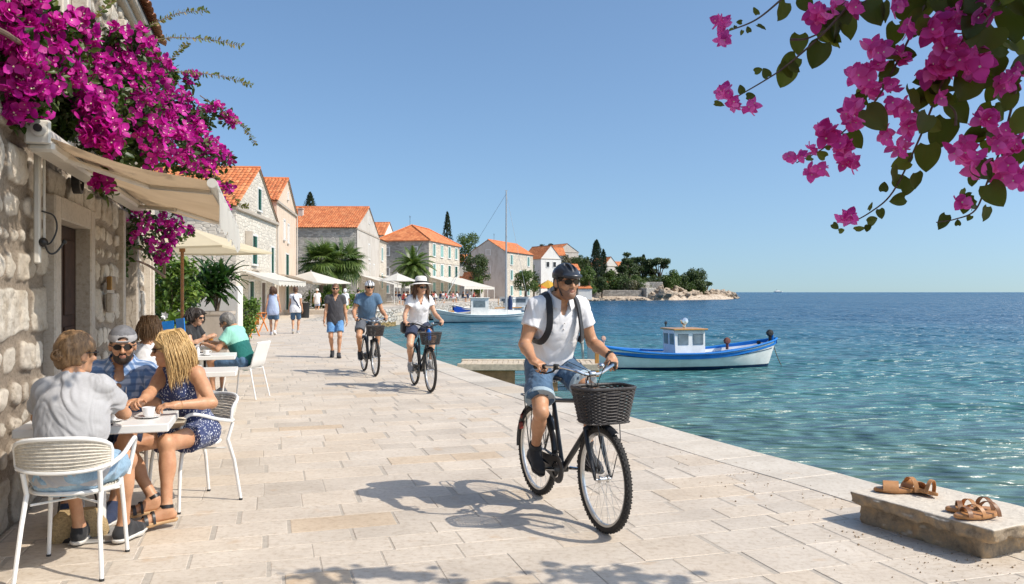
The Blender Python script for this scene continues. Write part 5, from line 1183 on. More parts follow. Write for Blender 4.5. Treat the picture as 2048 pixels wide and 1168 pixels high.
# blonde woman
g3 = sitter((-2.30,5.82), -112, 'blonde woman in sunglasses and navy print playsuit sitting sideways at the table', dict(fem=True, s=.985, skin=SK_TAN, toes=True, thin=1.04, arm=1.08, leg=1.04, shirt=dict(mat=CL_dots, sleeve=0, neck='v', hem=.04, t=.010, loose=.012, wr=.006),
    bottom=dict(mat=CL_dots, len=.52, t=.014, flare=.03, wr=.010), shoe=dict(mat=M_leather, kind='sandal'), glasses=M_black),
    (-2.29,5.80,.545), (-2.345,5.66,.975), (-2.395,5.58,1.150), (-48,-8,0), [(-2.205,5.27,.805),(-2.42,5.22,.835)], [(-2.27,5.26,.125),(-2.46,5.50,.125)],
    hand=[dict(curl=38,n=(.2,-.35,-.9),d=(.95,-.75,.05)),dict(curl=50,n=(.2,.5,-.7),d=(1,.35,.1))], kp=[(.75,.0,.8),(.75,-.9,.8)], ep=[(-.1,1,-.8),(-.3,-.7,-1)], foot=[{'d':(1,-.55,-.03)},{'d':(1,-.55,-.03)}])
hair_cap(g3, H_blonde, vol=.012, low=-.10, hh=.0055); strands(g3, H_blonde, 2100, .37, name='hair_locks', r=.0020, seed=4, wave=.018, front=True)
nk = MB(); nk.lathe([(.052,-.003),(.055,0),(.052,.003)], tuple(g3.nb+g3.up*.035+g3.fwd*.01), tuple(g3.up+g3.fwd*.45), 24, True); nk.build('necklace', M_black, g3.root, True)
nk = MB(); d_ = nrm(g3.wr[0]-g3.el[0]); nk.lathe([(.026,-.003),(.029,0),(.026,.003)], tuple(g3.wr[0]-d_*.02), tuple(d_), 18, True); nk.build('bracelet', mat('gold', (.6,.38,.12), .3, metal=.9), g3.root, True)
def clutch(b): b.bbox((0,0,0),(.24,.04,.14),None,.02); b.tube([(-.11,.0,.07),(0,.02,.085),(.11,0,.07)], .005, 6)
o = small('clutch_bag', clutch, mat('cream_leather', (.62,.54,.42), .5, .1), (0,0,0), 0, 'cream clutch bag lying on lap of blonde woman', 'bag'); o.location = (-2.37,5.50,.645); o.rotation_euler = (R(62),0,R(30))
# woman in white top seen from behind
g4 = sitter((-3.56,7.52), 102, 'woman with chin length brown blonde hair in white sleeveless top seen from behind', dict(fem=True, s=1.0, skin=SK_TAN, shirt=dict(mat=CL_white, sleeve=0, neck='wide', hem=.05, loose=.02), bottom=dict(mat=CL_navy, len=.8), shoe=dict(mat=CL_white, kind='sneaker')),
    (-3.55,7.50,.55), (-3.57,7.56,1.0), (-3.585,7.62,1.19), (-20,0,0), [(-3.85,7.95,.80),(-3.45,8.05,.80)], [(-3.75,8.0,.105),(-3.5,8.05,.105)], hand=[dict(curl=30,n=(0,0,-1)),dict(curl=30,n=(0,0,-1))], kp=[(.5,.2,1),(.5,-.2,1)], ep=[(-.3,.8,-1),(-.3,-.8,-1)], h=.008)
g4.root.location.x += .14; hair_cap(g4, H_lbrown, vol=.014, low=-.09); strands(g4, H_lbrown, 520, .20, name='hair_locks', r=.0036, seed=9, wave=.006, back=.05)
# woman in black
g5 = sitter((-5.10,12.45), -10, 'woman with dark curly hair and glasses in black T-shirt leaning over the table', dict(fem=True, s=1.0, skin=SK_FAIR, shirt=dict(mat=CL_black, sleeve=.5, neck='crew', hem=.05, loose=.02), bottom=dict(mat=CL_black, len=1.3), shoe=dict(mat=M_shoeblk, kind='sneaker'), glasses=M_black),
    (-5.12,12.45,.55), (-4.98,12.42,.985), (-4.88,12.40,1.155), (-8,-10,0), [(-4.66,12.48,.86),(-4.66,12.25,.86)], [(-4.85,12.55,.105),(-4.85,12.35,.105)], hand=[dict(curl=50,n=(0,-.6,-.6)),dict(curl=50,n=(0,.6,-.6))], kp=[(.5,.2,1),(.5,-.2,1)], ep=[(-.2,.7,-1),(-.2,-.7,-1)], h=.010)
hair_cap(g5, H_dark, vol=.018, amp=.014, low=-.10); strands(g5, H_dark, 420, .20, name='hair_locks', r=.0045, seed=12, wave=.03, back=.3)
# man in green
g6 = sitter((-3.95,11.70), 174, 'grey haired man in two-tone mint and dark teal T-shirt bent over the table', dict(skin=SK_TAN, s=1.02, fat=1.08, shirt=dict(mat=CL_mint, mat2=CL_teal, split=.60, sleeve=.6, neck='crew', hem=.05, loose=.02, flare=.02), bottom=dict(mat=CL_denim, len=.85, flare=.02), shoe=dict(mat=M_shoegrey, kind='sneaker'), glasses=M_black),
    (-3.90,11.70,.55), (-4.06,11.72,.97), (-4.18,11.74,1.105), (4,-22,0), [(-4.42,11.58,.79),(-4.42,11.85,.80)], [(-4.34,11.62,.105),(-4.28,11.84,.105)], hand=[dict(curl=35,n=(0,0,-1)),dict(curl=35,n=(0,0,-1))], kp=[(.5,.2,1),(.5,-.2,1)], ep=[(-.1,.7,-1),(-.1,-.7,-1)], h=.010)
hair_cap(g6, H_grey, vol=.014, amp=.012, low=-.07, hh=.007); stubble(g6, H_grey)
# bags on the ground
def tote(b): 
    rings = []
    for z, k in ((0,1.0),(.06,1.08),(.14,1.0),(.22,.82),(.26,.66)): rings.append([(.19*k*math.copysign(abs(math.cos(a))**.6, math.cos(a)), .07*k*math.copysign(abs(math.sin(a))**.6, math.sin(a)), z) for a in np.linspace(0,2*PI,22,False)])
    b.loft(rings, True, True)
bag = empty('hand_bag', (-2.72,5.02,0), R(25), 'straw and black leather handbag on the ground under the nearest table', 'bag'); b = MB(); tote(b); b.build('bag_body', mat('woven_straw', (.46,.33,.17), .8, .3, 60, bump=.8, bscale=90, bdist=.01), bag, True)
b = MB(); b.tube(smooth_path([(-.13,0,.24),(-.10,.02,.40),(.08,.03,.42),(.13,0,.24)], 5), .008, 6); b.build('bag_handle', M_leather, bag, True); b = MB(); b.loft([[(.205*math.cos(a),.078*math.sin(a),z) for a in np.linspace(0,2*PI,22,False)] for z in (.0,.045)], True); b.build('bag_base', M_leather, bag, True); bag.scale = (.85,.85,.72)
# ---- retractable awning
mc = NT('awning_canvas'); co = mc.coord(); n = mc.noise(co, 2.5, 4); c_ = mc.ramp(n, [(.3,(.58,.43,.27)),(.7,(.68,.52,.34))]); mc.color(c_); mc.set(Roughness=.9); tl = mc.n('BsdfTranslucent'); mc.l(c_, tl.inputs[0]); mx = mc.n('MixShader'); mx.inputs[0].default_value = .22; mc.l(mc.b.outputs[0], mx.inputs[1]); mc.l(tl.outputs[0], mx.inputs[2]); mc.l(mx.outputs[0], mc.out.inputs[0]); mc.bump(mc.noise(mc.coord(scale=(8,1,1)), 2, 3), .3, .02); M_canvas = mc.m
def canvas(name, col, trans=.35):
    m = NT(name); c_ = m.ramp(m.noise(m.coord(), 3, 4), [(.3, tuple(x*.92 for x in col)), (.7, col)]); m.color(c_); m.set(Roughness=.9); tl = m.n('BsdfTranslucent'); m.l(c_, tl.inputs[0]); mx = m.n('MixShader'); mx.inputs[0].default_value = trans; m.l(m.b.outputs[0], mx.inputs[1]); m.l(tl.outputs[0], mx.inputs[2]); m.l(mx.outputs[0], m.out.inputs[0]); return m.m
M_wcanvas = canvas('white_canvas', (.80,.77,.70)); M_ccanvas = canvas('cream_canvas', (.78,.68,.48))
M_alu = mat('cream_painted_aluminium', (.62,.58,.51), .35, .06, 8)
aw = empty('retractable_awning', TC(0,0), WALL_RZ, 'beige retractable awning with white valance fixed over the brown door', 'awning')
ta, tb, c0_, c1_, za, zb_ = .15, 4.25, -.16, -1.25, 2.60, 2.31        # local x = t, local y = -c
b = MB(); b.lathe([(0,0),(.045,0),(.060,.012),(.060,tb-ta-.012),(.045,tb-ta),(0,tb-ta)], (ta,c0_-.02,za), (1,0,0), 18); b.bbox(((ta+tb)/2,c0_-.03,za-.085),(tb-ta-.02,.16,.075),None,.02); b.build('cassette', M_alu, aw, True)
b = MB(); b.bbox((ta-.02,c0_-.02,za+.0),(.030,.155,.165),None,.03); b.lathe([(0,0),(.05,0),(.05,.012),(.028,.016),(0,.016)], (ta-.038,c0_-.03,za+.02), (-1,0,0), 18); b.build('end_cap', M_alu, aw, True)
b = MB(); b.lathe([(0,.0),(.026,0),(.026,.02),(0,.02)], (ta-.052,c0_-.03,za+.02), (-1,0,0), 14); b.build('gear_eye', M_black, aw, True)
n1, n2 = 24, 12; rings = []
for i in range(n1+1):
    t = ta+.03+(tb-ta-.06)*i/n1; rings.append([(t, c0_-.05+(c1_-c0_+.05)*j/n2, za-.02+(zb_-za+.03)*j/n2-.035*math.sin(PI*j/n2)+.006*math.sin(t*7+j*.6)) for j in range(n2+1)])
b = MB(); b.loft(rings, False); b.build('cloth', M_canvas, aw, True)
b = MB(); b.tube([(ta,c1_,zb_),(tb,c1_,zb_)], .034, 12); b.build('front_bar', M_alu, aw, True)
b = MB(); b.loft([[(t, c1_-.034-.006*math.sin(t*9), zb_-.01), (t, c1_-.040-.014*math.sin(t*6+1), zb_-.15), (t, c1_-.036-.020*math.sin(t*6+.4), zb_-.285+.018*math.cos(t*2*PI/.30))] for t in np.linspace(ta+.02, tb-.02, 130)], False); b.build('valance', M_wcanvas, aw, True)
for t_, q in ((ta+.35,1),(tb-.35,-1)):
    b = MB(); b.tube([(t_,c0_-.05,za-.10),(t_+q*.75,(c0_+c1_)/2,za-.20)], .022, 8); b.tube([(t_+q*.75,(c0_+c1_)/2,za-.20),(t_+q*.05,c1_+.03,zb_-.02)], .018, 8); b.build('folding_arm', M_alu, aw, True)
ir = MB(); bx_ = .55; ir.bbox((bx_,-.075,2.14),(.05,.04,.78),None,.008); ir.tube([(bx_+.03,-.11,2.50),(bx_+.03,-.11,1.86)], .009, 6)
o = ir.build('awning_bracket', M_alu, aw)
ir = MB(); ir.tube(smooth_path([(bx_,-.11,1.92),(bx_+.02,-.14,1.83),(bx_+.04,-.18,1.83),(bx_+.08,-.22,1.90)], 5), .007, 7); ir.tube(smooth_path([(bx_,-.10,2.12),(bx_+.03,-.17,2.09),(bx_+.03,-.19,2.0),(bx_+.0,-.16,1.90),(bx_,-.11,1.88)], 5), .006, 7); ir.ball((bx_+.085,-.225,1.91), .018, 10); ir.ball((bx_,-.11,1.90), .034, 12)
o = ir.build('iron_lamp_hook', M_black, None, True); o.location = TC(0,0); o.rotation_euler = (0,0,WALL_RZ); tag(o, 'curled black iron hook on rubble wall at the side of the brown door', 'wall hook')
# ---- cream parasol
def parasol(loc, R_, zr, zt, label, mcan, wood, n=8, rz=0.2, group='canvas parasols along the promenade'):
    r = empty('parasol', loc, rz, label, 'parasol', group); c = MB(); P_ = []; 
    for i in range(n):
        a = 2*PI*i/n; P_.append((R_*math.cos(a), R_*math.sin(a), zr))
    top = (0,0,zt)
    for i in range(n):
        p, q = P_[i], P_[(i+1) % n]; rows = []
        for k in range(7):
            f = k/6; rows.append([tuple((top[d]*(1-f)+(p[d]*(1-s_)+q[d]*s_)*f)-(.05*f*math.sin(PI*s_)*R_*.6 if d == 2 else 0)*.5 for d in range(3)) for s_ in (0,.25,.5,.75,1)])
        c.loft(rows, False)
        c.loft([rows[-1], [(x*.998,y*.998,z-.02*R_) for x,y,z in rows[-1]]], False)
    c.build('canopy', mcan, r, True, 25); c = MB(); c.tube([(0,0,0),(0,0,zt+.06)], .028 if R_ > 1.5 else .024, 10); c.ball((0,0,zt+.07), .035, 8); c.build('pole', wood, r, True)
    zc = zr-.02
    for p in P_:
        b = MB(); b.tube([(p[0]*.03,p[1]*.03,zt-.03),(p[0]*.97,p[1]*.97,zr-.015)], .009, 5); b.tube([(p[0]*.02,p[1]*.02,zr+.02),(p[0]*.50,p[1]*.50,(zt+zr)/2-.02)], .010, 5); b.build('rib', wood, r, True)
    b = MB(); b.lathe([(.0,-.05),(.05,-.05),(.05,.05),(0,.05)], (0,0,zr), n=12); b.build('runner', wood, r, True); b = MB(); b.lathe([(0,0),(.28,0),(.28,.05),(.05,.08),(.04,.3),(0,.3)], n=20); b.build('base', M_kerb, r, True); return r
M_teak = mat('teak_wood', (.30,.13,.04), .5, .3, 25, bump=.2)
parasol((-5.77,14.0,0), 1.68, 2.30, 2.72, 'cream parasol on a teak pole in front of the potted shrubs', M_ccanvas, M_teak, 4, R(43))
# ================================================================ TOWN HOUSES
def stonewall_mat(name, base, mortar, sx=2.2, sy=4.2, contrast=.25, bump=.5):
    m = NT(name); co = m.coord(scale=(sx,sx,sy)); wp_ = m.n('VectorMath', operation='ADD'); nz = m.n('TexNoise'); m.l(co, nz.inputs['Vector']); nz.inputs['Scale'].default_value = .8
    sc_ = m.n('VectorMath', operation='SCALE'); m.l(nz.outputs['Color'], sc_.inputs[0]); sc_.inputs['Scale'].default_value = .5; m.l(co, wp_.inputs[0]); m.l(sc_.outputs[0], wp_.inputs[1])
    v = m.voro(wp_.outputs[0], 1.0, 'F1', .7, 'Color'); e = m.voro(wp_.outputs[0], 1.0, 'DISTANCE_TO_EDGE', .7); sp = m.n('SeparateXYZ'); m.l(v, sp.inputs[0])
    a = tuple(x*(1-contrast) for x in base); b = tuple(min(1, x*(1+contrast*.7)) for x in base)
    c = m.ramp(sp.outputs[0], [(.1,a),(.5,base),(.9,b)]); w_ = m.noise(m.coord(), .5, 5, .7); c = m.mix(.6, c, m.ramp(w_, [(.35,(.72,.68,.64)),(.6,(1.05,1.05,1.04))]), 'MULTIPLY')
    c = m.mix(m.ramp(e, [(.02,(1,1,1)),(.10,(0,0,0))]), c, mortar); c = m.mix(.4, c, m.ramp(m.noise(m.coord(), 9, 5, .7), [(.3,(.75,.72,.68)),(.6,(1.05,1.05,1.05))]), 'MULTIPLY')
    m.color(c); m.set(Roughness=.92); m.bump(m.ramp(e, [(0,0),(.14,1)]), bump, .05); return m.m
def plaster_mat(name, base, stain=.5):
    m = NT(name); co = m.coord(); n = m.noise(m.coord(scale=(1,1,.35)), 1.3, 6, .7, .6); n2 = m.noise(co, 14, 5, .7)
    c = m.mix(stain, base, m.ramp(n, [(.34,(.70,.64,.58)),(.52,(1,1,1)),(.7,(1.06,1.05,1.04))]), 'MULTIPLY'); c = m.mix(.3, c, m.ramp(n2, [(.3,(.8,.78,.75)),(.55,(1,1,1))]), 'MULTIPLY')
    m.color(c); m.set(Roughness=.9); m.bump(n2, .3, .01); return m.m
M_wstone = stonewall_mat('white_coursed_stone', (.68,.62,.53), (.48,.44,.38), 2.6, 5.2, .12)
M_shade_stone = stonewall_mat('shade_grey_stone', (.42,.395,.355), (.34,.32,.28), 2.2, 5.0, .25)  # greyer stone for house sides turned from the sun, shade in the colour
M_lstone = stonewall_mat('pale_coursed_stone', (.62,.55,.45), (.50,.455,.39), 2.4, 5.0, .16)
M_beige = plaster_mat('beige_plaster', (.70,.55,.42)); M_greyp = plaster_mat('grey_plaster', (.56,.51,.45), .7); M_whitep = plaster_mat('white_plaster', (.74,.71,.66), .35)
def shutter_mat(name, c):
    m = NT(name); wv = m.n('TexWave', wave_type='BANDS', bands_direction='Z'); m.l(m.coord(), wv.inputs[0]); wv.inputs['Scale'].default_value = 3.2; m.color(m.mix(m.ramp(wv.outputs['Fac'], [(.0,0.0),(.5,.6)]), c, tuple(x*.35 for x in c))); m.set(Roughness=.55); m.bump(wv.outputs['Fac'], .8, .02); return m.m
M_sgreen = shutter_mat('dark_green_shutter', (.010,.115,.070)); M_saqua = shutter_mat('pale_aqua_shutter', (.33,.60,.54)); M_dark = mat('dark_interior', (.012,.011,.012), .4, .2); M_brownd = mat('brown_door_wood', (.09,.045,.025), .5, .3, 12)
class House:
    """rectangular house: P0 corner, ex along the facade that faces the basin, ey inland"""
    def __init__(s, name, P0, ex, L, D, eave, ridge, kind, m, label, z0=0.0, roofm=None, detail=True, over=.28, cat='house', group='houses along the waterfront'):
        s.P0 = np.array((P0[0],P0[1],0.)); a = math.atan2(ex[1], ex[0]); s.r = empty(name, (P0[0],P0[1],z0), a, label, cat, group); s.L = L; s.D = D; s.e = eave; s.rg = ridge
        roofm = roofm or M_tile; b = MB()          # local: x 0..L along facade (y=0), y 0..D inland  (inland is +y or -y)
        s.sg = 1 if D > 0 else -1; D_ = abs(D); q = s.sg
        c = [(0,0),(L,0),(L,q*D_),(0,q*D_)]
        base = [(x,y,-1.5) for x,y in c]; top = [(x,y,eave) for x,y in c]; b.add(base+top, [(0,1,5,4),(1,2,6,5),(2,3,7,6),(3,0,4,7),(4,5,6,7)])
        if kind == 'gx':      # gables on the facade side: ridge runs inland
            b.add([(0,0,eave),(L,0,eave),(L/2,0,ridge)], [(0,1,2)]); b.add([(0,q*D_,eave),(L,q*D_,eave),(L/2,q*D_,ridge)], [(0,1,2)])
        if kind == 'gy':
            b.add([(0,0,eave),(0,q*D_,eave),(0,q*D_/2,ridge)], [(0,1,2)]); b.add([(L,0,eave),(L,q*D_,eave),(L,q*D_/2,ridge)], [(0,1,2)])
        s.wall = b.build('wall', m, s.r)
        sl = []; o = over; zz = .06; kw = dict(seg=3, tw=.24, tr=.42) if detail else dict(seg=2, tw=.5, tr=.9, rise=.09)
        def slope(p0, p1, q0): # eave p0->p1, ridge above p0 = q0
            p0, p1, q0 = [np.array(v, float) for v in (p0,p1,q0)]; ex_ = nrm(p1-p0); es = q0-p0; es = es-ex_*(es@ex_); return (p0-es/np.linalg.norm(es)*o-ex_*.12+(0,0,zz), ex_, es, np.linalg.norm(p1-p0)+.24, np.linalg.norm(es)+o+.06)
        pl = MB()
        if kind == 'gx':
            sl = [slope((0,0,eave),(0,q*D_,eave),(L/2,0,ridge)), slope((L,0,eave),(L,q*D_,eave),(L/2,0,ridge))]
            for (x0,x1) in ((-o*.8,L/2),(L+o*.8,L/2)):
                zl = eave-(ridge-eave)/(L/2)*o*.8; pl.add([(x0,-.10*q,zl+.03),(x0,q*D_,zl+.03),(x1,q*D_,ridge+.03),(x1,-.10*q,ridge+.03)], [(0,1,2,3)])
        elif kind == 'gy':
            sl = [slope((0,0,eave),(L,0,eave),(0,q*D_/2,ridge)), slope((0,q*D_,eave),(L,q*D_,eave),(0,q*D_/2,ridge))]
            for (y0,y1) in ((-q*o*.8,q*D_/2),(q*(D_+o*.8),q*D_/2)):
                zl = eave-(ridge-eave)/(D_/2)*o*.8; pl.add([(-.1,y0,zl+.03),(L+.1,y0,zl+.03),(L+.1,y1,ridge+.03),(-.1,y1,ridge+.03)], [(0,1,2,3)])
        if kind in ('gx','gy'): s.roof = roof_mesh('roof', sl, roofm, s.r, **kw); pl.build('roof_edge', M_frame_old, s.r)
        if kind in ('gx','gy'):
            rt = MB(); A_, B_ = ((L/2,-.12*q,ridge+.10),(L/2,q*(D_+.1),ridge+.10)) if kind == 'gx' else ((-.12,q*D_/2,ridge+.10),(L+.12,q*D_/2,ridge+.10)); rt.tube([A_,B_], .10, 6); rt.build('ridge_tiles', roofm, s.roof)
        if kind == 'hip':
            k = min(L, D_)/2; xa, xb, ya, yb = (k, L-k, q*D_/2, q*D_/2) if L >= D_ else (L/2, L/2, q*k, q*(D_-k)); R1 = (xa, ya if L < D_ else q*D_/2, ridge); R2 = (xb, yb if L < D_ else q*D_/2, ridge); cc = [(-o,-q*o,eave),(L+o,-q*o,eave),(L+o,q*(D_+o),eave),(-o,q*(D_+o),eave)]
            v = cc+[R1, R2]; f = [(0,1,5,4),(1,2,5),(2,3,4,5),(3,0,4)] if L >= D_ else [(0,1,4),(1,2,5,4),(2,3,5),(3,0,4,5)]
            rb = MB(); rb.add(v, f); rb.add([(x,y,eave-.12) for x,y,z in cc]+cc, [(0,1,5,4),(1,2,6,5),(2,3,7,6),(3,0,4,7),(3,2,1,0)]); s.roof = rb.build('roof', M_tileflat, s.r)
            rt = MB()
            for a_, b_ in ((R1,R2),(cc[0],R1),(cc[1],R2 if L >= D_ else R1),(cc[2],R2),(cc[3],R1 if L >= D_ else R2)): rt.tube([np.array(a_)+(0,0,.05), np.array(b_)+(0,0,.07)], .09, 6)
            rt.build('ridge_tiles', roofm, s.roof)
        ev = MB(); 
        ev.bbox((L/2,-q*.05,eave-.10),(L+.2,.14,.16)); ev.build('cornice', M_frame_old, s.r)
    def at(s, side, u, z, out=0.0):
        """point on a facade; side 'f' y=0, 'l' x=0, 'r' x=L"""
        q = s.sg
        return {'f': (u, -q*out, z), 'l': (-out, q*u, z), 'r': (s.L+out, q*u, z)}[side]
    def win(s, side, u, z, w_, h_, shut=M_sgreen, closed=False, pane=True, name='window', sill=True, open_=False, fr=.10):
        q = s.sg; n = {'f': np.array((0,-q,0.)), 'l': np.array((-1.,0,0)), 'r': np.array((1.,0,0))}[side]; t = {'f': np.array((1.,0,0)), 'l': np.array((0,1.,0)), 'r': np.array((0,1.,0))}[side]; up = np.array((0,0,1.))
        c = np.array(s.at(side, u, z+h_/2)); ax = (t, n, up); b = MB()
        b.bbox(c+t*(w_/2+fr/2)+n*.03, (fr,.10,h_+2*fr), ax); b.bbox(c-t*(w_/2+fr/2)+n*.03, (fr,.10,h_+2*fr), ax); b.bbox(c+up*(h_/2+fr/2)+n*.028, (w_,.10,fr), ax)
        b.bbox(c-up*(h_/2+fr/2)+n*.05, (w_+(.1 if sill else 0),.16,fr), ax); f = b.build(name, M_whitepaint, s.r)
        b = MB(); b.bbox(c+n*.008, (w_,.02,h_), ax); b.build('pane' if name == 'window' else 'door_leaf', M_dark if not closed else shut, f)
        if shut is not None and not closed:
            for q2 in (1,-1):
                b = MB()
                if open_: b.bbox(c+t*q2*(w_/2+fr+w_/4)+n*.10, (w_/2,.04,h_), ax)
                else: b.bbox(c+t*q2*w_*.32+n*.035, (w_*.36,.03,h_*.98), ax)
                b.build('shutter', shut, f)
        return f
mtf = NT('terracotta_roof'); co = mtf.coord(); w1 = mtf.n('TexWave', wave_type='BANDS', bands_direction='DIAGONAL'); mtf.l(mtf.coord(scale=(1,1,0)), w1.inputs[0]); w1.inputs['Scale'].default_value = 1.6
vv = mtf.voro(mtf.coord(scale=(3,3,5)), 1.0, 'F1', 1.0, 'Color'); sp = mtf.n('SeparateXYZ'); mtf.l(vv, sp.inputs[0]); c = mtf.ramp(sp.outputs[0], [(0,(.50,.15,.055)),(.5,(.62,.20,.07)),(1,(.72,.28,.11))]); c = mtf.mix(.5, c, mtf.ramp(mtf.noise(co, .9, 5, .7), [(.35,(.72,.68,.64)),(.6,(1.06,1.04,1))]), 'MULTIPLY'); mtf.color(c); mtf.set(Roughness=.85); mtf.bump(sp.outputs[1], .6, .06); M_tileflat = mtf.m

def X(px, Y): return (px-1024)/1600*Y
def between(pa, Ya, pb, Yb): a = np.array((X(pa,Ya),Ya)); b = np.array((X(pb,Yb),Yb)); return a, nrm(b-a), float(np.linalg.norm(b-a))
# B1: stone house with the gable to the promenade
a, e, L = between(472, 42, 553, 52)
h1 = House('stone_house', a, e, L, 13, 6.1, 8.75, 'gx', M_wstone, 'white stone house with pointed gable and dark green shutters, nearest along the promenade', cat='house')
h1.win('f', 5.1, 6.35, .85, 1.25, M_sgreen); h1.win('f', 3.9, 3.15, 1.15, 1.6, M_sgreen, sill=True); h1.win('f', 8.6, 2.75, .75, 1.6, M_sgreen)
b = MB(); b.bbox((L/2,-.07,5.95),(L+.1,.22,.16),None,.02); b.build('string_course', M_frame_old, h1.r)
b = MB(); b.bbox((3.9,-.18,2.78),(.9,.30,.10)); b.prism([(3.6,-.02),(4.2,-.02),(4.05,-.26),(3.75,-.26)], 2.45, 2.72); b.build('stone_bracket', M_frame_old, h1.r); b = MB(); b.prism([(1.9,-.02),(2.4,-.02),(2.3,-.34),(2.0,-.34)], 4.1, 4.9); b.build('stone_gutter_spout', M_frame_old, h1.r)
h1.win('f', 3.2, .05, .95, 2.1, M_sgreen, name='door', sill=False); h1.win('f', 6.1, .05, 1.0, 2.05, M_brownd, True, name='door', sill=False)
# B2: narrow beige house
a, e, L = between(553.6, 52.2, 592, 62)
h2 = House('tall_house', a, e, L, 11, 7.55, 9.55, 'gx', M_beige, 'narrow beige plastered house with pointed gable beside the white stone house')
h2.win('f', 3.2, 5.2, .65, 1.3, None, True); h2.win('f', 5.2, 5.1, .6, 1.25, None, True); h2.win('f', 4.6, 2.55, 1.5, 1.65, M_sgreen); h2.win('f', 5.0, 8.2, .28, .42, None); h2.win('f', 4.6, .05, 1.5, 2.2, M_sgreen, name='door', sill=False)
for ob in h2.r.children:
    if ob.name.startswith('window') and ob.children[0].name.startswith('pane') and len(ob.children) == 1: ob.children[0].data.materials[0] = M_whitepaint
# B3: long house, shade put into the grey of the side towards us
a, e, L = between(713, 80, 757, 95)
h3 = House('long_house', a, e, L, 20, 8.0, 10.75, 'gx', M_shade_stone, 'long stone house with shade-grey side and wide orange roof standing behind the fan palms')
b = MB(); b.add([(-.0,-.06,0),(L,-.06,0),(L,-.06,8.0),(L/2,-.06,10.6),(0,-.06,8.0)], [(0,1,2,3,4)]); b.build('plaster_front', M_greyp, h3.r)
h3.win('f', 7.6, 5.2, .9, 1.5, M_saqua, fr=.16); h3.win('f', 7.5, 9.1, .5, .6, None)
for u in (4.1, 7.9, 11.0): h3.win('f', u, 2.6, 1.1, 2.0, M_saqua, fr=.16)
a, e, L = between(757.5, 95.2, 773, 101)
h3b = House('annex_house', a, e, L, 9, 7.8, 9.0, 'gy', M_lstone, 'small pale stone annex with aqua shutters joined to long stone house')
h3b.win('f', 2.2, 5.4, 1.0, 1.5, M_saqua, fr=.16); h3b.win('f', 2.2, 2.0, 1.0, 1.7, M_saqua, fr=.16)
# attic house seen over the roofs
a, e, L = between(768, 132, 789, 138)
h3c = House('attic_house', a, e, L, 9, 11.0, 13.2, 'gx', M_whitep, 'white attic house with green shutter peeping over the orange roofs', z0=.0, detail=False); h3c.win('f', L/2, 9.4, 1.3, 1.5, M_sgreen); h3c.win('l', 4, 9.6, 1.4, 1.3, M_sgreen)
# B4: hipped block
a, e, L = between(858, 110, 919, 125)
h4 = House('hipped_house', a, e, L, 7.6, 8.7, 11.1, 'hip', M_lstone, 'three storey stone house with hipped orange roof and rows of aqua shutters')
b = MB(); b.add([(-.02,.0,0),(-.02,7.6,0),(-.02,7.6,8.65),(-.02,0,8.65)], [(0,1,2,3)]); b.build('shade_side_sheet', M_shade_stone, h4.r)  # grey sheet over the pale stone paints this side as shaded
for zi, z in enumerate((.9+.35, 3.7, 6.5)):
    for k, u in enumerate((2.2, 5.9, 9.7, 13.3)):
        g_ = M_sgreen if (zi == 1 and k >= 2) else M_saqua; h4.win('f', u, z+.1, 1.25, 1.65, g_, fr=.14, closed=(k+zi) % 3 == 0)
    for u in (2.1, 6.2): h4.win('l', u, z+.2, .75, 1.0, None if zi else M_saqua, fr=.16)
b = MB(); b.bbox((7.5,-.03,2.95),(15.2,.08,.12)); b.bbox((7.5,-.03,5.75),(15.2,.08,.12)); b.build('string_course', M_frame, h4.r)
# B5
a, e, L = between(1011, 150, 1066, 165)
h5 = House('gabled_house', a, e, L, 7.0, 9.2, 11.4, 'gy', M_lstone, 'plastered three storey gabled house behind the sailing mast')
b = MB(); b.add([(-.03,0,0),(-.03,7,0),(-.03,7,9.1),(-.03,3.5,11.2),(-.03,0,9.1)], [(0,1,2,3,4)]); b.build('shade_side_sheet', M_greyp, h5.r)  # gable side greyed to look shaded beside the lit front
for zi, z in enumerate((.9, 3.9, 6.8)):
    for k, u in enumerate((3.2, 8.2, 13.0)):
        if not (k == 1 and zi == 2): h5.win('f', u, z, 1.3, 1.8, M_saqua, fr=.15, closed=(k == 1))
h5.win('l', 3.5, 5.0, .9, 1.4, None, fr=.12); h5.win('l', 3.5, 8.6, .8, .9, None, fr=.12)
def chimney(h, x, y, z, hh=.9, w_=.5): b = MB(); b.bbox((x,h.sg*y,z+hh/2),(w_,w_,hh),None,.02); b.bbox((x,h.sg*y,z+hh+.06),(w_+.14,w_+.14,.08),None,.01); c = b.build('chimney', M_greyp, h.roof); b = MB(); b.bbox((x,h.sg*y,z+hh+.18),(w_*.7,w_*.7,.16)); b.build('chimney_pot', M_tileflat, c)
chimney(h4, 11.5, 4.6, 9.6); chimney(h3, 4.0, 6.5, 9.0, 1.2); chimney(h2, 2.9, 5, 8.0, 1.1, .45); chimney(h5, 12, 4.8, 9.9, .9)
def aerial(h, x, y, z): b = MB(); b.tube([(x,h.sg*y,z),(x,h.sg*y,z+1.5)], .025, 5); b.tube([(x-.45,h.sg*y,z+1.4),(x+.45,h.sg*y,z+1.4)], .016, 4); b.tube([(x-.3,h.sg*y,z+1.2),(x+.3,h.sg*y,z+1.2)], .016, 4); b.build('aerial', M_black, h.roof)
aerial(h4, 3.0, 3.8, 10.9); aerial(h5, 3.0, 3.5, 11.3); aerial(h3, 7.5, 14, 10.7)
for h_, L_e in ((h1, 0), (h2, 0), (h3, 0)):
    b = MB(); x_ = h_.L+.10; b.tube([(x_-.05,-h_.sg*.08,.1),(x_-.05,-h_.sg*.08,h_.e-.1)], .05, 6); b.build('downpipe', M_greyp, h_.r)
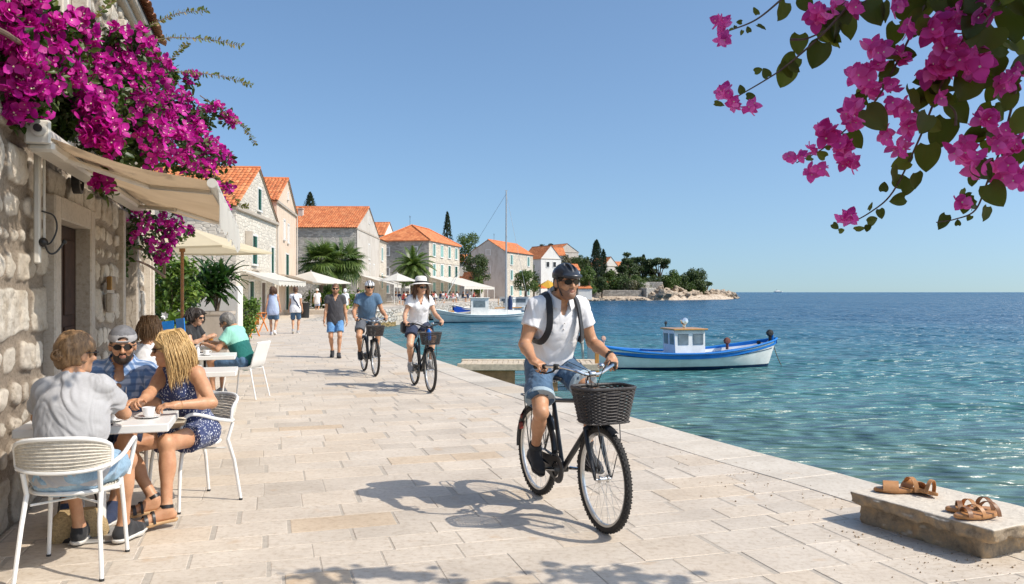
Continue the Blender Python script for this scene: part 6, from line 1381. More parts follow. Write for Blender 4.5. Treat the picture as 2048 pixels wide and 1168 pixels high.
# hill houses (px of left and right corner, depth, base z, eave and ridge height)
def hillhouse(pl_, pr_, Y, z0, eave, ridge, kind, m, label, D=7, turn=.3, wins=2, roofm=None):
    x0, x1 = X(pl_, Y), X(pr_, Y); e = (math.cos(turn), math.sin(turn)); L = (x1-x0)/max(.3, math.cos(turn)-math.sin(turn)*((x1)/Y))
    h = House('hill_house', (x0, Y), e, L, D, eave, ridge, kind, m, label, z0, M_tileflat if roofm is None else roofm, False, .3, group='houses on the hill behind the harbour')
    for k in range(wins): h.win('f', L*(k+1)/(wins+1), eave-2.2, .9, 1.3, None, fr=.14)
    return h
hillhouse(1070, 1131, 238, 8.2, 4.3, 6.7, 'gy', M_whitep, 'white hill house with long orange roof below the grey-sided house', 8, .12, 3)
hillhouse(1112, 1157, 258, 9.6, 5.0, 7.6, 'gx', M_greyp, 'grey-sided hill house with red roof standing highest on the hill', 9, .5, 1)
hillhouse(1082, 1122, 205, 2.2, 8.0, 11.3, 'gx', M_whitep, 'white hill house with steep orange roof and tall dark window', 9, .55, 2)
hillhouse(1208, 1236, 252, 5.2, 4.6, 7.4, 'gx', M_whitep, 'white gabled house with orange roof among the pines', 8, .55, 1)
hillhouse(1236, 1250, 270, 6.2, 3.4, 5.6, 'gy', M_whitep, 'low house with orange roof half hidden by dark pines', 7, .2, 0)
hillhouse(1141, 1160, 236, 4.0, 4.0, 5.8, 'gy', M_whitep, 'small house with orange roof behind the nearest cyclist helmet', 6, .2, 1)
hillhouse(1218, 1246, 242, .6, 3.2, 4.3, 'gy', M_greyp, 'low grey shed with red roof standing above the sea wall', 5, .2, 0)
hillhouse(1359, 1373, 262, 1.6, 3.4, 4.6, 'gx', M_whitep, 'tiny pale stone hut on the rocky point beneath the pines', 4, .2, 1)
hillhouse(1157, 1184, 222, .2, 2.3, 2.9, 'gy', M_whitep, 'long low white beach bar at the waterline', 5, .1, 0)
hillhouse(1046, 1078, 196, .3, 2.4, 3.8, 'gy', M_whitep, 'low building with orange roof near the end of the basin', 6, .1, 1)
hillhouse(921, 951, 150, .2, 3.0, 4.2, 'gy', M_whitep, 'low house with orange roof between big tree and hipped house', 7, .1, 1)
hillhouse(919, 944, 170, 5.2, 2.6, 4.4, 'gy', M_whitep, 'house with small orange roof half hidden in big trees', 7, .1, 0)
hillhouse(947, 968, 140, .2, 2.6, 4.8, 'gx', M_greyp, 'small grey stone boathouse with pointed gable by the basin', 6, .5, 1)
# sea wall at the headland
b = MB(); Ys = 235; b.bbox(((X(1190,Ys)+X(1283,Ys))/2, Ys+2, .5), (X(1283,Ys)-X(1190,Ys), 4, 3.2), None, .1)
o = b.build('sea_wall', stonewall_mat('shade_grey_wall_stone', (.40,.36,.31), (.28,.25,.21), .9, 1.8, .25)); tag(o, 'long stone sea wall in shade grey at the waterline below the pines', 'wall')  # the wall's shadow is painted into this grey
b = MB(); b.bbox((X(1293,Ys)+.5, Ys+1.6, .8), (3.4, 4.6, 3.9), ((.93,.36,0),(-.36,.93,0),(0,0,1)), .1); o = b.build('sea_wall', M_rubble); tag(o, 'corner block in sunlit tone at the seaward end of long sea wall', 'wall')  # paler stone colour stands for sunlight on the corner
b = MB(); b.bbox((X(1276,240), 241, 3.1), (6.6, 3, 2.4), ((.97,.24,0),(-.24,.97,0),(0,0,1)), .1); b.bbox((X(1305,244), 245, 3.0), (6.6, 3, 3.2), ((.97,-.14,0),(.14,.97,0),(0,0,1)), .1); o = b.build('terrace_wall', M_rubble); tag(o, 'rough stone terrace wall above the sea wall corner', 'wall')
# rocks of the point: separate boulders
mr = NT('coastal_rock'); g = mr.wcoord((1,1,2.2)); c = mr.ramp(mr.noise(g, .9, 7, .72, .5), [(.3,(.20,.14,.095)),(.48,(.50,.39,.28)),(.72,(.68,.57,.45))]); mr.color(c); mr.set(Roughness=.92); mr.bump(mr.noise(g, 2.2, 6, .7), 1, .5); M_rock = mr.m
def rock_mesh(seed, r=(1,1,1), h=.16):
    rg = np.random.default_rng(seed); c = SDF((-1.5,-1.5,-1.2), (1.5,1.5,1.2), h)
    for k in range(5): p = rg.normal(size=3)*(.45,.40,.25); c.rbox(p, np.array((.55,.42,.30))*rg.uniform(.7,1.2), .07, np.stack(frame(rg.normal(size=3)*(.4,.4,1))), k=.06)
    c.wrinkle(.16, lambda Q: 2*(fbm(Q*2.3+seed, 4)-.45)); v, f = c.mesh(); return mesh_np('boulder', v*np.array(r), f, M_rock)
rms = [rock_mesh(k) for k in range(5)]; rg = np.random.default_rng(8); tip = [(1296,236),(1320,238),(1345,243),(1370,250),(1395,258),(1420,267),(1440,276),(1455,286),(1466,297)]
for i in range(80):
    f = rg.uniform(0, 7.999); k = int(f); px = tip[k][0]+(tip[k+1][0]-tip[k][0])*(f-k); Y = tip[k][1]+(tip[k+1][1]-tip[k][1])*(f-k); off = rg.uniform(-1.2, 1.2) if i % 2 else rg.uniform(0, 6.5); Y += off; bz = float(terrain_z(np.array([X(px,Y)]), np.array([Y]))[0])
    o = link('boulder', rms[i % 5]); o.location = (X(px,Y), Y, max(bz, -.8)+.15); sc = rg.uniform(1.2, 2.8)*(1-.35*f/8); o.scale = (sc*rg.uniform(1,1.7), sc, sc*rg.uniform(.5,.9)); o.rotation_euler = (rg.normal(0,.2), rg.normal(0,.25)+.15, rg.uniform(0,6.28)); tag(o, 'sunlit tan boulder of the rocky point at the water edge', 'rock', 'boulders of the rocky headland')
for i in range(34):
    px = rg.uniform(1160, 1290); Y = rg.uniform(229, 232) if px > 1190 else rg.uniform(212, 226); o = link('boulder', rms[i % 5]); o.location = (X(px,Y), Y, WZ+.15); sc = rg.uniform(.5,1.0); o.scale = (sc*1.4,sc,sc*.6); o.rotation_euler = (0,0,rg.uniform(0,6.28)); tag(o, 'pale boulder lying in the water along foot of sea wall', 'rock', 'boulders below the sea wall')
# ---- awnings of the houses
def awning(loc, rz, w_, proj, zt, zf, label, m=M_wcanvas, val=.28, posts=False):
    r = empty('shop_awning', loc, rz, label, 'awning', 'awnings of the waterfront houses'); b = MB(); n = 20
    b.loft([[(x,0,zt),(x,-proj*.5,(zt+zf)/2-.04),(x,-proj,zf)] for x in np.linspace(0,w_,n)], False); b.build('cloth', m, r, True); b = MB()
    b.loft([[(x,-proj,zf-.002),(x,-proj-.01,zf-val+.05*math.cos(x*7))] for x in np.linspace(0,w_,n*4)], False)
    if not posts: b.loft([[(0,0,zt-.05),(0,-proj,zf)],[(0,0,zt-.06),(0,-proj,zf-val)]], False)
    b.build('valance', m, r); b = MB(); b.tube([(0,-proj,zf),(w_,-proj,zf)], .03, 6); b.build('front_bar', M_alu, r)
    if posts:
        for x in np.linspace(.05, w_-.05, posts): b = MB(); b.tube([(x,-proj,0),(x,-proj,zf)], .045, 6); b.build('post', M_whitepaint, r)
    for x in (.3, w_-.3): b = MB(); b.tube([(x,-.02,zt-.5),(x,-proj*.9,zf-.02)], .02, 5); b.build('arm', M_alu, r)
    return r
def hloc(h, u, z=0): c, s = math.cos(h.r.rotation_euler.z), math.sin(h.r.rotation_euler.z); return (h.r.location.x+c*u+s*.12, h.r.location.y+s*u-c*.12, z)
awning(hloc(h1, .8), h1.r.rotation_euler.z, 8.4, 1.9, 2.72, 2.18, 'white awning over the shop fronts of white stone house')
awning(hloc(h2, -.4), h2.r.rotation_euler.z, 10.5, 2.2, 2.75, 2.2, 'dark edged tan awning under the beige plastered house', canvas('tan_canvas', (.40,.33,.25)), .14)
awning(hloc(h3, .2), h3.r.rotation_euler.z, 14.6, 3.6, 3.3, 2.3, 'wide cream awning in front of the long stone house beyond the palms', M_wcanvas, .3, 4)
awning(hloc(h3b, -.3), h3b.r.rotation_euler.z, 9.0, 4.2, 3.6, 2.4, 'cream awning of small stone annex', M_wcanvas, .3, 3)
awning(hloc(h4, -1.0), h4.r.rotation_euler.z, 17.5, 5.2, 3.7, 2.3, 'long white restaurant awning on posts before the hipped house', M_wcanvas, .35, 5)
parasol((X(622,60),60,0), 3.0, 2.25, 3.1, 'wide white parasol beside the fan palms', M_wcanvas, M_whitepaint, 4, .4)
parasol((X(795,78),78,.3), 1.9, 2.35, 3.1, 'small white parasol beside the rubble quay', M_wcanvas, M_whitepaint, 8, .1)
parasol((X(1068,178),178,.1), 3.0, 2.3, 3.9, 'orange parasol at the far end of the basin', canvas('orange_canvas', (.72,.20,.05)), M_whitepaint, 8, .1)
parasol((X(1096,182),182,.1), 3.2, 2.4, 4.2, 'yellow parasol at the far end of the basin', canvas('yellow_canvas', (.80,.48,.06)), M_whitepaint, 8, .1)
# garden wall behind the pots
b = MB(); b.bbox((-9.6,20.2,.85),(5.6,.3,1.7),((1,-.05,0),(.05,1,0),(0,0,1)),.02); b.bbox((-7.62,20.9,.80),(.34,1.0,1.6),None,.02); o = b.build('garden_wall', M_whitep); tag(o, 'low white plastered garden wall behind the potted shrubs', 'wall')
b = MB(); b.tube([(X(470,21),21,0),(X(472,21),21,1.62)], .02, 6); b.tube([(X(464,21),21,1.62),(X(480,21),21,1.56)], .02, 6); o = b.build('white_post', M_whitepaint); tag(o, 'thin white post at the end of the garden wall', 'post')
# ================================================================ VEGETATION
def rotmats(n, rg, up=None, spread=1.0):
    """random frames; with up given the third axis leans to it"""
    z = rg.normal(size=(n,3)); 
    if up is not None: z = z*spread+np.asarray(up, float)
    z /= np.linalg.norm(z, axis=1)[:,None]; x = rg.normal(size=(n,3)); x -= z*(x*z).sum(1)[:,None]; x /= np.linalg.norm(x, axis=1)[:,None]; y = np.cross(z, x); return np.stack([x,y,z], 2)
def scatter(tv, tf, pos, M, sc):
    tv = np.asarray(tv, float); tf = np.asarray(tf); pos = np.asarray(pos); n = len(pos); sc = np.broadcast_to(np.asarray(sc, float).reshape(-1,1,1) if np.ndim(sc) else sc, (n,1,1))
    V = np.einsum('nij,kj->nki', M, tv)*sc+pos[:,None,:]; F = (tf[None]+(np.arange(n)*len(tv))[:,None,None]).reshape(-1, tf.shape[1]); return V.reshape(-1,3), F
LEAF = ([(0,0,0),(.30,.26,.05),(.34,0,-.02),(.30,-.26,.05),(.72,.20,.04),(.70,0,-.03),(.72,-.20,.04),(1.0,0,-.08)], [(0,2,1,1),(0,3,3,2),(1,2,5,4),(2,3,6,5),(4,5,7,7),(5,6,6,7)])
LEAFQ = ([(0,0,0),(.45,.28,.06),(1,0,-.05),(.45,-.28,.06)], [(0,3,2,1)])
def tris(f): return f
def leaf_mesh(name, m, pos, M, sc, big=False, tmpl=None):
    tv, tf = tmpl or LEAFQ; V, F = scatter(tv, tf, pos, M, sc); return mesh_np(name, V, F, m, False)
def leaf_mat(name, a, b, c=None, trans=.3, rough=.5):
    m = NT(name); r = m.island(); st = [(0,a),(.6,b)]+([(1,c)] if c else []); col = m.ramp(r, st); g = m.noise(m.coord(), 1.6, 3); col = m.mix(.5, col, m.ramp(g, [(.35,(.65,.68,.6)),(.65,(1.2,1.18,1.1))]), 'MULTIPLY')
    m.color(col); m.set(Roughness=rough); tl = m.n('BsdfTranslucent'); m.l(m.mix(1, col, (1.3,1.4,.7), 'MULTIPLY'), tl.inputs[0]); mx = m.n('MixShader'); mx.inputs[0].default_value = trans; m.l(m.b.outputs[0], mx.inputs[1]); m.l(tl.outputs[0], mx.inputs[2]); m.l(mx.outputs[0], m.out.inputs[0]); return m.m
L_pine = leaf_mat('pine_needles', (.030,.058,.018), (.065,.10,.030), (.10,.135,.045)); L_cyp = leaf_mat('cypress_foliage', (.010,.022,.010), (.024,.044,.016), (.040,.062,.022), .15)
L_mid = leaf_mat('bright_foliage', (.045,.090,.015), (.095,.155,.030), (.15,.20,.05)); L_oak = leaf_mat('dark_oak_foliage', (.030,.058,.016), (.065,.10,.028), (.11,.145,.045)); L_grey = leaf_mat('grey_shrub_foliage', (.10,.10,.06), (.17,.16,.10), (.24,.22,.15))
L_palm = leaf_mat('palm_leaf', (.05,.09,.02), (.11,.17,.04), (.17,.22,.07), .3, .4); L_bush = leaf_mat('garden_bush_leaf', (.06,.12,.012), (.13,.22,.03), (.22,.30,.07)); L_shiny = leaf_mat('glossy_leaf', (.015,.050,.012), (.040,.095,.022), (.075,.15,.035), .2, .3)
L_boug = leaf_mat('bougainvillea_leaf', (.020,.045,.010), (.055,.095,.018), (.12,.15,.035), .3, .42); L_bdark = leaf_mat('bougainvillea_shade_leaf', (.030,.042,.008), (.050,.062,.012), (.075,.085,.022), .35, .5)
M_bark = mat('tree_bark', (.13,.095,.065), .9, .35, 9, bump=.8, bscale=14, bdist=.03)
mbr = NT('bougainvillea_bract'); r_ = mbr.island(); c = mbr.ramp(r_, [(0,(.34,.003,.17)),(.45,(.56,.008,.31)),(.8,(.66,.020,.40)),(1,(.48,.006,.22))]); mbr.color(c); mbr.set(Roughness=.55); tl = mbr.n('BsdfTranslucent'); mbr.l(mbr.mix(1, c, (1.2,1.3,1.25), 'MULTIPLY'), tl.inputs[0]); mx = mbr.n('MixShader'); mx.inputs[0].default_value = .35; mbr.l(mbr.b.outputs[0], mx.inputs[1]); mbr.l(tl.outputs[0], mx.inputs[2]); mbr.l(mx.outputs[0], mbr.out.inputs[0]); M_bract = mbr.m
mbr = NT('pink_bract'); r_ = mbr.island(); c = mbr.ramp(r_, [(0,(.58,.035,.27)),(.5,(.78,.080,.40)),(1,(.85,.17,.50))]); mbr.color(c); mbr.set(Roughness=.6); tl = mbr.n('BsdfTranslucent'); mbr.l(mbr.mix(1, c, (1.3,1.5,1.35), 'MULTIPLY'), tl.inputs[0]); mx = mbr.n('MixShader'); mx.inputs[0].default_value = .5; mbr.l(mbr.b.outputs[0], mx.inputs[1]); mbr.l(tl.outputs[0], mx.inputs[2]); mbr.l(mx.outputs[0], mbr.out.inputs[0]); M_bract2 = mbr.m
M_floret = mat('cream_floret', (.75,.66,.42), .6); M_stem = mat('vine_stem', (.16,.10,.07), .8, .3, 30)
def crown_points(blobs, n, rg, shell=.75):
    """points in ellipsoid blobs, mostly near the skin"""
    out = []; nor = []; w_ = np.array([b[3]*b[4] for b in blobs]); w_ = w_/w_.sum()
    for b, k in zip(blobs, rg.multinomial(n, w_)):
        d = rg.normal(size=(k,3)); d /= np.linalg.norm(d, axis=1)[:,None]; r = (shell+(1-shell)*rg.random(k))*(1+.10*rg.normal(size=k)); r = np.where(rg.random(k) < .25, r*rg.random(k)**.4, r)
        out.append(np.array(b[:3])+d*r[:,None]*np.array((b[3],b[3],b[4]))); nor.append(d)
    return np.concatenate(out), np.concatenate(nor)
def make_tree(name, loc, kind, h, r, label, cat='tree', group='trees around the harbour', seed=1, n=1500, leaf=.42, m=None):
    rg = np.random.default_rng(seed); t = empty(name, loc, rg.uniform(0,6.28), label, cat, group); blobs = []; tr = MB(); q = r*.07+.08
    if kind == 'cypress':
        k = n; z = rg.random(k)**.85; prof = np.minimum(1, z/.12+.15)**.6*(1-z**2.4)**.75; a = rg.uniform(0, 2*PI, k); lump = 1+.16*np.sin(a*3+z*9+seed)+.10*np.sin(a*5-z*17); rr = r*1.15*prof*lump*(.70+.34*rg.random(k))
        P_ = np.stack([rr*np.cos(a), rr*np.sin(a), h*(.05+.95*z)], 1); U_ = np.stack([np.cos(a)*.5, np.sin(a)*.5, np.full(k, 1.4)], 1); M = rotmats(k, rg)
        x = U_+rg.normal(size=(k,3))*.25; x /= np.linalg.norm(x, axis=1)[:,None]; z_ = np.stack([np.cos(a), np.sin(a), a*0], 1); y = np.cross(z_, x); y /= np.linalg.norm(y, axis=1)[:,None]; M = np.stack([x,y,np.cross(x,y)], 2)
        me = leaf_mesh('crown', m or L_cyp, P_, M, leaf*rg.uniform(.7,1.5,k)); tr.tube([(0,0,-1),(0,0,h*.9)], [q,q*.3], 6)
    else:
        if kind == 'pine':
            for i in range(13): a = rg.uniform(0,6.28); f = rg.uniform(.45, 1); d = r*.72*math.sqrt(rg.random())*(1.15-.5*f); blobs.append((d*math.cos(a), d*math.sin(a), h*f*.95, r*rg.uniform(.26,.42), r*rg.uniform(.13,.2)))
        elif kind == 'umbrella':
            for i in range(15): a = rg.uniform(0,6.28); d = r*.78*math.sqrt(rg.random()); blobs.append((d*math.cos(a), d*math.sin(a), h*(.88-.20*(d/r)**2)+rg.normal()*.12*r, r*rg.uniform(.24,.36), r*rg.uniform(.12,.18)))
        elif kind == 'shrub':
            for i in range(10): a = rg.uniform(0,6.28); d = r*.6*math.sqrt(rg.random()); blobs.append((d*math.cos(a), d*math.sin(a), h*rg.uniform(.25,.70), r*rg.uniform(.3,.5), h*rg.uniform(.2,.32)))
        else:
            for i in range(17): a = rg.uniform(0,6.28); u = rg.uniform(-.75,1); d = r*.68*math.sqrt(max(0,1-u*u*.8))*rg.uniform(.5,1); blobs.append((d*math.cos(a), d*math.sin(a), h*.60+h*.30*u, r*rg.uniform(.26,.42), r*rg.uniform(.22,.34)))
        P_, N_ = crown_points(blobs, n, rg); Z = N_*1.1+rg.normal(size=P_.shape)*.7+np.array((0,0,.35)); Z /= np.linalg.norm(Z, axis=1)[:,None]; x = rg.normal(size=P_.shape); x -= Z*(x*Z).sum(1)[:,None]; x /= np.linalg.norm(x, axis=1)[:,None]; M = np.stack([x, np.cross(Z,x), Z], 2)
        me = leaf_mesh('crown', m or L_oak, P_, M, leaf*rg.uniform(.6,1.4,len(P_)))
        lean = rg.normal(size=2)*r*.08; tr.tube([(0,0,-1),(lean[0]*.5,lean[1]*.5,h*.25),(lean[0],lean[1],h*.55)], [q*1.3,q,q*.6], 7)
        for b in blobs[:9]: tr.tube([(lean[0]*.6,lean[1]*.6,h*.28),(b[0]*.5,b[1]*.5,(h*.3+b[2])/2),(b[0],b[1],b[2])], [q*.6,q*.4,q*.15], 5, False)
    link('crown', me, t); tr.build('trunk', M_bark, t, True); return t
def gz_(x, y): return float(terrain_z(np.array([x]), np.array([y]))[0]) if y > 66 else 0.0
def T(px, Y, top, wpx, kind, label, m=None, n=1500, leaf=None, name='tree', base=None, seed=None, group='trees around the harbour', cat='tree'):
    x = X(px, Y); z0 = gz_(x, Y) if base is None else base; h = HZ(top, Y)-z0; r = wpx/2/1600*Y; return make_tree(name, (x,Y,z0), kind, h, r, label, cat, group, seed or int(px+Y), n, leaf or Y*.0021, m)
T(620, 150, 385, 38, 'cypress', 'broad dark cypress rising behind roof of long stone house', n=2600, base=6, name='cypress_tree')
T(895, 175, 425, 20, 'cypress', 'tall slim cypress behind the hipped house', n=1800, base=4, name='cypress_tree')
T(1193, 246, 481, 26, 'cypress', 'tall broad cypress beside the white gabled house on headland', n=2400, name='cypress_tree')
T(1207, 250, 500, 14, 'cypress', 'slim short cypress touching the tall headland cypress', n=900, name='cypress_tree')
T(937, 165, 457, 72, 'round', 'large rounded green tree right of the hipped house', L_mid, 4200, base=1.5); T(955, 140, 505, 62, 'round', 'dark oak in front of large rounded green tree', L_oak, 3600, base=.3)
T(956, 128, 552, 32, 'round', 'small bright green tree beside the basin boathouse', L_mid, 1600, base=.1)
T(1052, 140, 541, 58, 'round', 'leafy green tree in front of the plastered gabled house', L_mid, 3400, base=.1); T(1068, 172, 512, 26, 'shrub', 'dark climbing tree beside the plastered gabled house', L_oak, 1600, base=.3)
T(1085, 265, 483, 16, 'round', 'small dark tree on hilltop, nearer to the basin', L_cyp, 900); T(1101, 268, 484, 16, 'round', 'small dark tree on hilltop behind long orange roof', L_cyp, 900); T(1076, 245, 492, 22, 'shrub', 'low dark bush at the end of long orange roof', L_oak, 900)
T(1130, 240, 506, 34, 'round', 'grey green tree left of the small orange roof', L_grey, 1600); T(1160, 244, 506, 44, 'round', 'dark oak behind the small orange roofed house', L_oak, 2200); T(1176, 226, 528, 46, 'round', 'bright yellow green tree below the tall headland cypress', L_mid, 2600)
T(1102, 190, 556, 22, 'shrub', 'green bush below the steep orange roofed house', L_mid, 900, base=.2); T(1203, 233, 552, 34, 'round', 'dark rounded tree left of the grey shed', L_oak, 2000)
T(1258, 250, 502, 48, 'pine', 'tall dark pine right of the white gabled house', L_pine, 4200, name='pine_tree'); T(1276, 256, 512, 46, 'pine', 'dark layered pine, second right of the white gabled house', L_pine, 3600, name='pine_tree'); T(1287, 262, 511, 14, 'cypress', 'thin dark conifer top between the headland pines', n=900, name='cypress_tree')
T(1318, 256, 512, 54, 'umbrella', 'wide flat topped pine leaning over the headland', L_pine, 4600, name='pine_tree'); T(1304, 262, 530, 34, 'pine', 'dark pine between flat topped pine and thin conifer', L_pine, 1800, name='pine_tree')
T(1232, 240, 546, 44, 'shrub', 'green shrubs behind the grey shed', L_mid, 1500, name='shrub', cat='shrub', group='shrubs of the headland'); T(1262, 238, 552, 44, 'shrub', 'grey leafless looking shrub above the sea wall', L_grey, 2200, name='shrub', cat='shrub', group='shrubs of the headland'); T(1282, 243, 546, 40, 'shrub', 'bright green shrub under the dark headland pines', L_mid, 1400, name='shrub', cat='shrub', group='shrubs of the headland')
T(1246, 243, 542, 36, 'shrub', 'mid green shrub between the grey shed and pines', L_oak, 1300, name='shrub', cat='shrub', group='shrubs of the headland'); T(1310, 246, 562, 26, 'shrub', 'dark shrub sitting on the terrace wall', L_oak, 1000, name='shrub', cat='shrub', group='shrubs of the headland')
T(1340, 249, 538, 50, 'round', 'dense green tree growing over the terrace rocks', L_mid, 2400); T(1392, 262, 538, 60, 'round', 'broad round-topped pine nearest the rocky tip', L_oak, 4200, name='pine_tree'); T(1381, 259, 560, 34, 'shrub', 'green shrub under the broad pine near the tip', L_mid, 1200, name='shrub', cat='shrub', group='shrubs of the headland'); T(1402, 260, 566, 30, 'shrub', 'low shrub at the foot of the broad pine', L_oak, 1000, name='shrub', cat='shrub', group='shrubs of the headland')
T(1414, 268, 562, 22, 'umbrella', 'last small pine before the bare rocky tip', L_pine, 1000, name='pine_tree')
T(1147, 262, 508, 40, 'round', 'broad dark oak on hill crest right of the grey-sided house', L_oak, 2200); T(1172, 258, 515, 40, 'round', 'dark oak left of the tall headland cypress', L_pine, 2200); T(1220, 246, 540, 34, 'round', 'green tree in front of white gabled house', L_mid, 1600); T(1243, 246, 524, 34, 'pine', 'dark pine touching the white gabled house', L_pine, 2000, name='pine_tree'); T(1362, 256, 548, 36, 'round', 'green tree left of the tiny stone hut', L_oak, 1800)
for i, (px, Y) in enumerate(((1215,262),(1145,270),(1330,262),(1355,258),(1298,252),(1270,262),(1190,258),(1222,256),(1165,250),(1115,232),(1135,226),(1205,240),(1250,238),(1275,240),(1322,250),(1348,254),(1372,262),(1180,240))): T(px, Y, 546+(i*7 % 14), 50, 'shrub', 'dark green undergrowth shrub on the wooded hill slope', L_oak, 900, name='shrub', cat='shrub', group='undergrowth of the hill')
# ---- palms
def blade_fan(mb, c, d, up, R_, n=22, w_=.05):
    s, u, dd = frame(d, up)
    for k in range(n):
        a = (k/(n-1)-.5)*R(230); v = dd*math.cos(a)+s*math.sin(a); L = R_*(1-.18*abs(a)); t = np.cross(v, u); m_ = c+v*L*.55-u*L*.04; e = c+v*L-u*L*.22+np.array((0,0,-.10*L)); mb.add([c, m_+t*w_, e, m_-t*w_], [(0,1,2,3)])
def fan_palm(x, y, h, label, seed, R_=1.0, n=34):
    rg = np.random.default_rng(seed); t = empty('fan_palm', (x,y,0), 0, label, 'palm', 'palms along the waterfront'); tr = MB(); pts = [(.1*math.sin(z*.8),0,z) for z in np.linspace(0,h,9)]; tr.tube(pts, [.24,.20,.18,.17,.17,.18,.20,.22,.18], 9); tr.build('trunk', M_bark, t, True); mb = MB()
    for i in range(n):
        el = rg.uniform(-.75, 1.35); az = i*2.4+rg.uniform(-.2,.2); d = np.array((math.cos(az)*math.cos(el), math.sin(az)*math.cos(el), math.sin(el))); L = rg.uniform(.8,1.25); c = np.array((0,0,h))+d*L+np.array((0,0,-.10*L)); mb.tube([(0,0,h), tuple(np.array((0,0,h))+d*L*.5), tuple(c)], .018, 4, False); blade_fan(mb, c, nrm(d+np.array((0,0,-.35))), (0,0,1) if el < 1 else (1,0,0), R_*rg.uniform(.8,1.15), 20, .05*R_)
    mb.build('crown', L_palm, t); return t
fan_palm(X(640,66), 66, 4.0, 'tall fan palm with drooping leaves beside the beige house', 3, 1.45, 46); fan_palm(X(686,68), 68, 4.2, 'fan palm before the long stone house', 5, 1.5, 50); fan_palm(X(662,72), 72, 2.3, 'shorter fan palm between the two tall ones', 6, 1.3, 40)
def date_palm(x, y, h, label, seed=4):
    rg = np.random.default_rng(seed); t = empty('date_palm', (x,y,0), 0, label, 'palm', 'palms along the waterfront'); tr = MB(); zz = np.linspace(0,h,26); tr.tube([(0,0,z) for z in zz], [.26+.04*(i % 2)+.06*(i > 22) for i in range(26)], 10); tr.build('trunk', M_bark, t, True); mb = MB()
    for i in range(58):
        az = i*2.399; el = R(80)-R(125)*(i/58)**.8; L = rg.uniform(2.3,2.9); p = np.array((0,0,h+.1)); d = np.array((math.cos(az)*math.cos(el), math.sin(az)*math.cos(el), math.sin(el))); pts = [p]
        for k in range(11): p = p+d*L/11; d = nrm(d+np.array((0,0,-.13))); pts.append(p)
        mb.tube(pts, .016, 4, False); sd = nrm(np.cross(d, (0,0,1)))
        for k in range(2, 12):
            for q in (1,-1):
                for s_ in (0,.33,.66):
                    c = pts[k-1]+(pts[k]-pts[k-1])*s_; dr = nrm(pts[k]-pts[k-1]); l = .50*math.sin(PI*(k+1)/13)+.16; e = c+sd*q*l*.75+dr*l*.5-np.array((0,0,l*.35)); mb.add([c-dr*.04, c+dr*.09, e], [(0,1,2)])
    mb.build('crown', L_palm, t)
date_palm(X(826,88), 88, 4.3, 'date palm with feathery crown before the hipped house')
# ---- pots and shrubs of the cafe
M_pot = plaster_mat('stone_planter', (.50,.43,.36), .4); M_terra = mat('terracotta_pot', (.45,.17,.08), .8, .15, 12)
pl = empty('planter', (-6.63,18.0,0), .12, 'large square stone planter holding the strap-leaved plant', 'planter'); b = MB(); b.loft([[(x*k,y*k,z) for x,y in ((-.31,-.31),(.31,-.31),(.31,.31),(-.31,.31))] for z,k in ((0,.82),(1.02,1.0),(1.05,1.06),(1.12,1.06),(1.12,.92),(1.0,.90))], True, True); b.build('box', M_pot, pl); b = MB(); b.bbox((0,0,1.03),(.54,.54,.02)); b.build('soil', M_bark, pl)
def strap_plant(loc, label, n, R_, h, m, seed=2, name='strap_leaved_plant', w_=.05, ln=.55):
    rg = np.random.default_rng(seed); t = empty(name, loc, 0, label, 'plant'); st = MB(); heads = []
    for i in range(7): a = rg.uniform(0,6.28); d = rg.uniform(0,R_*.55); z = h*rg.uniform(.35,.85); heads.append((d*math.cos(a), d*math.sin(a), z)); st.tube([(0,0,0),(d*.4*math.cos(a),d*.4*math.sin(a),z*.5),heads[-1]], .02, 6)
    st.build('stem', M_bark, t, True); mb = MB()
    for i in range(n):
        hd_ = np.array(heads[i % len(heads)]); az = rg.uniform(0,6.28); el = rg.uniform(-.5,1.3); d = np.array((math.cos(az)*math.cos(el), math.sin(az)*math.cos(el), math.sin(el))); L = ln*rg.uniform(.6,1.1); p = hd_+rg.normal(size=3)*.06; s = nrm(np.cross(d,(0,0,1))+1e-4); rows = []
        for k in range(6): f = k/5; wd = w_*math.sin(PI*min(1,f*.9+.12)); up = np.cross(s, d); rows.append([p-s*wd+up*.012, p-up*.006, p+s*wd+up*.012]); p = p+d*L/5; d = nrm(d+np.array((0,0,-.22)))
        mb.loft(rows, False)
    mb.build('leaves', m, t, True); return t
strap_plant((-6.63,18.0,1.03), 'lush strap-leaved plant spilling from large square planter', 210, .55, 1.15, L_shiny)
def leafy(loc, label, blobs, n, leaf, m, seed=1, name='shrub', stems=4, cat='shrub', big=True):
    rg = np.random.default_rng(seed); t = empty(name, loc, 0, label, cat); P_, N_ = crown_points(blobs, n, rg, .5); Z = N_*.7+rg.normal(size=P_.shape)*.6+np.array((0,0,.7)); Z /= np.linalg.norm(Z, axis=1)[:,None]; x = rg.normal(size=P_.shape); x -= Z*(x*Z).sum(1)[:,None]; x /= np.linalg.norm(x, axis=1)[:,None]; M = np.stack([x, np.cross(Z,x), Z], 2)
    link('leaves', leaf_mesh('leaves', m, P_, M, leaf*rg.uniform(.6,1.3,len(P_)), tmpl=LEAF), t); s = MB()
    for i in range(stems): b = blobs[i % len(blobs)]; s.tube([(.1*math.cos(i*2),.1*math.sin(i*2),0),(b[0]*.4,b[1]*.4,b[2]*.5),b[:3]], [.028,.02,.012], 6)
    s.build('stem', M_bark, t, True); return t
leafy((-7.15,17.0,0), 'leafy lemon-green shrub behind the teak pole of the cream parasol', [(-.1,0,1.95,.42,.40),(.25,.1,1.55,.35,.30),(-.3,.1,1.4,.35,.30),(.1,0,1.1,.30,.25),(.28,-.1,2.05,.25,.25),(-.25,0,.75,.3,.25)], 1500, .13, L_bush, 3)
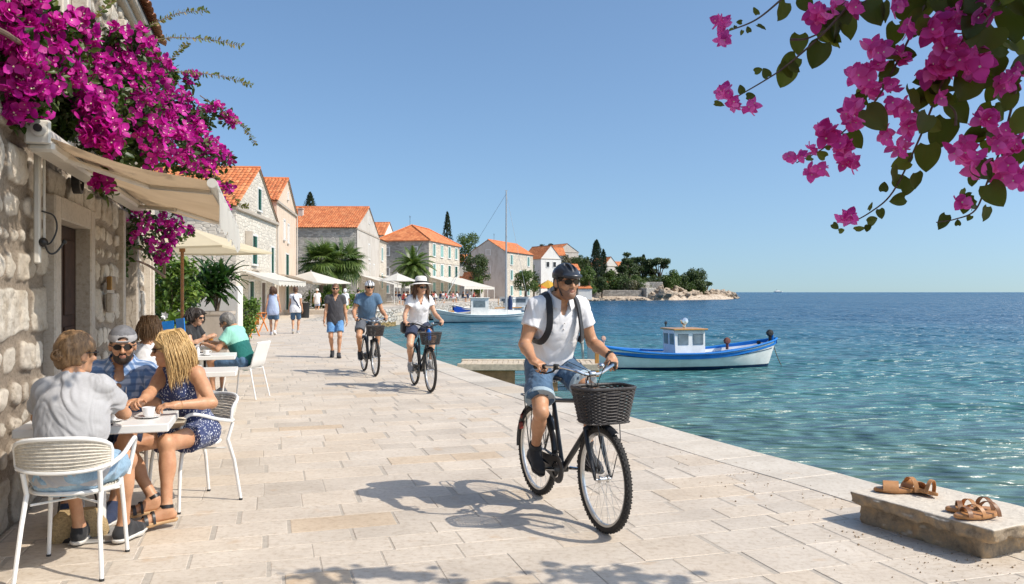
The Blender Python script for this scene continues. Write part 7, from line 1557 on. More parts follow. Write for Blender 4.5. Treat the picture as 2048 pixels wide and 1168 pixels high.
leafy((-7.9,18.6,0), 'dark shrub against garden wall behind the parasol', [(0,0,1.9,.6,.5),(.4,0,1.5,.4,.4),(-.4,0,1.3,.5,.5),(.9,.2,2.0,.4,.35)], 1500, .13, L_shiny, 4)
leafy((-5.6,12.9,0), 'low broad-leaved green plant beside the white flowering pot', [(0,0,.55,.30,.35),(.15,0,.95,.22,.25),(-.2,0,.9,.25,.3)], 380, .17, L_bush, 5, name='potted_plant', cat='plant')
leafy((-8.3,25.0,0), 'bright green bush at the end of the garden wall', [(0,0,.9,.42,.42),(.2,0,1.15,.3,.25),(-.25,0,1.2,.3,.3),(0,0,.5,.40,.3)], 1700, .10, L_bush, 6)
leafy((-15.4,62,0), 'hedge of pale green shrubs below the fan palms', [(k*.9,0,.9,.8,.8) for k in range(5)], 1600, .24, L_bush, 8)
o = leafy((-5.0,11.3,0), 'pot plant carrying large white blossoms behind the blonde woman', [(0,0,.55,.22,.25),(.05,0,.85,.2,.2)], 160, .15, L_bush, 9, name='white_flower_plant', cat='plant'); b = MB()
for i in range(9):
    a = i*2.4; c = np.array((.10*math.cos(a), .10*math.sin(a), .86+.045*i)); 
    for k in range(6): d = np.array((math.cos(k*1.05+a)*.8, -.5, math.sin(k*1.05+a)*.8)); s_ = np.cross(nrm(d),(0,1,0)); b.add([c, c+d*.035+s_*.022, c+d*.075, c+d*.035-s_*.022], [(0,1,2,3)])
b.build('blossoms', M_china, o)
mb_ = empty('menu_folder', (-4.62,10.9,0), R(-16), 'bright blue menu folder standing beside the white flowering plant', 'menu'); b = MB(); b.bbox((-.10,0,1.02),(.22,.012,.26),((.97,.2,.1),(-.2,.97,0),(-.1,0,1))); b.bbox((.11,.02,1.06),(.20,.012,.26),((.93,-.35,.1),(.35,.93,0),(-.1,0,1))); b.build('cover', mat('bright_blue_plastic', (.005,.19,.62), .35), mb_); b = MB(); b.tube([(0,.03,0),(0,.03,.95)], .015, 6); b.tube([(-.15,.03,.01),(.15,.03,.01)], .015, 6); b.build('stand', M_black, mb_)
# ---- bougainvillea on the house
def bract_tmpl():
    V = []; F = []
    for k in range(3):
        a = k*2*PI/3; ca, sa = math.cos(a), math.sin(a)
        pts = [(0,0,0),(.36,.46,.16),(.42,0,.08),(.36,-.46,.16),(.76,.36,.38),(.80,0,.28),(.76,-.36,.38),(1.0,0,.50)]
        o = len(V); V += [(x*ca-y*sa, x*sa+y*ca, z) for x,y,z in pts]; F += [tuple(i+o for i in f) for f in ((0,2,1,1),(0,3,3,2),(1,2,5,4),(2,3,6,5),(4,5,7,7),(5,6,6,7))]
    return V, F
BR = bract_tmpl()
FL = ([(0.10*math.cos(k*PI/2),.10*math.sin(k*PI/2),.40) for k in range(4)], [(0,1,2,3)])
def grid_leaf(nu, nv, wf, zf, back=0.0):
    V = []; F = []
    for i in range(nu+1):
        u = i/nu
        for j in range(nv+1): v = j/nv*2-1; V.append((u-back*abs(v)**1.5*(1-u)**2, v*wf(u), zf(u, v)))
    for i in range(nu):
        for j in range(nv): a = i*(nv+1)+j; F.append((a, a+nv+1, a+nv+2, a+1))
    return V, F
def fine_bract():
    V = []; F = []; bv, bf = grid_leaf(5, 4, lambda u: .56*math.sin(PI*min(1,(u*.97+.03)**.9))**.62*(1-.25*u), lambda u, v: .12*u+.42*u*u+.10*v*v*u-.03*math.cos(v*9)*u)
    for k in range(3):
        a = k*2*PI/3; ca, sa = math.cos(a), math.sin(a); o = len(V); V += [(x*ca-y*sa, x*sa+y*ca, z) for x,y,z in bv]; F += [tuple(i+o for i in f) for f in bf]
    return V, F
BRF = fine_bract()
def flower_set(name, pos, out, sc, m, rg, parent, fl=True, BR=BR):
    n = len(pos); z = out*1.0+rg.normal(size=(n,3))*.55; z /= np.linalg.norm(z, axis=1)[:,None]; x = rg.normal(size=(n,3)); x -= z*(x*z).sum(1)[:,None]; x /= np.linalg.norm(x, axis=1)[:,None]; M = np.stack([x, np.cross(z,x), z], 2); s = sc*rg.uniform(.7,1.2,n)
    V, F = scatter(BR[0], BR[1], pos, M, s); V2, F2 = scatter(FL[0], FL[1], pos, M, s); mi = np.concatenate([np.zeros(len(F), int), np.ones(len(F2), int)]); o = link(name, mesh_np(name, np.concatenate([V,V2]), np.concatenate([F,F2+len(V)]), None, True, [m, M_floret], mi), parent)
    return o
def WP(px, py, Y): return np.array((X(px,Y), Y, HZ(py,Y)))
bg_ = empty('bougainvillea', (0,0,0), 0, 'large magenta bougainvillea cascading over the awning of the stone house', 'bougainvillea'); rg = np.random.default_rng(21)
# clumps: px, py, depth, radius in px, flower weight
CL = [(20,75,4.9,34,1),(45,120,5.0,38,1),(15,160,5.0,32,1),(60,185,5.1,38,1),(25,225,5.1,26,1),(75,240,5.4,22,1),(62,50,5.2,22,1),(5,30,4.8,25,.6),(60,8,5.2,28,.8),(120,60,5.7,30,1),(165,48,6.0,26,1),(95,110,5.5,35,1),(145,95,6.0,28,.8),(180,78,6.3,18,.7),(140,150,5.9,36,1),(100,165,5.6,32,1),(185,130,6.5,34,1),(215,170,6.6,36,1),(165,190,6.2,34,1),(195,225,6.1,36,1.2),(215,265,6.1,32,1.2),(185,275,6.1,26,1.2),(225,295,6.1,22,1),(240,65,7.0,20,.8),(275,75,7.2,24,.8),(235,120,7.2,34,1),(285,110,7.6,34,1),(315,130,8.0,28,1),(260,160,7.3,36,.8),(305,170,7.8,36,1),(340,190,8.4,32,1),(280,215,7.5,38,.9),(330,235,8.2,38,1.2),(375,215,8.8,28,1),(385,155,8.8,16,.8),(300,265,7.7,36,1.1),(350,285,8.2,36,1.3),(310,310,7.9,30,1),(390,270,8.8,30,1.1),(420,300,9.2,26,1),(370,320,8.5,28,1.1),(415,340,9.2,22,1),(430,215,9.4,18,.9),(455,232,9.6,12,.9),(440,310,9.6,20,1),(465,245,9.8,9,.8),(395,335,9.0,18,.8),(450,315,9.8,16,.9),(455,375,10,12,.9),(440,400,10.2,10,.8),(425,370,9.6,15,.8),(208,368,6.15,20,1.1),(450,415,10.2,10,.8)]
UN = [(265,440,9.2,26,.35),(300,450,9.6,26,.5),(340,440,9.8,24,.8),(350,465,9.9,20,1),(300,490,9.5,22,.35),(255,480,9.2,24,.1),(335,500,9.9,16,1),(240,520,9.0,22,0),(275,420,9.4,28,.2),(380,462,10.2,8,1),(225,505,8.9,14,0),(320,515,9.9,12,.8)]
fp = []; fo = []; lp = []
for (px, py, Y, r, wf) in CL+UN:
    c = WP(px, py, Y); rr = r/1600*Y; n = int(24*wf*(r/32)**1.5)+3 if wf > 0 else 0; d = rg.normal(size=(n,3))+np.array((.35,-.9,.35)); d /= np.linalg.norm(d, axis=1)[:,None]; p = c+d*rr*(.62+.40*rg.random((n,1))); fp.append(p); fo.append(d)
    k = int(125*(r/32)**1.6)+8; d = rg.normal(size=(k,3)); d /= np.linalg.norm(d, axis=1)[:,None]; lp.append(c+np.array((-.05,.09,-.01))*rr/.12+d*rr*(.45+.80*rg.random((k,1))))
fp = np.concatenate(fp); fo = np.concatenate(fo); lp = np.concatenate(lp)
# filler foliage between the clumps, on top of the awning and along the wall
fill = [(120,215,5.9,40),(250,230,7.4,50),(200,190,6.8,50),(270,180,7.8,50),(330,150,8.6,26),(90,75,5.6,34),(40,10,5.0,34),(215,110,6.9,36),(250,270,7.6,40),(130,250,6.1,30),(280,300,8.0,34),(350,240,8.8,40),(15,195,5.0,30),(240,310,7.4,26),(90,20,5.5,20),(400,240,9.4,24),(155,225,6.2,34),(390,300,9.2,30),(300,215,8.4,44),(215,215,7.0,44),(240,160,7.4,40),(180,160,6.6,36)]
for (px,py,Y,r) in fill: c = WP(px,py,Y+.25); rr = r/1600*Y; d = rg.normal(size=(330,3)); d /= np.linalg.norm(d, axis=1)[:,None]; lp = np.concatenate([lp, c+d*rr*(.25+.85*rg.random((330,1)))])
lp = lp[(lp[:,0]-(O0[0]+(lp[:,1]-O0[1])*U[0]/U[1])) > .03]
ov = np.stack([rg.uniform(-2.3,-.6,6500), rg.uniform(3.5,5.6,6500), rg.uniform(.0,.30,6500)], 1); ov[:,2] += 1.55+.405*ov[:,1]; ov = ov[fbm(ov*np.array((2.6,1.7,1.2)), 2) > .445]; lp = np.concatenate([lp, ov])   # unseen leaf layer added above the frame to dapple the wall
ml = rotmats(len(lp), rg, (.3,-.5,.5), 1.0); link('leaves', leaf_mesh('leaves', L_boug, lp, ml, .075*rg.uniform(.6,1.25,len(lp)), tmpl=LEAF), bg_)
flower_set('flowers', fp, fo, .060, M_bract, rg, bg_)
sb = MB()
for pts, r in (([(-.2,.05,0.0),(-.2,.05,1.4),(.1,.1,2.4)], 0),): pass
trunk = [TC(-2.0,.10,0), TC(-1.9,.10,1.5), TC(-1.4,.12,2.8), TC(.2,.2,3.1), TC(2.0,.22,3.1), TC(3.6,.22,3.1), TC(5.0,.30,2.9), TC(5.5,.28,2.4)]
sb.tube(smooth_path(trunk, 5), [.020-.010*i/35 for i in range(36)], 7)
for a, b_ in ((TC(5.5,.3,2.2), WP(300,450,9.6)), (TC(5.6,.3,1.9), WP(255,490,9.2)), (TC(5.7,.3,1.75), WP(245,520,9.0)), (TC(5.0,.35,2.9), WP(330,235,8.2)), (TC(5.0,.35,2.9), WP(390,270,8.8)), (TC(3.6,.3,3.3), WP(285,110,7.6)), (TC(3,.3,3.3), WP(195,225,6.1)), (TC(1.2,.2,3.05), WP(75,110,5.3)), (TC(2,.2,3.1), WP(165,60,6.0)), (TC(5.0,.35,2.9), WP(350,330,8.4)), (TC(5.6,.25,2.0), WP(225,500,8.9)), (TC(5.7,.3,1.8), WP(340,500,9.9)), (TC(-1.5,.1,4.2), np.array((-1.1,4.3,3.75))), (TC(-1.4,.1,4.3), np.array((-1.5,5.0,3.9)))):
    a = np.array(a); m_ = (a+b_)/2+np.array((0,-.1,.15)); sb.tube(bez(a, m_, b_, 10), [.02-.014*i/10 for i in range(11)], 6, False)
# long bare shoots against the sky
shoots = [[(195,75,7.5),(270,55,7.7),(330,28,7.9),(400,20,8.0),(412,22,8.0)][0:0] or [(270,70,7.6),(310,45,7.8),(360,25,7.9),(412,20,8.0)], [(300,80,7.7),(350,74,7.9),(420,78,8.1),(482,90,8.2)], [(330,140,8.6),(350,110,8.7),(375,85,8.8)], [(320,140,8.4),(400,145,8.7),(460,155,8.9),(503,170,9.0)], [(400,190,9.2),(450,225,9.5),(490,255,9.7),(510,288,9.8)], [(420,340,9.8),(455,375,10.0),(480,408,10.1),(495,412,10.1)], [(180,40,6.4),(215,10,6.6),(235,-15,6.7)], [(215,270,6.15),(212,310,6.15),(205,350,6.15)], [(380,460,10.2),(350,455,10.0),(320,450,9.8)]]
slp = []; sld = []
for sh_ in shoots:
    P_ = smooth_path([WP(*q) for q in sh_], 12); sb.tube(P_, [.006-.004*i/len(P_) for i in range(len(P_))], 5, False)
    for i in range(3, len(P_)):
        for q in (1,-1): slp.append(P_[i]); tt = nrm(P_[i]-P_[i-1]); sld.append(nrm(np.cross(tt,(0,1,0))*q+tt*.5+rg.normal(size=3)*.25))
sb.build('stems', M_stem, bg_, True)
slp = np.array(slp); x = np.array(sld); z = rg.normal(size=x.shape); z -= x*(x*z).sum(1)[:,None]; z /= np.linalg.norm(z, axis=1)[:,None]; M = np.stack([x, np.cross(z,x), z], 2); link('shoot_leaves', leaf_mesh('shoot_leaves', leaf_mat('young_leaf', (.09,.13,.02), (.18,.20,.05), (.28,.20,.08)), slp, M, .045*rg.uniform(.5,1.3,len(slp)), tmpl=LEAF), bg_)
# ---- bougainvillea spray hanging in from the right
bh = empty('bougainvillea', (0,0,0), 0, 'pink bougainvillea spray with heart shaped leaves hanging against the sky', 'bougainvillea'); rg = np.random.default_rng(5)
def Q(cx, cy, Y=2.0): return WP(1400+cx/2.434, cy/2.434, Y)
hs_ = MB(); ST = [[(135,150,2.0),(270,95,2.0),(390,0,2.0),(520,-120,2.0)],[(160,480,2.05),(330,380,2.05),(430,310,2.05),(600,160,2.0),(760,-20,2.0)],[(470,790,2.1),(600,720,2.1),(740,600,2.1),(860,480,2.05),(960,300,2.0),(1080,50,2.0),(1120,-100,2.0)],[(700,1100,2.15),(830,1030,2.15),(940,930,2.15),(1060,690,2.1),(1170,420,2.0),(1300,150,1.9),(1380,-100,1.9)],[(1150,1080,2.1),(1240,1065,2.1),(1340,1020,2.1),(1400,880,2.1),(1470,700,2.05),(1540,430,2.0),(1620,150,1.95),(1680,-100,1.9)],[(1380,110,1.85),(1480,-10,1.85),(1560,-100,1.85)],[(1180,480,2.0),(1240,540,2.0),(1245,610,2.0)],[(620,140,2.0),(520,185,2.0),(440,190,2.0)],[(900,280,2.05),(850,330,2.05),(800,340,2.05)]]
for s_ in ST: P_ = smooth_path([Q(*q) for q in s_], 7); hs_.tube(P_, [.0016+.0022*i/len(P_) for i in range(len(P_))], 6, False)
# heart shaped leaf with a drawn-out tip, creased along the midrib
HL = ([(0,0,0),(-.10,.24,.03),(.10,.42,.07),(.36,.42,.07),(.62,.26,.03),(.84,.10,-.02),(1.05,0,-.08),(.84,-.10,-.02),(.62,-.26,.03),(.36,-.42,.07),(.10,-.42,.07),(-.10,-.24,.03),(.25,0,-.02),(.55,0,-.03)], [(0,12,2,1),(12,13,3,2),(13,5,4,3),(13,6,5,5),(0,11,10,12),(12,10,9,13),(13,9,8,7),(13,7,7,6)])
HL = grid_leaf(9, 6, lambda u: .98*(1-u)**.85*(u+.05)**.45, lambda u, v: .10*abs(v)*(1-u*.5)-.12*u*u+.018*math.sin(u*14+v*5)*abs(v), .10)
LF = [(270,50,34),(300,130,40),(400,55,80),(480,215,80),(570,270,105),(415,370,95),(190,105,22),(235,140,25),(200,430,34),(248,465,34),(320,350,40),(285,340,32),(95,505,40),(720,130,105),(845,60,120),(600,130,70),(520,20,70),(945,170,90),(1000,70,70),(860,580,115),(755,680,85),(1040,490,115),(1290,430,140),(1260,540,120),(1170,655,130),(1105,770,110),(1090,600,90),(1050,880,70),(945,850,70),(1010,910,70),(895,905,40),(960,970,60),(840,1070,45),(780,1110,40),(830,1000,32),(880,1040,40),(815,1110,30),(1400,190,140),(1530,120,150),(1440,950,105),(1380,830,90),(1390,1040,60),(1180,1080,65),(1530,750,120),(1550,600,110),(1540,30,110),(660,1100,30),(690,1120,24),(1310,1060,26),(1255,1080,26),(1150,480,70),(1440,230,90),(1560,240,90),(900,60,80),(1080,130,70),(1110,30,80),(1330,100,80),(1450,330,80),(1500,500,70),(150,140,16),(170,132,16),(203,158,20),(530,770,30),(590,750,42),(620,715,24),(580,690,30),(740,1070,24),(1180,30,90),(1270,10,90),(1020,20,70),(1380,400,70)]
pos = []; Ms = []; ss = []
for (cx, cy, L) in LF:
    Y = rg.uniform(1.85, 2.15); big = L > 60; ang = rg.uniform(-2.3,-.7) if big else rg.uniform(-PI, PI); x = nrm(np.array((math.cos(ang), rg.uniform(-.5,.5), math.sin(ang)))); n_ = nrm(np.array((rg.normal()*.45, -1, rg.normal()*.5+.1))); n_ = nrm(n_-x*(n_@x)); l = L/2.434/1600*Y*(1.22 if big else 1.25)
    pos.append(Q(cx,cy,Y)-x*l*.5); Ms.append(np.stack([x, np.cross(n_,x), n_], 1)); ss.append(l)
for s_, n_ in ((ST[2],26),(ST[3],30),(ST[4],34),(ST[1],10),(ST[5],8)):
    P_ = smooth_path([Q(*q) for q in s_], 14)
    for i in range(n_):
        f = rg.uniform(.35, 1.0); p = P_[int(f*(len(P_)-1))]; px_ = 1024+1600*p[0]/p[1]; l = (.026+.040*f)*rg.uniform(.7,1.1); ang = rg.uniform(-PI*1.05, PI*.05); x = nrm(np.array((math.cos(ang), rg.uniform(-.5,.5), math.sin(ang)))); n3 = nrm(np.array((rg.normal()*.6, -1, rg.normal()*.6))); n3 = nrm(n3-x*(n3@x))
        pos.append(p+np.array((0,rg.uniform(-.02,.12),0))); Ms.append(np.stack([x, np.cross(n3,x), n3], 1)); ss.append(l)
V, F = scatter(HL[0], HL[1], np.array(pos), np.array(Ms), np.array(ss)); ml = leaf_mat('heart_leaf', (.070,.080,.012), (.11,.12,.020), (.18,.19,.035), .5, .55); link('leaves', mesh_np('leaves', V, F, ml, True), bh)
FC = [(1150,140,62,9),(1240,80,55,7),(1220,260,75,12),(1340,300,62,8),(1110,330,55,7),(1190,350,50,6),(860,240,50,7),(780,350,52,9),(830,420,45,8),(860,320,28,3),(730,520,42,8),(740,580,36,5),(620,640,52,6),(690,710,38,5),(720,780,36,6),(440,765,20,3),(490,748,12,1),(540,730,16,2),(535,830,20,2),(585,812,24,2),(960,520,46,7),(1010,600,46,7),(970,720,36,5),(900,660,28,4),(1270,730,55,8),(1340,800,50,7),(1390,570,55,8),(1480,650,40,5),(1480,830,55,8),(1545,870,45,5),(1480,410,45,6),(1540,340,36,4),(565,75,46,6),(650,30,42,4),(750,30,40,4),(100,110,26,4),(112,188,26,4),(108,450,26,4),(160,500,22,3),(240,515,28,3),(1280,985,26,2),(720,1055,20,3),(1010,130,30,3),(975,270,36,4),(1420,30,50,5),(1340,100,30,3),(960,15,40,4),(930,420,30,4),(690,1068,9,1),(1450,700,40,5),(1540,700,36,4),(1160,460,30,3)]
fp = []; fo = []; fs = []
for (cx, cy, r, n) in FC:
    for k in range(int(n*1.7)+1): a = rg.uniform(0,6.28); d = r*.75*math.sqrt(rg.random()); fp.append(Q(cx+d*math.cos(a), cy+d*math.sin(a), rg.uniform(1.85,2.1))); fo.append((rg.normal()*.4,-1,rg.normal()*.4-.1)); fs.append(.0145+.012*min(1, r/60)+(.006 if r > 60 else 0))
flower_set('flowers', np.array(fp), np.array(fo), np.array(fs), M_bract2, rg, bh, BR=BRF)
# the body of the plant overhead, out of the frame: it shades the spray and throws the leaf shadows
pb = []
for c, r, n in (((1.75,1.72,2.98),(.80,.55,.22),2600),((2.5,1.5,3.1),(.8,.6,.3),900)): d = rg.normal(size=(n,3))*.55; pb.append(np.array(c)+d*np.array(r))
for c, r, n in (((1.62,3.50,3.0),(.16,.10,.08),40),((1.95,3.52,3.02),(.13,.08,.08),40),((2.25,3.46,3.0),(.10,.10,.08),16),((3.05,3.50,3.0),(.22,.12,.08),60),((3.35,3.40,3.02),(.2,.12,.08),50),((2.7,3.3,3.05),(.1,.1,.08),10)): pb.append(np.array(c)+rg.normal(size=(n,3))*.6*np.array(r))
pb = np.concatenate(pb); link('upper_leaves', leaf_mesh('upper_leaves', ml, pb, rotmats(len(pb), rg, (0,0,1), .8), .085*rg.uniform(.6,1.3,len(pb)), tmpl=(HL[0], HL[1])), bh)
for a, b_ in (((3.6,1.2,3.2),(1.2,1.8,3.0)),((3.6,1.2,3.2),(1.6,3.55,3.02)),((3.6,1.3,3.2),(3.3,3.5,3.02)),((2.6,1.5,3.1),(1.5,1.95,2.9))): hs_.tube(bez(a, ((a[0]+b_[0])/2,(a[1]+b_[1])/2,3.2), b_, 12), [.02-.014*i/12 for i in range(13)], 6, False)
for s_ in ST[2:6]: e = Q(*s_[-1]); hs_.tube(bez(e, e+np.array((.15,0,.35)), (1.9,1.75,3.0), 8), .004, 5, False)
hs_.build('stems', M_stem, bh, True)
# ================================================================ BOATS, PIER, PASSERS-BY, SANDALS
def boat_paint(name, col): return mat(name, col, .6, .12, 3, bump=.15, bscale=12, Specular_IOR_Level=.25)
B_white = boat_paint('white_boat_paint', (.80,.79,.75)); B_blue = boat_paint('bright_blue_boat_paint', (.010,.17,.52)); B_navy = boat_paint('navy_boat_paint', (.010,.035,.09)); B_pale = boat_paint('pale_aqua_boat_paint', (.70,.77,.75)); B_orange = mat('varnished_wood', (.50,.24,.06), .3, .2, 12); B_deck = mat('weathered_deck', (.52,.47,.40), .7, .2, 10)
def hull(root, L, B, fb, rise_b, rise_s, stripe, mh, mb, mr, draft=.35, full=.5, inner=None):
    """x: stern -L/2 .. bow L/2 ; z=0 waterline"""
    n = 40; secs = []; top = []
    for i in range(n+1):
        u = i/n*2-1; x = u*L/2; k = max(0, 1-abs(u)**2.3)**.62; hb = B/2*k+.004; zt = fb+(rise_b if u > 0 else rise_s)*abs(u)**2.2; rake = .05*L*(max(0, u-.6)/.4)**1.5; kd = draft*(1-max(0, abs(u)-.75)/.25)**.5 if abs(u) < 1 else 0
        ring = []
        for z in [-kd, -kd*.45, 0.0, .07]+[.07+(zt-.07)*t_ for t_ in (.15,.3,.45,.6,.75,.9,1.0)]:
            s = (z+kd)/(zt+kd); w_ = hb*(s**full if s > 0 else 0)*(1+.04*math.sin(PI*s)); xx = x+(rake*s if u > 0 else -.3*rake*s); ring.append((xx, w_, z))
        secs.append(ring); top.append((ring[-1][0], hb, zt))
    b = MB()
    for q in (1,-1):
        b.cur = 0; rr_ = [[(x,q*y,z) for x,y,z in r] for r in secs]; o = len(b.v); b.v += [p for r in rr_ for p in r]
        for i in range(n):
            for j in range(10):
                z = (rr_[i][j][2]+rr_[i][j+1][2])/2; b.f.append((o+i*11+j, o+(i+1)*11+j, o+(i+1)*11+j+1, o+i*11+j+1)); b.mi.append(1 if j < 3 else 0)
    h = b.build('hull', [mh, mb], root, True, 60)
    b = MB()
    for q in (1,-1): b.tube([(x,q*(y+.02),z) for x,y,z in top], .035 if L < 7 else .045, 6)
    b.build('gunwale', mr, root, True); b = MB()
    for q in (1,-1): b.tube([(r[7][0], q*(r[7][1]+.012), r[-1][2]*stripe) for r in secs[1:-1]], .016, 5)
    b.build('rub_stripe', B_navy, h, True); b = MB()
    for i in range(n): a, c = top[i], top[i+1]; za, zc = a[2]-.16, c[2]-.16; b.add([(a[0],a[1]-.02,za),(c[0],c[1]-.02,zc),(c[0],-c[1]+.02,zc),(a[0],-a[1]+.02,za)], [(0,1,2,3)])
    for q in (1,-1): b.loft([[(x,q*(y-.015),z) for x,y,z in top],[(x,q*(y-.03),z-.17) for x,y,z in top]], False)
    b.build('deck', inner or B_deck, root); return top
def cabin(root, x0, x1, w_, z0, z1, mw, mroof, wins, name='cabin', slope=.06, over=.08):
    b = MB(); b.loft([[(x0,-w_/2,z0),(x1,-w_/2,z0),(x1,w_/2,z0),(x0,w_/2,z0)],[(x0-slope*.6,-w_/2+.02,z1),(x1-.01,-w_/2+.02,z1),(x1-.01,w_/2-.02,z1),(x0-slope*.6,w_/2-.02,z1)]], True, True); c = b.build(name, mw, root)
    b = MB(); b.bbox(((x0+x1)/2-slope*.3,0,z1+.03),(x1-x0+2*over,w_+2*over,.05),None,.012); b.build('cabin_roof', mroof, c); H = z1-z0
    for k in range(wins):
        xa = x0+(x1-x0)*(k+.18)/wins; xb = x0+(x1-x0)*(k+.86)/wins
        for q in (1,-1):
            b = MB(); b.bbox(((xa+xb)/2,q*(w_/2-.004),z0+H*.70),(xb-xa,.02,H*.36),None,.004); b.build('window', M_cabglass, c)
    for y in (-w_*.24, w_*.24):
        b = MB(); b.bbox((x0-slope*.45,y,z0+H*.70),(.02,w_*.34,H*.36),((1,0,.06),(0,1,0),(-.06,0,1)),.004); b.build('window', M_cabglass, c)
        b = MB(); b.bbox((x1+.0,y,z0+H*.70),(.02,w_*.34,H*.36),None,.004); b.build('window', M_cabglass, c)
    return c
M_cabglass = mat('cabin_window_glass', (.16,.20,.22), .08, .3, 5); M_rope = mat('old_rope', (.16,.12,.08), .9, .3, 60)
fbt = empty('fishing_boat', (5.48,26.1,WZ), R(12), 'small white and bright blue fishing boat with square white cabin moored off the quay', 'boat')
hull(fbt, 6.3, 1.9, .50, .40, .32, .70, B_white, B_navy, B_blue, inner=B_blue)
cabin(fbt, -.36, .66, .98, .26, 1.22, B_white, B_orange, 2)
b = MB(); b.bbox((0,0,.29),(4.6,1.0,.04)); b.bbox((.14,0,.30),(1.6,1.3,.09)); b.build('deck_house_base', B_blue, fbt); b = MB(); b.bbox((1.75,0,.33),(.75,.6,.10),None,.02); b.build('hatch_cover', B_white, fbt)
for x in (2.0, 2.5): b = MB(); b.bbox((x,0,.42),(.20,.95 if x < 2.2 else .6,.05)); b.build('thwart', B_blue, fbt)
b = MB(); b.tube([(-3.25,0,-.2),(-3.33,0,.85)], .045, 6); b.bbox((-3.34,0,.9),(.10,.16,.16),None,.02); b.build('stern_post', B_deck, fbt); b = MB(); b.tube([(3.26,0,.5),(3.32,0,1.02)], .04, 6); b.build('bow_post', B_blue, fbt)
def lamp(x, y, z, r, m, par, nm): b = MB(); b.tube([(x,y,z-r*2.4),(x,y,z)], r*.4, 6); b.lathe([(0,-r*.7),(r*.8,-r*.7),(r,0),(r*.8,r*.6),(0,r*.7)], (x,y,z), (0,-1,.1), 14); b.build(nm, m, par, True)
lamp(-.62,-.3,1.46,.05,M_black,fbt,'mast_light'); lamp(.15,0,1.50,.13,M_chrome,fbt,'searchlight'); lamp(1.95,.55,.80,.12,mat('rust_red_float', (.16,.05,.03), .6),fbt,'net_float'); lamp(3.22,0,1.08,.12,M_black,fbt,'anchor_roller'); lamp(2.95,.25,.75,.07,M_black,fbt,'cleat'); lamp(-1.75,-.62,.56,.05,M_black,fbt,'cleat'); lamp(-2.55,.2,.95,.09,mat('peach_float', (.62,.36,.24), .6),fbt,'net_float')
b = MB(); b.tube(smooth_path([(3.32,0,.75),(3.50,-.05,.2),(3.75,-.1,-.3),(3.7,-.1,-.5)], 5), .014, 5); b.build('mooring_rope', M_rope, fbt)
wb = empty('sailing_boat', (-2.30,64.5,WZ), R(186), 'large pale wooden boat with white cabin and tall bare mast moored in the basin', 'boat')
hull(wb, 7.9, 2.4, .62, .55, .22, .70, B_pale, B_navy, B_pale, inner=B_white)
cabin(wb, -.35, 1.05, 1.4, .45, 1.95, B_white, B_white, 1)
b = MB(); b.loft([[(-3.1,-.52,.5),(-.36,-.72,.5),(-.36,.72,.5),(-3.1,.52,.5)],[(-3.0,-.45,.98),(-.36,-.66,1.05),(-.36,.66,1.05),(-3.0,.45,.98)]], True, True); b.build('coach_roof', B_white, wb)
b = MB(); b.tube([(-1.83,0,.5),(-1.85,0,10.6)], [.10,.05], 10); b.bbox((-1.85,0,10.65),(.22,.05,.04)); b.tube([(-1.85,-.45,6.9),(-1.85,.45,6.9)], .02, 6); ms = b.build('mast', mat('grey_mast_alloy', (.42,.43,.44), .4, .1), wb, True)
b = MB()
for e in ((3.9,0,1.1),(-3.8,0,.8),(-1.85,1.0,.7),(-1.85,-1.0,.7)): b.tube([(-1.85,0,10.4),e], .012, 4, False)
b.build('rigging', M_spoke, ms); b = MB(); b.tube([(-2.15,0,.85),(-2.18,0,1.5),(-2.15,0,2.15)], [.15,.20,.10], 10); b.build('furled_sail', mat('navy_sail_cover', (.010,.03,.10), .8, .2, 10, bump=.5, bscale=8), wb, True)
b = MB(); b.tube([(-.9,0,1.15),(-3.1,0,1.2)], .05, 8); b.tube([(-1.2,0,1.4),(-1.2,.0,1.9)], .03, 6); b.build('boom', B_orange, wb, True); b = MB()
for x in (3.3,2.6): b.bbox((x,0,.78),(.5,.7,.35),None,.04)
b.build('deck_box', B_orange, wb); b = MB(); b.tube([(3.6,0,1.05),(1.9,0,4.1)], .03, 6); b.build('raised_gangway_pole', B_white, wb)
def small_boat(px, Y, L, rz, mh, mr, label, cab=False, fb=.45, name='dinghy'):
    t = empty(name, (X(px,Y), Y, WZ), R(rz), label, 'boat', 'small boats in the basin'); hull(t, L, L*.33, fb, .35, .15, .7, mh, B_navy, mr, inner=B_deck)
    if cab: cabin(t, -.2*L, .12*L, L*.2, fb*.6, fb+1.3, B_white, B_white, 1)
    else: 
        for x in (-.2*L, .15*L): b = MB(); b.bbox((x,0,fb-.1),(.25,L*.26,.05)); b.build('thwart', B_deck, t)
    return t
small_boat(927, 84, 4.6, 250, boat_paint('royal_blue_paint', (.012,.07,.40)), B_white, 'royal blue boat with white rail seen end on behind the pale boat', fb=.75, name='blue_boat')
small_boat(908, 76, 3.6, 200, mat('ochre_hull', (.52,.38,.18), .5), B_deck, 'small ochre wooden dinghy beside the royal blue boat'); small_boat(1040, 108, 6.0, 172, B_white, B_blue, 'white motor boat with blue rail beyond the tall mast', True, name='motor_boat'); small_boat(1066, 118, 6.2, 15, boat_paint('mid_blue_hull', (.02,.12,.36)), B_white, 'mid blue open boat near the basin corner', name='dinghy')
small_boat(978, 90, 5.4, 10, B_white, B_white, 'white open boat moored just behind the pale sailing boat'); small_boat(1012, 104, 5.5, 160, B_white, B_pale, 'white cabin boat deep in the basin', True, name='motor_boat'); small_boat(952, 87, 5.0, 200, B_white, B_deck, 'white dinghy with bare wooden rail in the basin'); small_boat(888, 70, 3.4, 150, B_white, B_white, 'small white dinghy at the bow of pale boat')
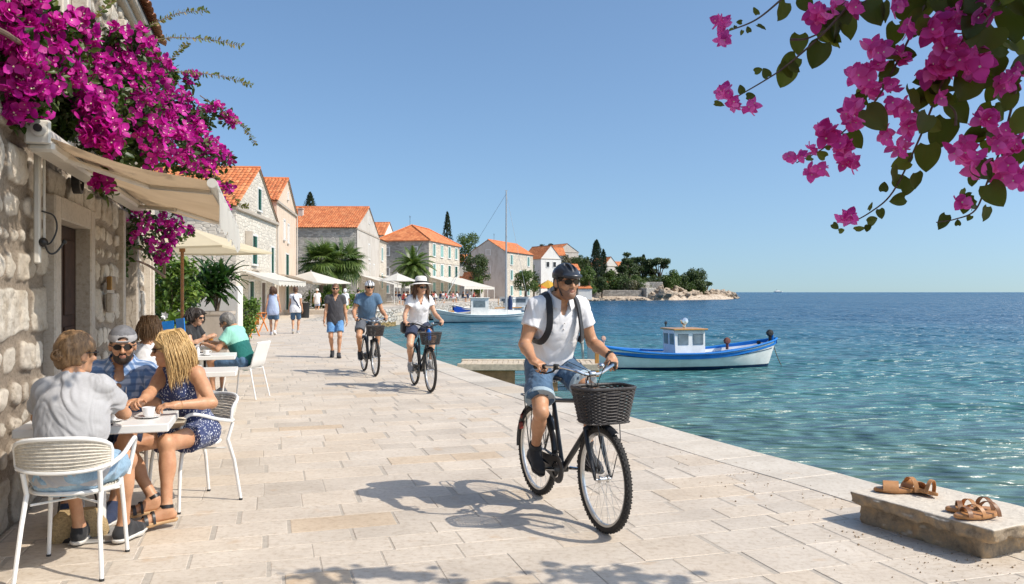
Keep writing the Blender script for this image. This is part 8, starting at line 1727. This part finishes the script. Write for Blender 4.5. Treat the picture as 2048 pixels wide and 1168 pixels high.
small_boat(1102, 156, 5.5, 5, B_white, B_blue, 'white dinghy with blue rail at the far basin end'); small_boat(1120, 190, 5.5, 175, B_white, B_white, 'white boat moored before the beach bar', True, name='motor_boat')
# far ferry on the horizon
fr = empty('ferry', (X(1556,5200), 5200, WZ), R(10), 'tiny white ferry far out on the horizon', 'ship'); hull(fr, 62, 14, 5, 3, 1, .7, B_white, B_navy, B_white); b = MB(); b.bbox((-4,0,8),(34,10,5),None,.5); b.bbox((-4,0,12),(22,9,3),None,.5); b.build('superstructure', B_white, fr); b = MB(); b.tube([(-8,0,12),(-9,0,18)], [1.6,1.2], 10); b.build('funnel', B_navy, fr)
# timber pier
M_plank = mat('weathered_planks', (.56,.46,.34), .85, .25, 12, bump=.5, bscale=30, bdist=.01); M_beam = mat('brown_pier_beam', (.36,.20,.09), .85, .35, 6, bump=.5, bscale=20, bdist=.02)
pr = empty('wooden_pier', (-1.35,19.9,0), R(-1), 'low wooden pier on timber beams reaching out from the quay', 'pier'); b = MB()
for i in range(26): b.bbox((.10+i*.133,.50,-.27+random.uniform(-.006,.006)),(.122,1.2+random.uniform(-.05,.05),.05),None,.006)
b.build('deck_boards', M_plank, pr); b = MB(); b.bbox((1.75,-.14,-.30),(3.5,.12,.17),None,.015); b.build('edge_beam', M_plank, pr); b = MB(); b.bbox((1.75,1.16,-.30),(3.5,.12,.17),None,.015); b.build('edge_beam', M_plank, pr)
for x in (.35,.85,1.25,2.4,3.3):
    b = MB(); b.bbox((x,.0,-.75),(.16,.16,.75),None,.015); b.build('pile', M_beam, pr)
b = MB(); b.bbox((.75,-.04,-.62),(1.35,.10,.46),None,.015); b.build('crib_beam', M_beam, pr); b = MB(); b.bbox((3.46,.05,-.18),(.10,.10,.75),None,.01); b.build('pile', B_orange, pr)
# stone block with sandals
sbk = SDF((-.75,-.85,-.06), (.75,.85,.30), .009); ax_ = ((1,0,0),(0,1,0),(0,0,1))
sbk.rbox((0,0,.165), (.335,.50,.040), .012, ax_); sbk.rbox((.02,.03,.05), (.295,.43,.115), .02, ax_, k=.012)
sbk.wrinkle(.034, lambda Q: 2*(fbm(Q*np.array((11,11,17)), 5)-.46)*np.where(Q[:,2] > .19, .18, 1.0))
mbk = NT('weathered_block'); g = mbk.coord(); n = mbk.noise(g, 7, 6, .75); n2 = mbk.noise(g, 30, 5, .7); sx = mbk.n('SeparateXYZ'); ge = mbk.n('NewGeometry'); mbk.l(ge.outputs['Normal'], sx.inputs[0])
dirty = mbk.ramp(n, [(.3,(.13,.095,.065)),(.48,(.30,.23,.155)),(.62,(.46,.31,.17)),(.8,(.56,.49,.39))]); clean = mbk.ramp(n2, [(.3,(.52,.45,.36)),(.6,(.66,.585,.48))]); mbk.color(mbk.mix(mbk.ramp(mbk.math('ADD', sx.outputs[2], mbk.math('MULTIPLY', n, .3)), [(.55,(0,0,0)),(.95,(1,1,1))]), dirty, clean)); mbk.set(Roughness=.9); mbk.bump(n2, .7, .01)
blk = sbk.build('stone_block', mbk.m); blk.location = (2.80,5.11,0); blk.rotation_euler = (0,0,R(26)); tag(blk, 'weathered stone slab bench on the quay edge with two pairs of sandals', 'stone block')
M_tan = mat('tan_leather', (.45,.21,.075), .5, .2, 14, bump=.25, bscale=90); M_tan2 = mat('brown_leather_strap', (.20,.085,.03), .5, .25, 20, bump=.3)
def sandal(par, x, y, rz, z, flip=0, wide=False, m=M_tan):
    T_ = Matrix.Translation((x,y,z)) @ Matrix.Rotation(rz,4,'Z') @ Matrix.Rotation(flip,4,'X') @ Matrix.Scale(1.14,4); b = MB(); N = 22
    out = [(.13*math.cos(a)*(1.0), (.043+.010*math.cos(a))*math.sin(a)*(1-.12*math.cos(2*a))) for a in np.linspace(0,2*PI,N,False)]
    lay = [[tuple(T_ @ Vector((px*k,py*k,zz+.012*max(0,-px)*4))) for px,py in out] for zz,k in ((0,.95),(.004,1),(.014,1),(.020,.96))]; b.loft(lay, True, True); s = b.build('sandal', m, par, True, 50)
    def band(cx, w_, hh, tilt, mt_):
        bb = MB(); rings = []
        for k in range(11): a = PI*k/10; rings.append([tuple(T_ @ Vector((cx+dx+tilt*math.cos(a), .050*math.cos(a)*r_, .012+hh*math.sin(a)*r_))) for dx, r_ in ((w_/2,1),(w_/2,1.06),(-w_/2,1.06),(-w_/2,1))])
        bb.loft(rings, True, True); bb.build('strap', mt_, s, True)
    if wide: band(.035, .085, .048, .01, m); band(-.075, .026, .075, -.02, m)
    else: band(.06, .026, .040, .012, M_tan2); band(.01, .022, .052, -.015, m); band(-.07, .022, .065, -.02, M_tan2)
    if not wide:
        bb = MB(); bb.bbox(tuple(T_ @ Vector((-.05,-.055,.035))), (.016,.006,.016)); bb.build('buckle', M_chrome, s)
sp1 = empty('pair_of_sandals', (0,0,0), 0, 'pair of closed-toe tan leather mules lying on the stone slab', 'sandals', 'sandals on the stone slab'); sandal(sp1, 2.58, 5.36, R(168), .212, wide=True); sandal(sp1, 2.71, 5.33, R(110), .216, R(14), wide=True); 
sp2 = empty('pair_of_sandals', (0,0,0), 0, 'pair of open tan strappy sandals with buckles on the stone slab', 'sandals', 'sandals on the stone slab'); sandal(sp2, 2.80, 4.88, R(172), .212); sandal(sp2, 2.76, 4.75, R(188), .214); 
# ---- other cyclists
def onground(px, py): Y = 2480/(py-583); return X(px, Y), Y
BLW = (-1.47, 12.93, 0); BKW = math.atan2(-.94,.35)
bicycle(BLW, BKW, 'black step-through bicycle ridden by woman in white sun hat', 'step')
cw = make_person(BLW, BKW, rider_pose(look=(R(8),0,0), pel=(-.22,0,1.01), che=(-.11,0,1.43), head=(-.02,.01,1.615)), dict(fem=True, s=.97, skin=SK_FAIR, thin=1.04, shirt=dict(mat=CL_white, sleeve=.45, neck='v', hem=.10, t=.016, loose=.02, flare=.02), bottom=dict(mat=CL_navy, len=.55, flare=.02), shoe=dict(mat=M_shoegrey, kind='sneaker', sock=.6, sockmat=CL_white), glasses=M_black),
    'woman in white sun hat and white blouse riding a black bicycle', 'cyclists riding along the promenade', h=.009)
hair_cap(cw, H_brown, vol=.006, low=-.09, hh=.007); strands(cw, H_brown, 70, .34, name='ponytail', r=.007, seed=2, wave=.01, back=.1)
def sunhat(g, m, mb_, brim=.20, crown=.12):
    hl = g.hl; s = g.hs; b = MB(); up = nrm(g.H[2]+g.H[0]*-.08); c = hl(-.014,0,.075)
    b.lathe([(brim*.92*s,-.016),(brim*s,-.022),(brim*s,-.018),(.125*s,.004),(.103*s,.008),(.100*s,.055),(.092*s,crown*.85),(.065*s,crown),(0,crown+.002)], tuple(c), tuple(up), 32); o = b.build('sun_hat', m, g.root, True, 60)
    b = MB(); b.lathe([(.1045*s,.010),(.105*s,.012),(.1035*s,.036),(.102*s,.036)], tuple(c), tuple(up), 32); b.build('hat_band', mb_, o, True)
M_straw = mat('white_straw', (.78,.74,.68), .8, .08, 60, bump=.4, bscale=150); sunhat(cw, M_straw, M_leather)
b = MB(); b.bbox((0,0,0),(.22,.09,.20),None,.03); o = b.build('shoulder_bag', CL_black, None, True); c_, s_ = math.cos(BKW), math.sin(BKW); o.location = (BLW[0]+c_*-.30-s_*-.21, BLW[1]+s_*-.30+c_*-.21, .97); o.rotation_euler = (0,0,BKW); tag(o, 'black shoulder bag at the hip of woman in sun hat', 'bag')
b = MB(); b.lathe([(0,0),(.035,0),(.037,.02),(.037,.13),(.02,.16),(.015,.18),(0,.18)], n=14); o = b.build('water_bottle', mat('blue_bottle', (.01,.15,.55), .2), None, True); o.location = (BLW[0]+c_*.50, BLW[1]+s_*.50, .80); tag(o, 'blue water bottle standing in the basket of woman in sun hat', 'bottle')
BLM = (-2.74, 15.30, 0); BKM = math.atan2(-.93,.37)
bicycle(BLM, BKM, 'black bicycle ridden by man in steel blue T-shirt', 'man')
cm = make_person(BLM, BKM, rider_pose(look=(R(-4),0,0), pel=(-.235,0,1.02), che=(-.06,0,1.45), head=(.03,.01,1.625)), dict(s=1.0, skin=SK_TAN, fat=1.02, shirt=dict(mat=CL_steel, sleeve=.5, neck='crew', hem=.08, t=.016, loose=.02, flare=.018), bottom=dict(mat=CL_gshort, len=.7, flare=.02), shoe=dict(mat=M_shoeblk, kind='sneaker', sock=.5, sockmat=CL_black), glasses=M_black),
    'man in steel blue T-shirt and white striped helmet riding a bicycle', 'cyclists riding along the promenade', h=.009)
hair_cap(cm, H_brown, vol=.003, hh=.007); helmet(cm, mat('white_helmet_shell', (.72,.72,.72), .3), mat('black_helmet_stripe', (.02,.02,.02), .5))
# ---- walkers
def walker(px, py, face, label, look, s=1.0, st=.2, sw=1, arm=.16, head=(0,0,0), h=.010, Yo=None):
    x, Y = onground(px, py); look = dict(look); look['s'] = s; return make_person((x,Y,0), R(face), pose_walk(s, st, arm, head, 0, sw), look, label, 'people walking on the promenade', h=h)
w1 = walker(671, 714, -78, 'bearded man in charcoal T-shirt and blue denim shorts walking towards us', dict(skin=SK_TAN, thin=1.02, shirt=dict(mat=CL_char, sleeve=.5, neck='v', hem=.10, flare=.018, loose=.02), bottom=dict(mat=CL_bdenim, len=.78, flare=.022), shoe=dict(mat=M_shoeblk, kind='sneaker', sole=M_leather), glasses=M_black), 1.0, .13, 1, .05)
hair_cap(w1, hair_mat('reddish_hair', (.10,.045,.02), (.22,.10,.05)), vol=.008, hh=.007); stubble(w1, hair_mat('reddish_beard', (.12,.05,.025), (.24,.11,.06)))
w2 = walker(546, 669, 100, 'woman in pale blue top and denim shorts walking away', dict(fem=True, skin=SK_TAN, shirt=dict(mat=CL_lblue, sleeve=0, neck='wide', hem=.12, loose=.04), bottom=dict(mat=CL_denim, len=.85, flare=.03), shoe=dict(mat=CL_white, kind='sneaker')), 1.0, .12, 1, .08, h=.013)
hair_cap(w2, H_brown, vol=.012, low=-.10, hh=.009); strands(w2, H_brown, 110, .30, name='hair_locks', r=.010, seed=8, wave=.01)
w3 = walker(591, 666, 98, 'woman in white T-shirt with navy strap bag and denim shorts walking away', dict(fem=True, skin=SK_TAN, shirt=dict(mat=CL_white, sleeve=.35, neck='crew', hem=.05, loose=.01), bottom=dict(mat=CL_denim, len=.95, flare=.012), shoe=dict(mat=M_shoegrey, kind='sneaker')), 1.0, .10, -1, .06, h=.013)
hair_cap(w3, H_brown, vol=.010, hh=.009); bun(w3, H_brown, (-.10,0,.06), .035, 20)
tubeband(w3, [w3.che+w3.left*.10+w3.up*.06-w3.fwd*.03, w3.ch-w3.fwd*.16+w3.left*.04, w3.ab-w3.fwd*.15-w3.left*.06, w3.pel-w3.fwd*.10-w3.left*.16], .05, CL_navy, 'bag_strap', w3.root)
w4 = walker(634, 627, 95, 'distant person in white clothes and pale hat walking away', dict(skin=SK_TAN, shirt=dict(mat=CL_white, sleeve=.8, hem=.14, loose=.04), bottom=dict(mat=CL_lblue, len=.8, flare=.03), shoe=dict(mat=CL_white, kind='sneaker')), 1.0, .10, 1, .10, h=.02); sunhat(w4, M_straw, M_straw, .15, .10)
w5 = walker(690, 634, 80, 'distant person with white headscarf and yellow green skirt by the long stone house', dict(fem=True, skin=SK_TAN, shirt=dict(mat=CL_white, sleeve=.9, hem=.1, loose=.04), bottom=dict(mat=cloth('olive_cloth', (.35,.40,.08)), len=.95, flare=.05), shoe=dict(mat=CL_white, kind='sneaker')), 1.0, .08, 1, .10, h=.02); hair_cap(w5, CL_white, vol=.02, low=-.12, hh=.012)
w6 = walker(716, 628, 60, 'distant dark haired person in white beside the long stone house', dict(skin=SK_TAN, shirt=dict(mat=CL_white, sleeve=.6, hem=.1, loose=.02), bottom=dict(mat=CL_black, len=.9), shoe=dict(mat=CL_black, kind='sneaker')), 1.0, .08, 1, .10, h=.02); hair_cap(w6, H_dark, vol=.02, low=-.06, hh=.012)
# ---- diners on the far quay: a few seated figures, copied
def diner_proto(k, cs, cb, hair, fem):
    p = {'pelvis': (0,0,.55), 'chest': (.06,0,1.0), 'head': (.12,0,1.2), 'look': (0,-.1,0), 'hands': [(.42,.16,.82),(.40,-.14,.84)], 'feet': [(.42,.12,.1),(.42,-.12,.1)], 'kpole': [(.5,.2,1),(.5,-.2,1)], 'epole': [(-.2,.8,-1),(-.2,-.8,-1)], 'hand': [{'n':(0,0,-1)},{'n':(0,0,-1)}]}
    g = make_person((-11,70,0), 0, p, dict(fem=fem, skin=SK_TAN, shirt=dict(mat=cs, sleeve=.5, loose=.03), bottom=dict(mat=cb, len=.95, flare=.02)), 'diner', 'diners at the waterside tables', h=.024); hair_cap(g, hair, vol=.02, low=-.08 if fem else -.05, hh=.016); return g.root
cols = [(CL_white,CL_navy,H_dark,True,'white'),(CL_red,CL_black,H_dark,False,'red'),(CL_black,CL_navy,H_brown,False,'black'),(CL_pink,CL_white,H_dark,True,'pink'),(CL_navy,CL_gshort,H_lbrown,False,'navy')]
protos = [diner_proto(i, *c[:4]) for i, c in enumerate(cols)]; used = set()
seats = [(806,74,20,1),(818,73,160,2),(830,76,200,0),(842,74,20,2),(850,77,170,3),(797,78,60,4),(812,80,-30,0),(826,82,150,4),(862,82,10,2),(872,84,190,0),(880,90,30,4),(893,92,170,1),(905,95,0,3),(915,97,180,0),(925,101,20,2),(936,103,160,4),(886,98,80,0),(900,104,-20,2),(947,108,0,1),(918,108,200,4),(790,82,0,2),(868,92,100,1),(933,112,30,0)]
side_w = ['beside the rubble quay corner','at the table nearest the rubble corner','under the small white parasol','in front of the small parasol','before the date palm','nearest the long stone house','behind the quay corner tables','left of the date palm trunk','right of the date palm','facing away beside the palm','under the left end of long awning','at the edge of long awning','in the middle of the long awning','facing the wall under the awning','right of the awning middle','under the right half of the awning','deep under the awning','deep under the awning, middle','last at the awning end','deep at the awning end','at the first cream awning','behind the date palm','deepest at the right awning post']
for i, (px, Y, rz, k) in enumerate(seats):
    o = protos[k] if k not in used else copy_tree(protos[k]); used.add(k); o.location = (X(px,Y), Y, .0 if Y < 54 else .30); o.rotation_euler = (0,0,R(rz)); o['label'] = 'seated diner in %s %s' % (cols[k][4], side_w[i])
    st_ = cpy(sc0, tuple(o.location), R(rz), 'slim white chair of the diner %s' % side_w[i]); st_['group'] = 'chairs of the waterside diners'
for i, (px, Y) in enumerate(((812,76),(836,75),(820,81),(868,84),(886,93),(910,97),(930,104),(905,106))):
    tb_ = cpy(T1, (X(px,Y),Y,.30), .3*i, 'white waterside table %s' % ('one two three four five six seven eight'.split()[i]+' along the diners on the far quay')); tb_['group'] = 'tables of the waterside diners'
# raised ground of the far quay
b = MB(); pts = [(-9.7,55.2),(-9.1,58.6),(-8.0,64.6),(-7.7,72),(-6.2,85),(-3.2,98),(.8,112),(3.3,126),(6.2,150),(-60,150),(-60,55.2)]; b.add([(x,y,.295) for x,y in pts]+[(x,y,-.5) for x,y in pts], [tuple(range(11))]+[(i,(i+1)%11,11+(i+1)%11,11+i) for i in range(11)]); struct(b.build('far_quay_ground', M_pave))
# orange folding tables
def fold_table(loc, rz, label, box):
    t = empty('folding_table', loc, rz, label, 'table', 'orange wooden folding tables'); b = MB()
    for i in range(7): b.bbox((0,-.36+.12*i,.74),(.62,.112,.022),None,.003)
    b.bbox((.26,0,.71),(.04,.80,.04)); b.bbox((-.26,0,.71),(.04,.80,.04)); b.build('slatted_top', M_oteak, t)
    for q in (1,-1):
        b = MB(); b.bbox((0,q*.36,.36),(.045,.03,.92),((.80,0,.6),(0,1,0),(-.6,0,.80))); b.build('leg', M_oteak, t); b = MB(); b.bbox((0,q*.32,.36),(.045,.03,.92),((.80,0,-.6),(0,1,0),(.6,0,.80))); b.build('leg', M_oteak, t)
    b = MB(); b.bbox((-.27,0,.42),(.02,.62,.30)); b.build('hanging_board', M_oteak, t)
    return t
M_oteak = mat('orange_stained_wood', (.62,.20,.035), .45, .2, 14, bump=.2)
fold_table((X(492,27.9),27.9,0), R(75), 'orange wooden folding table carrying a purple crate', True); fold_table((X(512,31.5),31.5,0), R(75), 'orange wooden folding table standing behind the purple crate table', False)
b = MB(); b.bbox((0,0,.09),(.30,.46,.18),None,.015); o = b.build('crate', mat('purple_crate', (.22,.08,.30), .5), None); o.location = (X(487,27.8),27.8,.752); o.rotation_euler = (0,0,R(75)); tag(o, 'purple crate standing on the nearest orange table', 'crate')
small('spray_bottle', lambda b: b.lathe([(0,0),(.05,0),(.05,.18),(.02,.22),(.03,.27),(0,.27)], n=12), mat('pale_yellow_plastic', (.65,.60,.20), .4), (X(502,27.9),27.9,.752), 0, 'pale yellow bottle beside the purple crate', 'bottle')
cpy(T1, (X(505,36),36,0), .2, 'white clothed table before the shop door of white stone house'); cpy(T1, (X(655,52),52,0), .2, 'white table on the promenade left of the distant walkers')
tr_ = MB(); tr_.lathe([(0,0),(.24,0),(.26,.85),(.28,.9),(0,.92)], n=16); o = tr_.build('waste_bin', M_black, None, True); o.location = (X(610,48),48,0); tag(o, 'black bin beside the white table by beige house', 'bin')
# ---- grit on the paving round the stone block
rg = np.random.default_rng(31); n = 420; f = rg.random(n); a = np.array((2.45,4.25))[None]*(1-f[:,None])+np.array((1.75,7.6))[None]*f[:,None]+rg.normal(size=(n,2))*np.array((.30,.35)); k = rg.random(n) < .35; a[k] = np.array((2.55,4.75))+rg.normal(size=(k.sum(),2))*np.array((.22,.30))
tv = [(1,0,0),(0,1,0),(-1,0,0),(0,-1,0),(0,0,.8),(0,0,-.5)]; tf = [(0,1,4,4),(1,2,4,4),(2,3,4,4),(3,0,4,4),(1,0,5,5),(2,1,5,5),(3,2,5,5),(0,3,5,5)]
V, F = scatter(tv, tf, np.concatenate([a, np.full((n,1), .004)], 1), rotmats(n, rg, (0,0,1), .5), .0025+.0065*rg.random(n)**3); struct(link('grit', mesh_np('grit', V, F, mat('brown_grit', (.30,.21,.13), .9, .4, 40))), 'stuff')
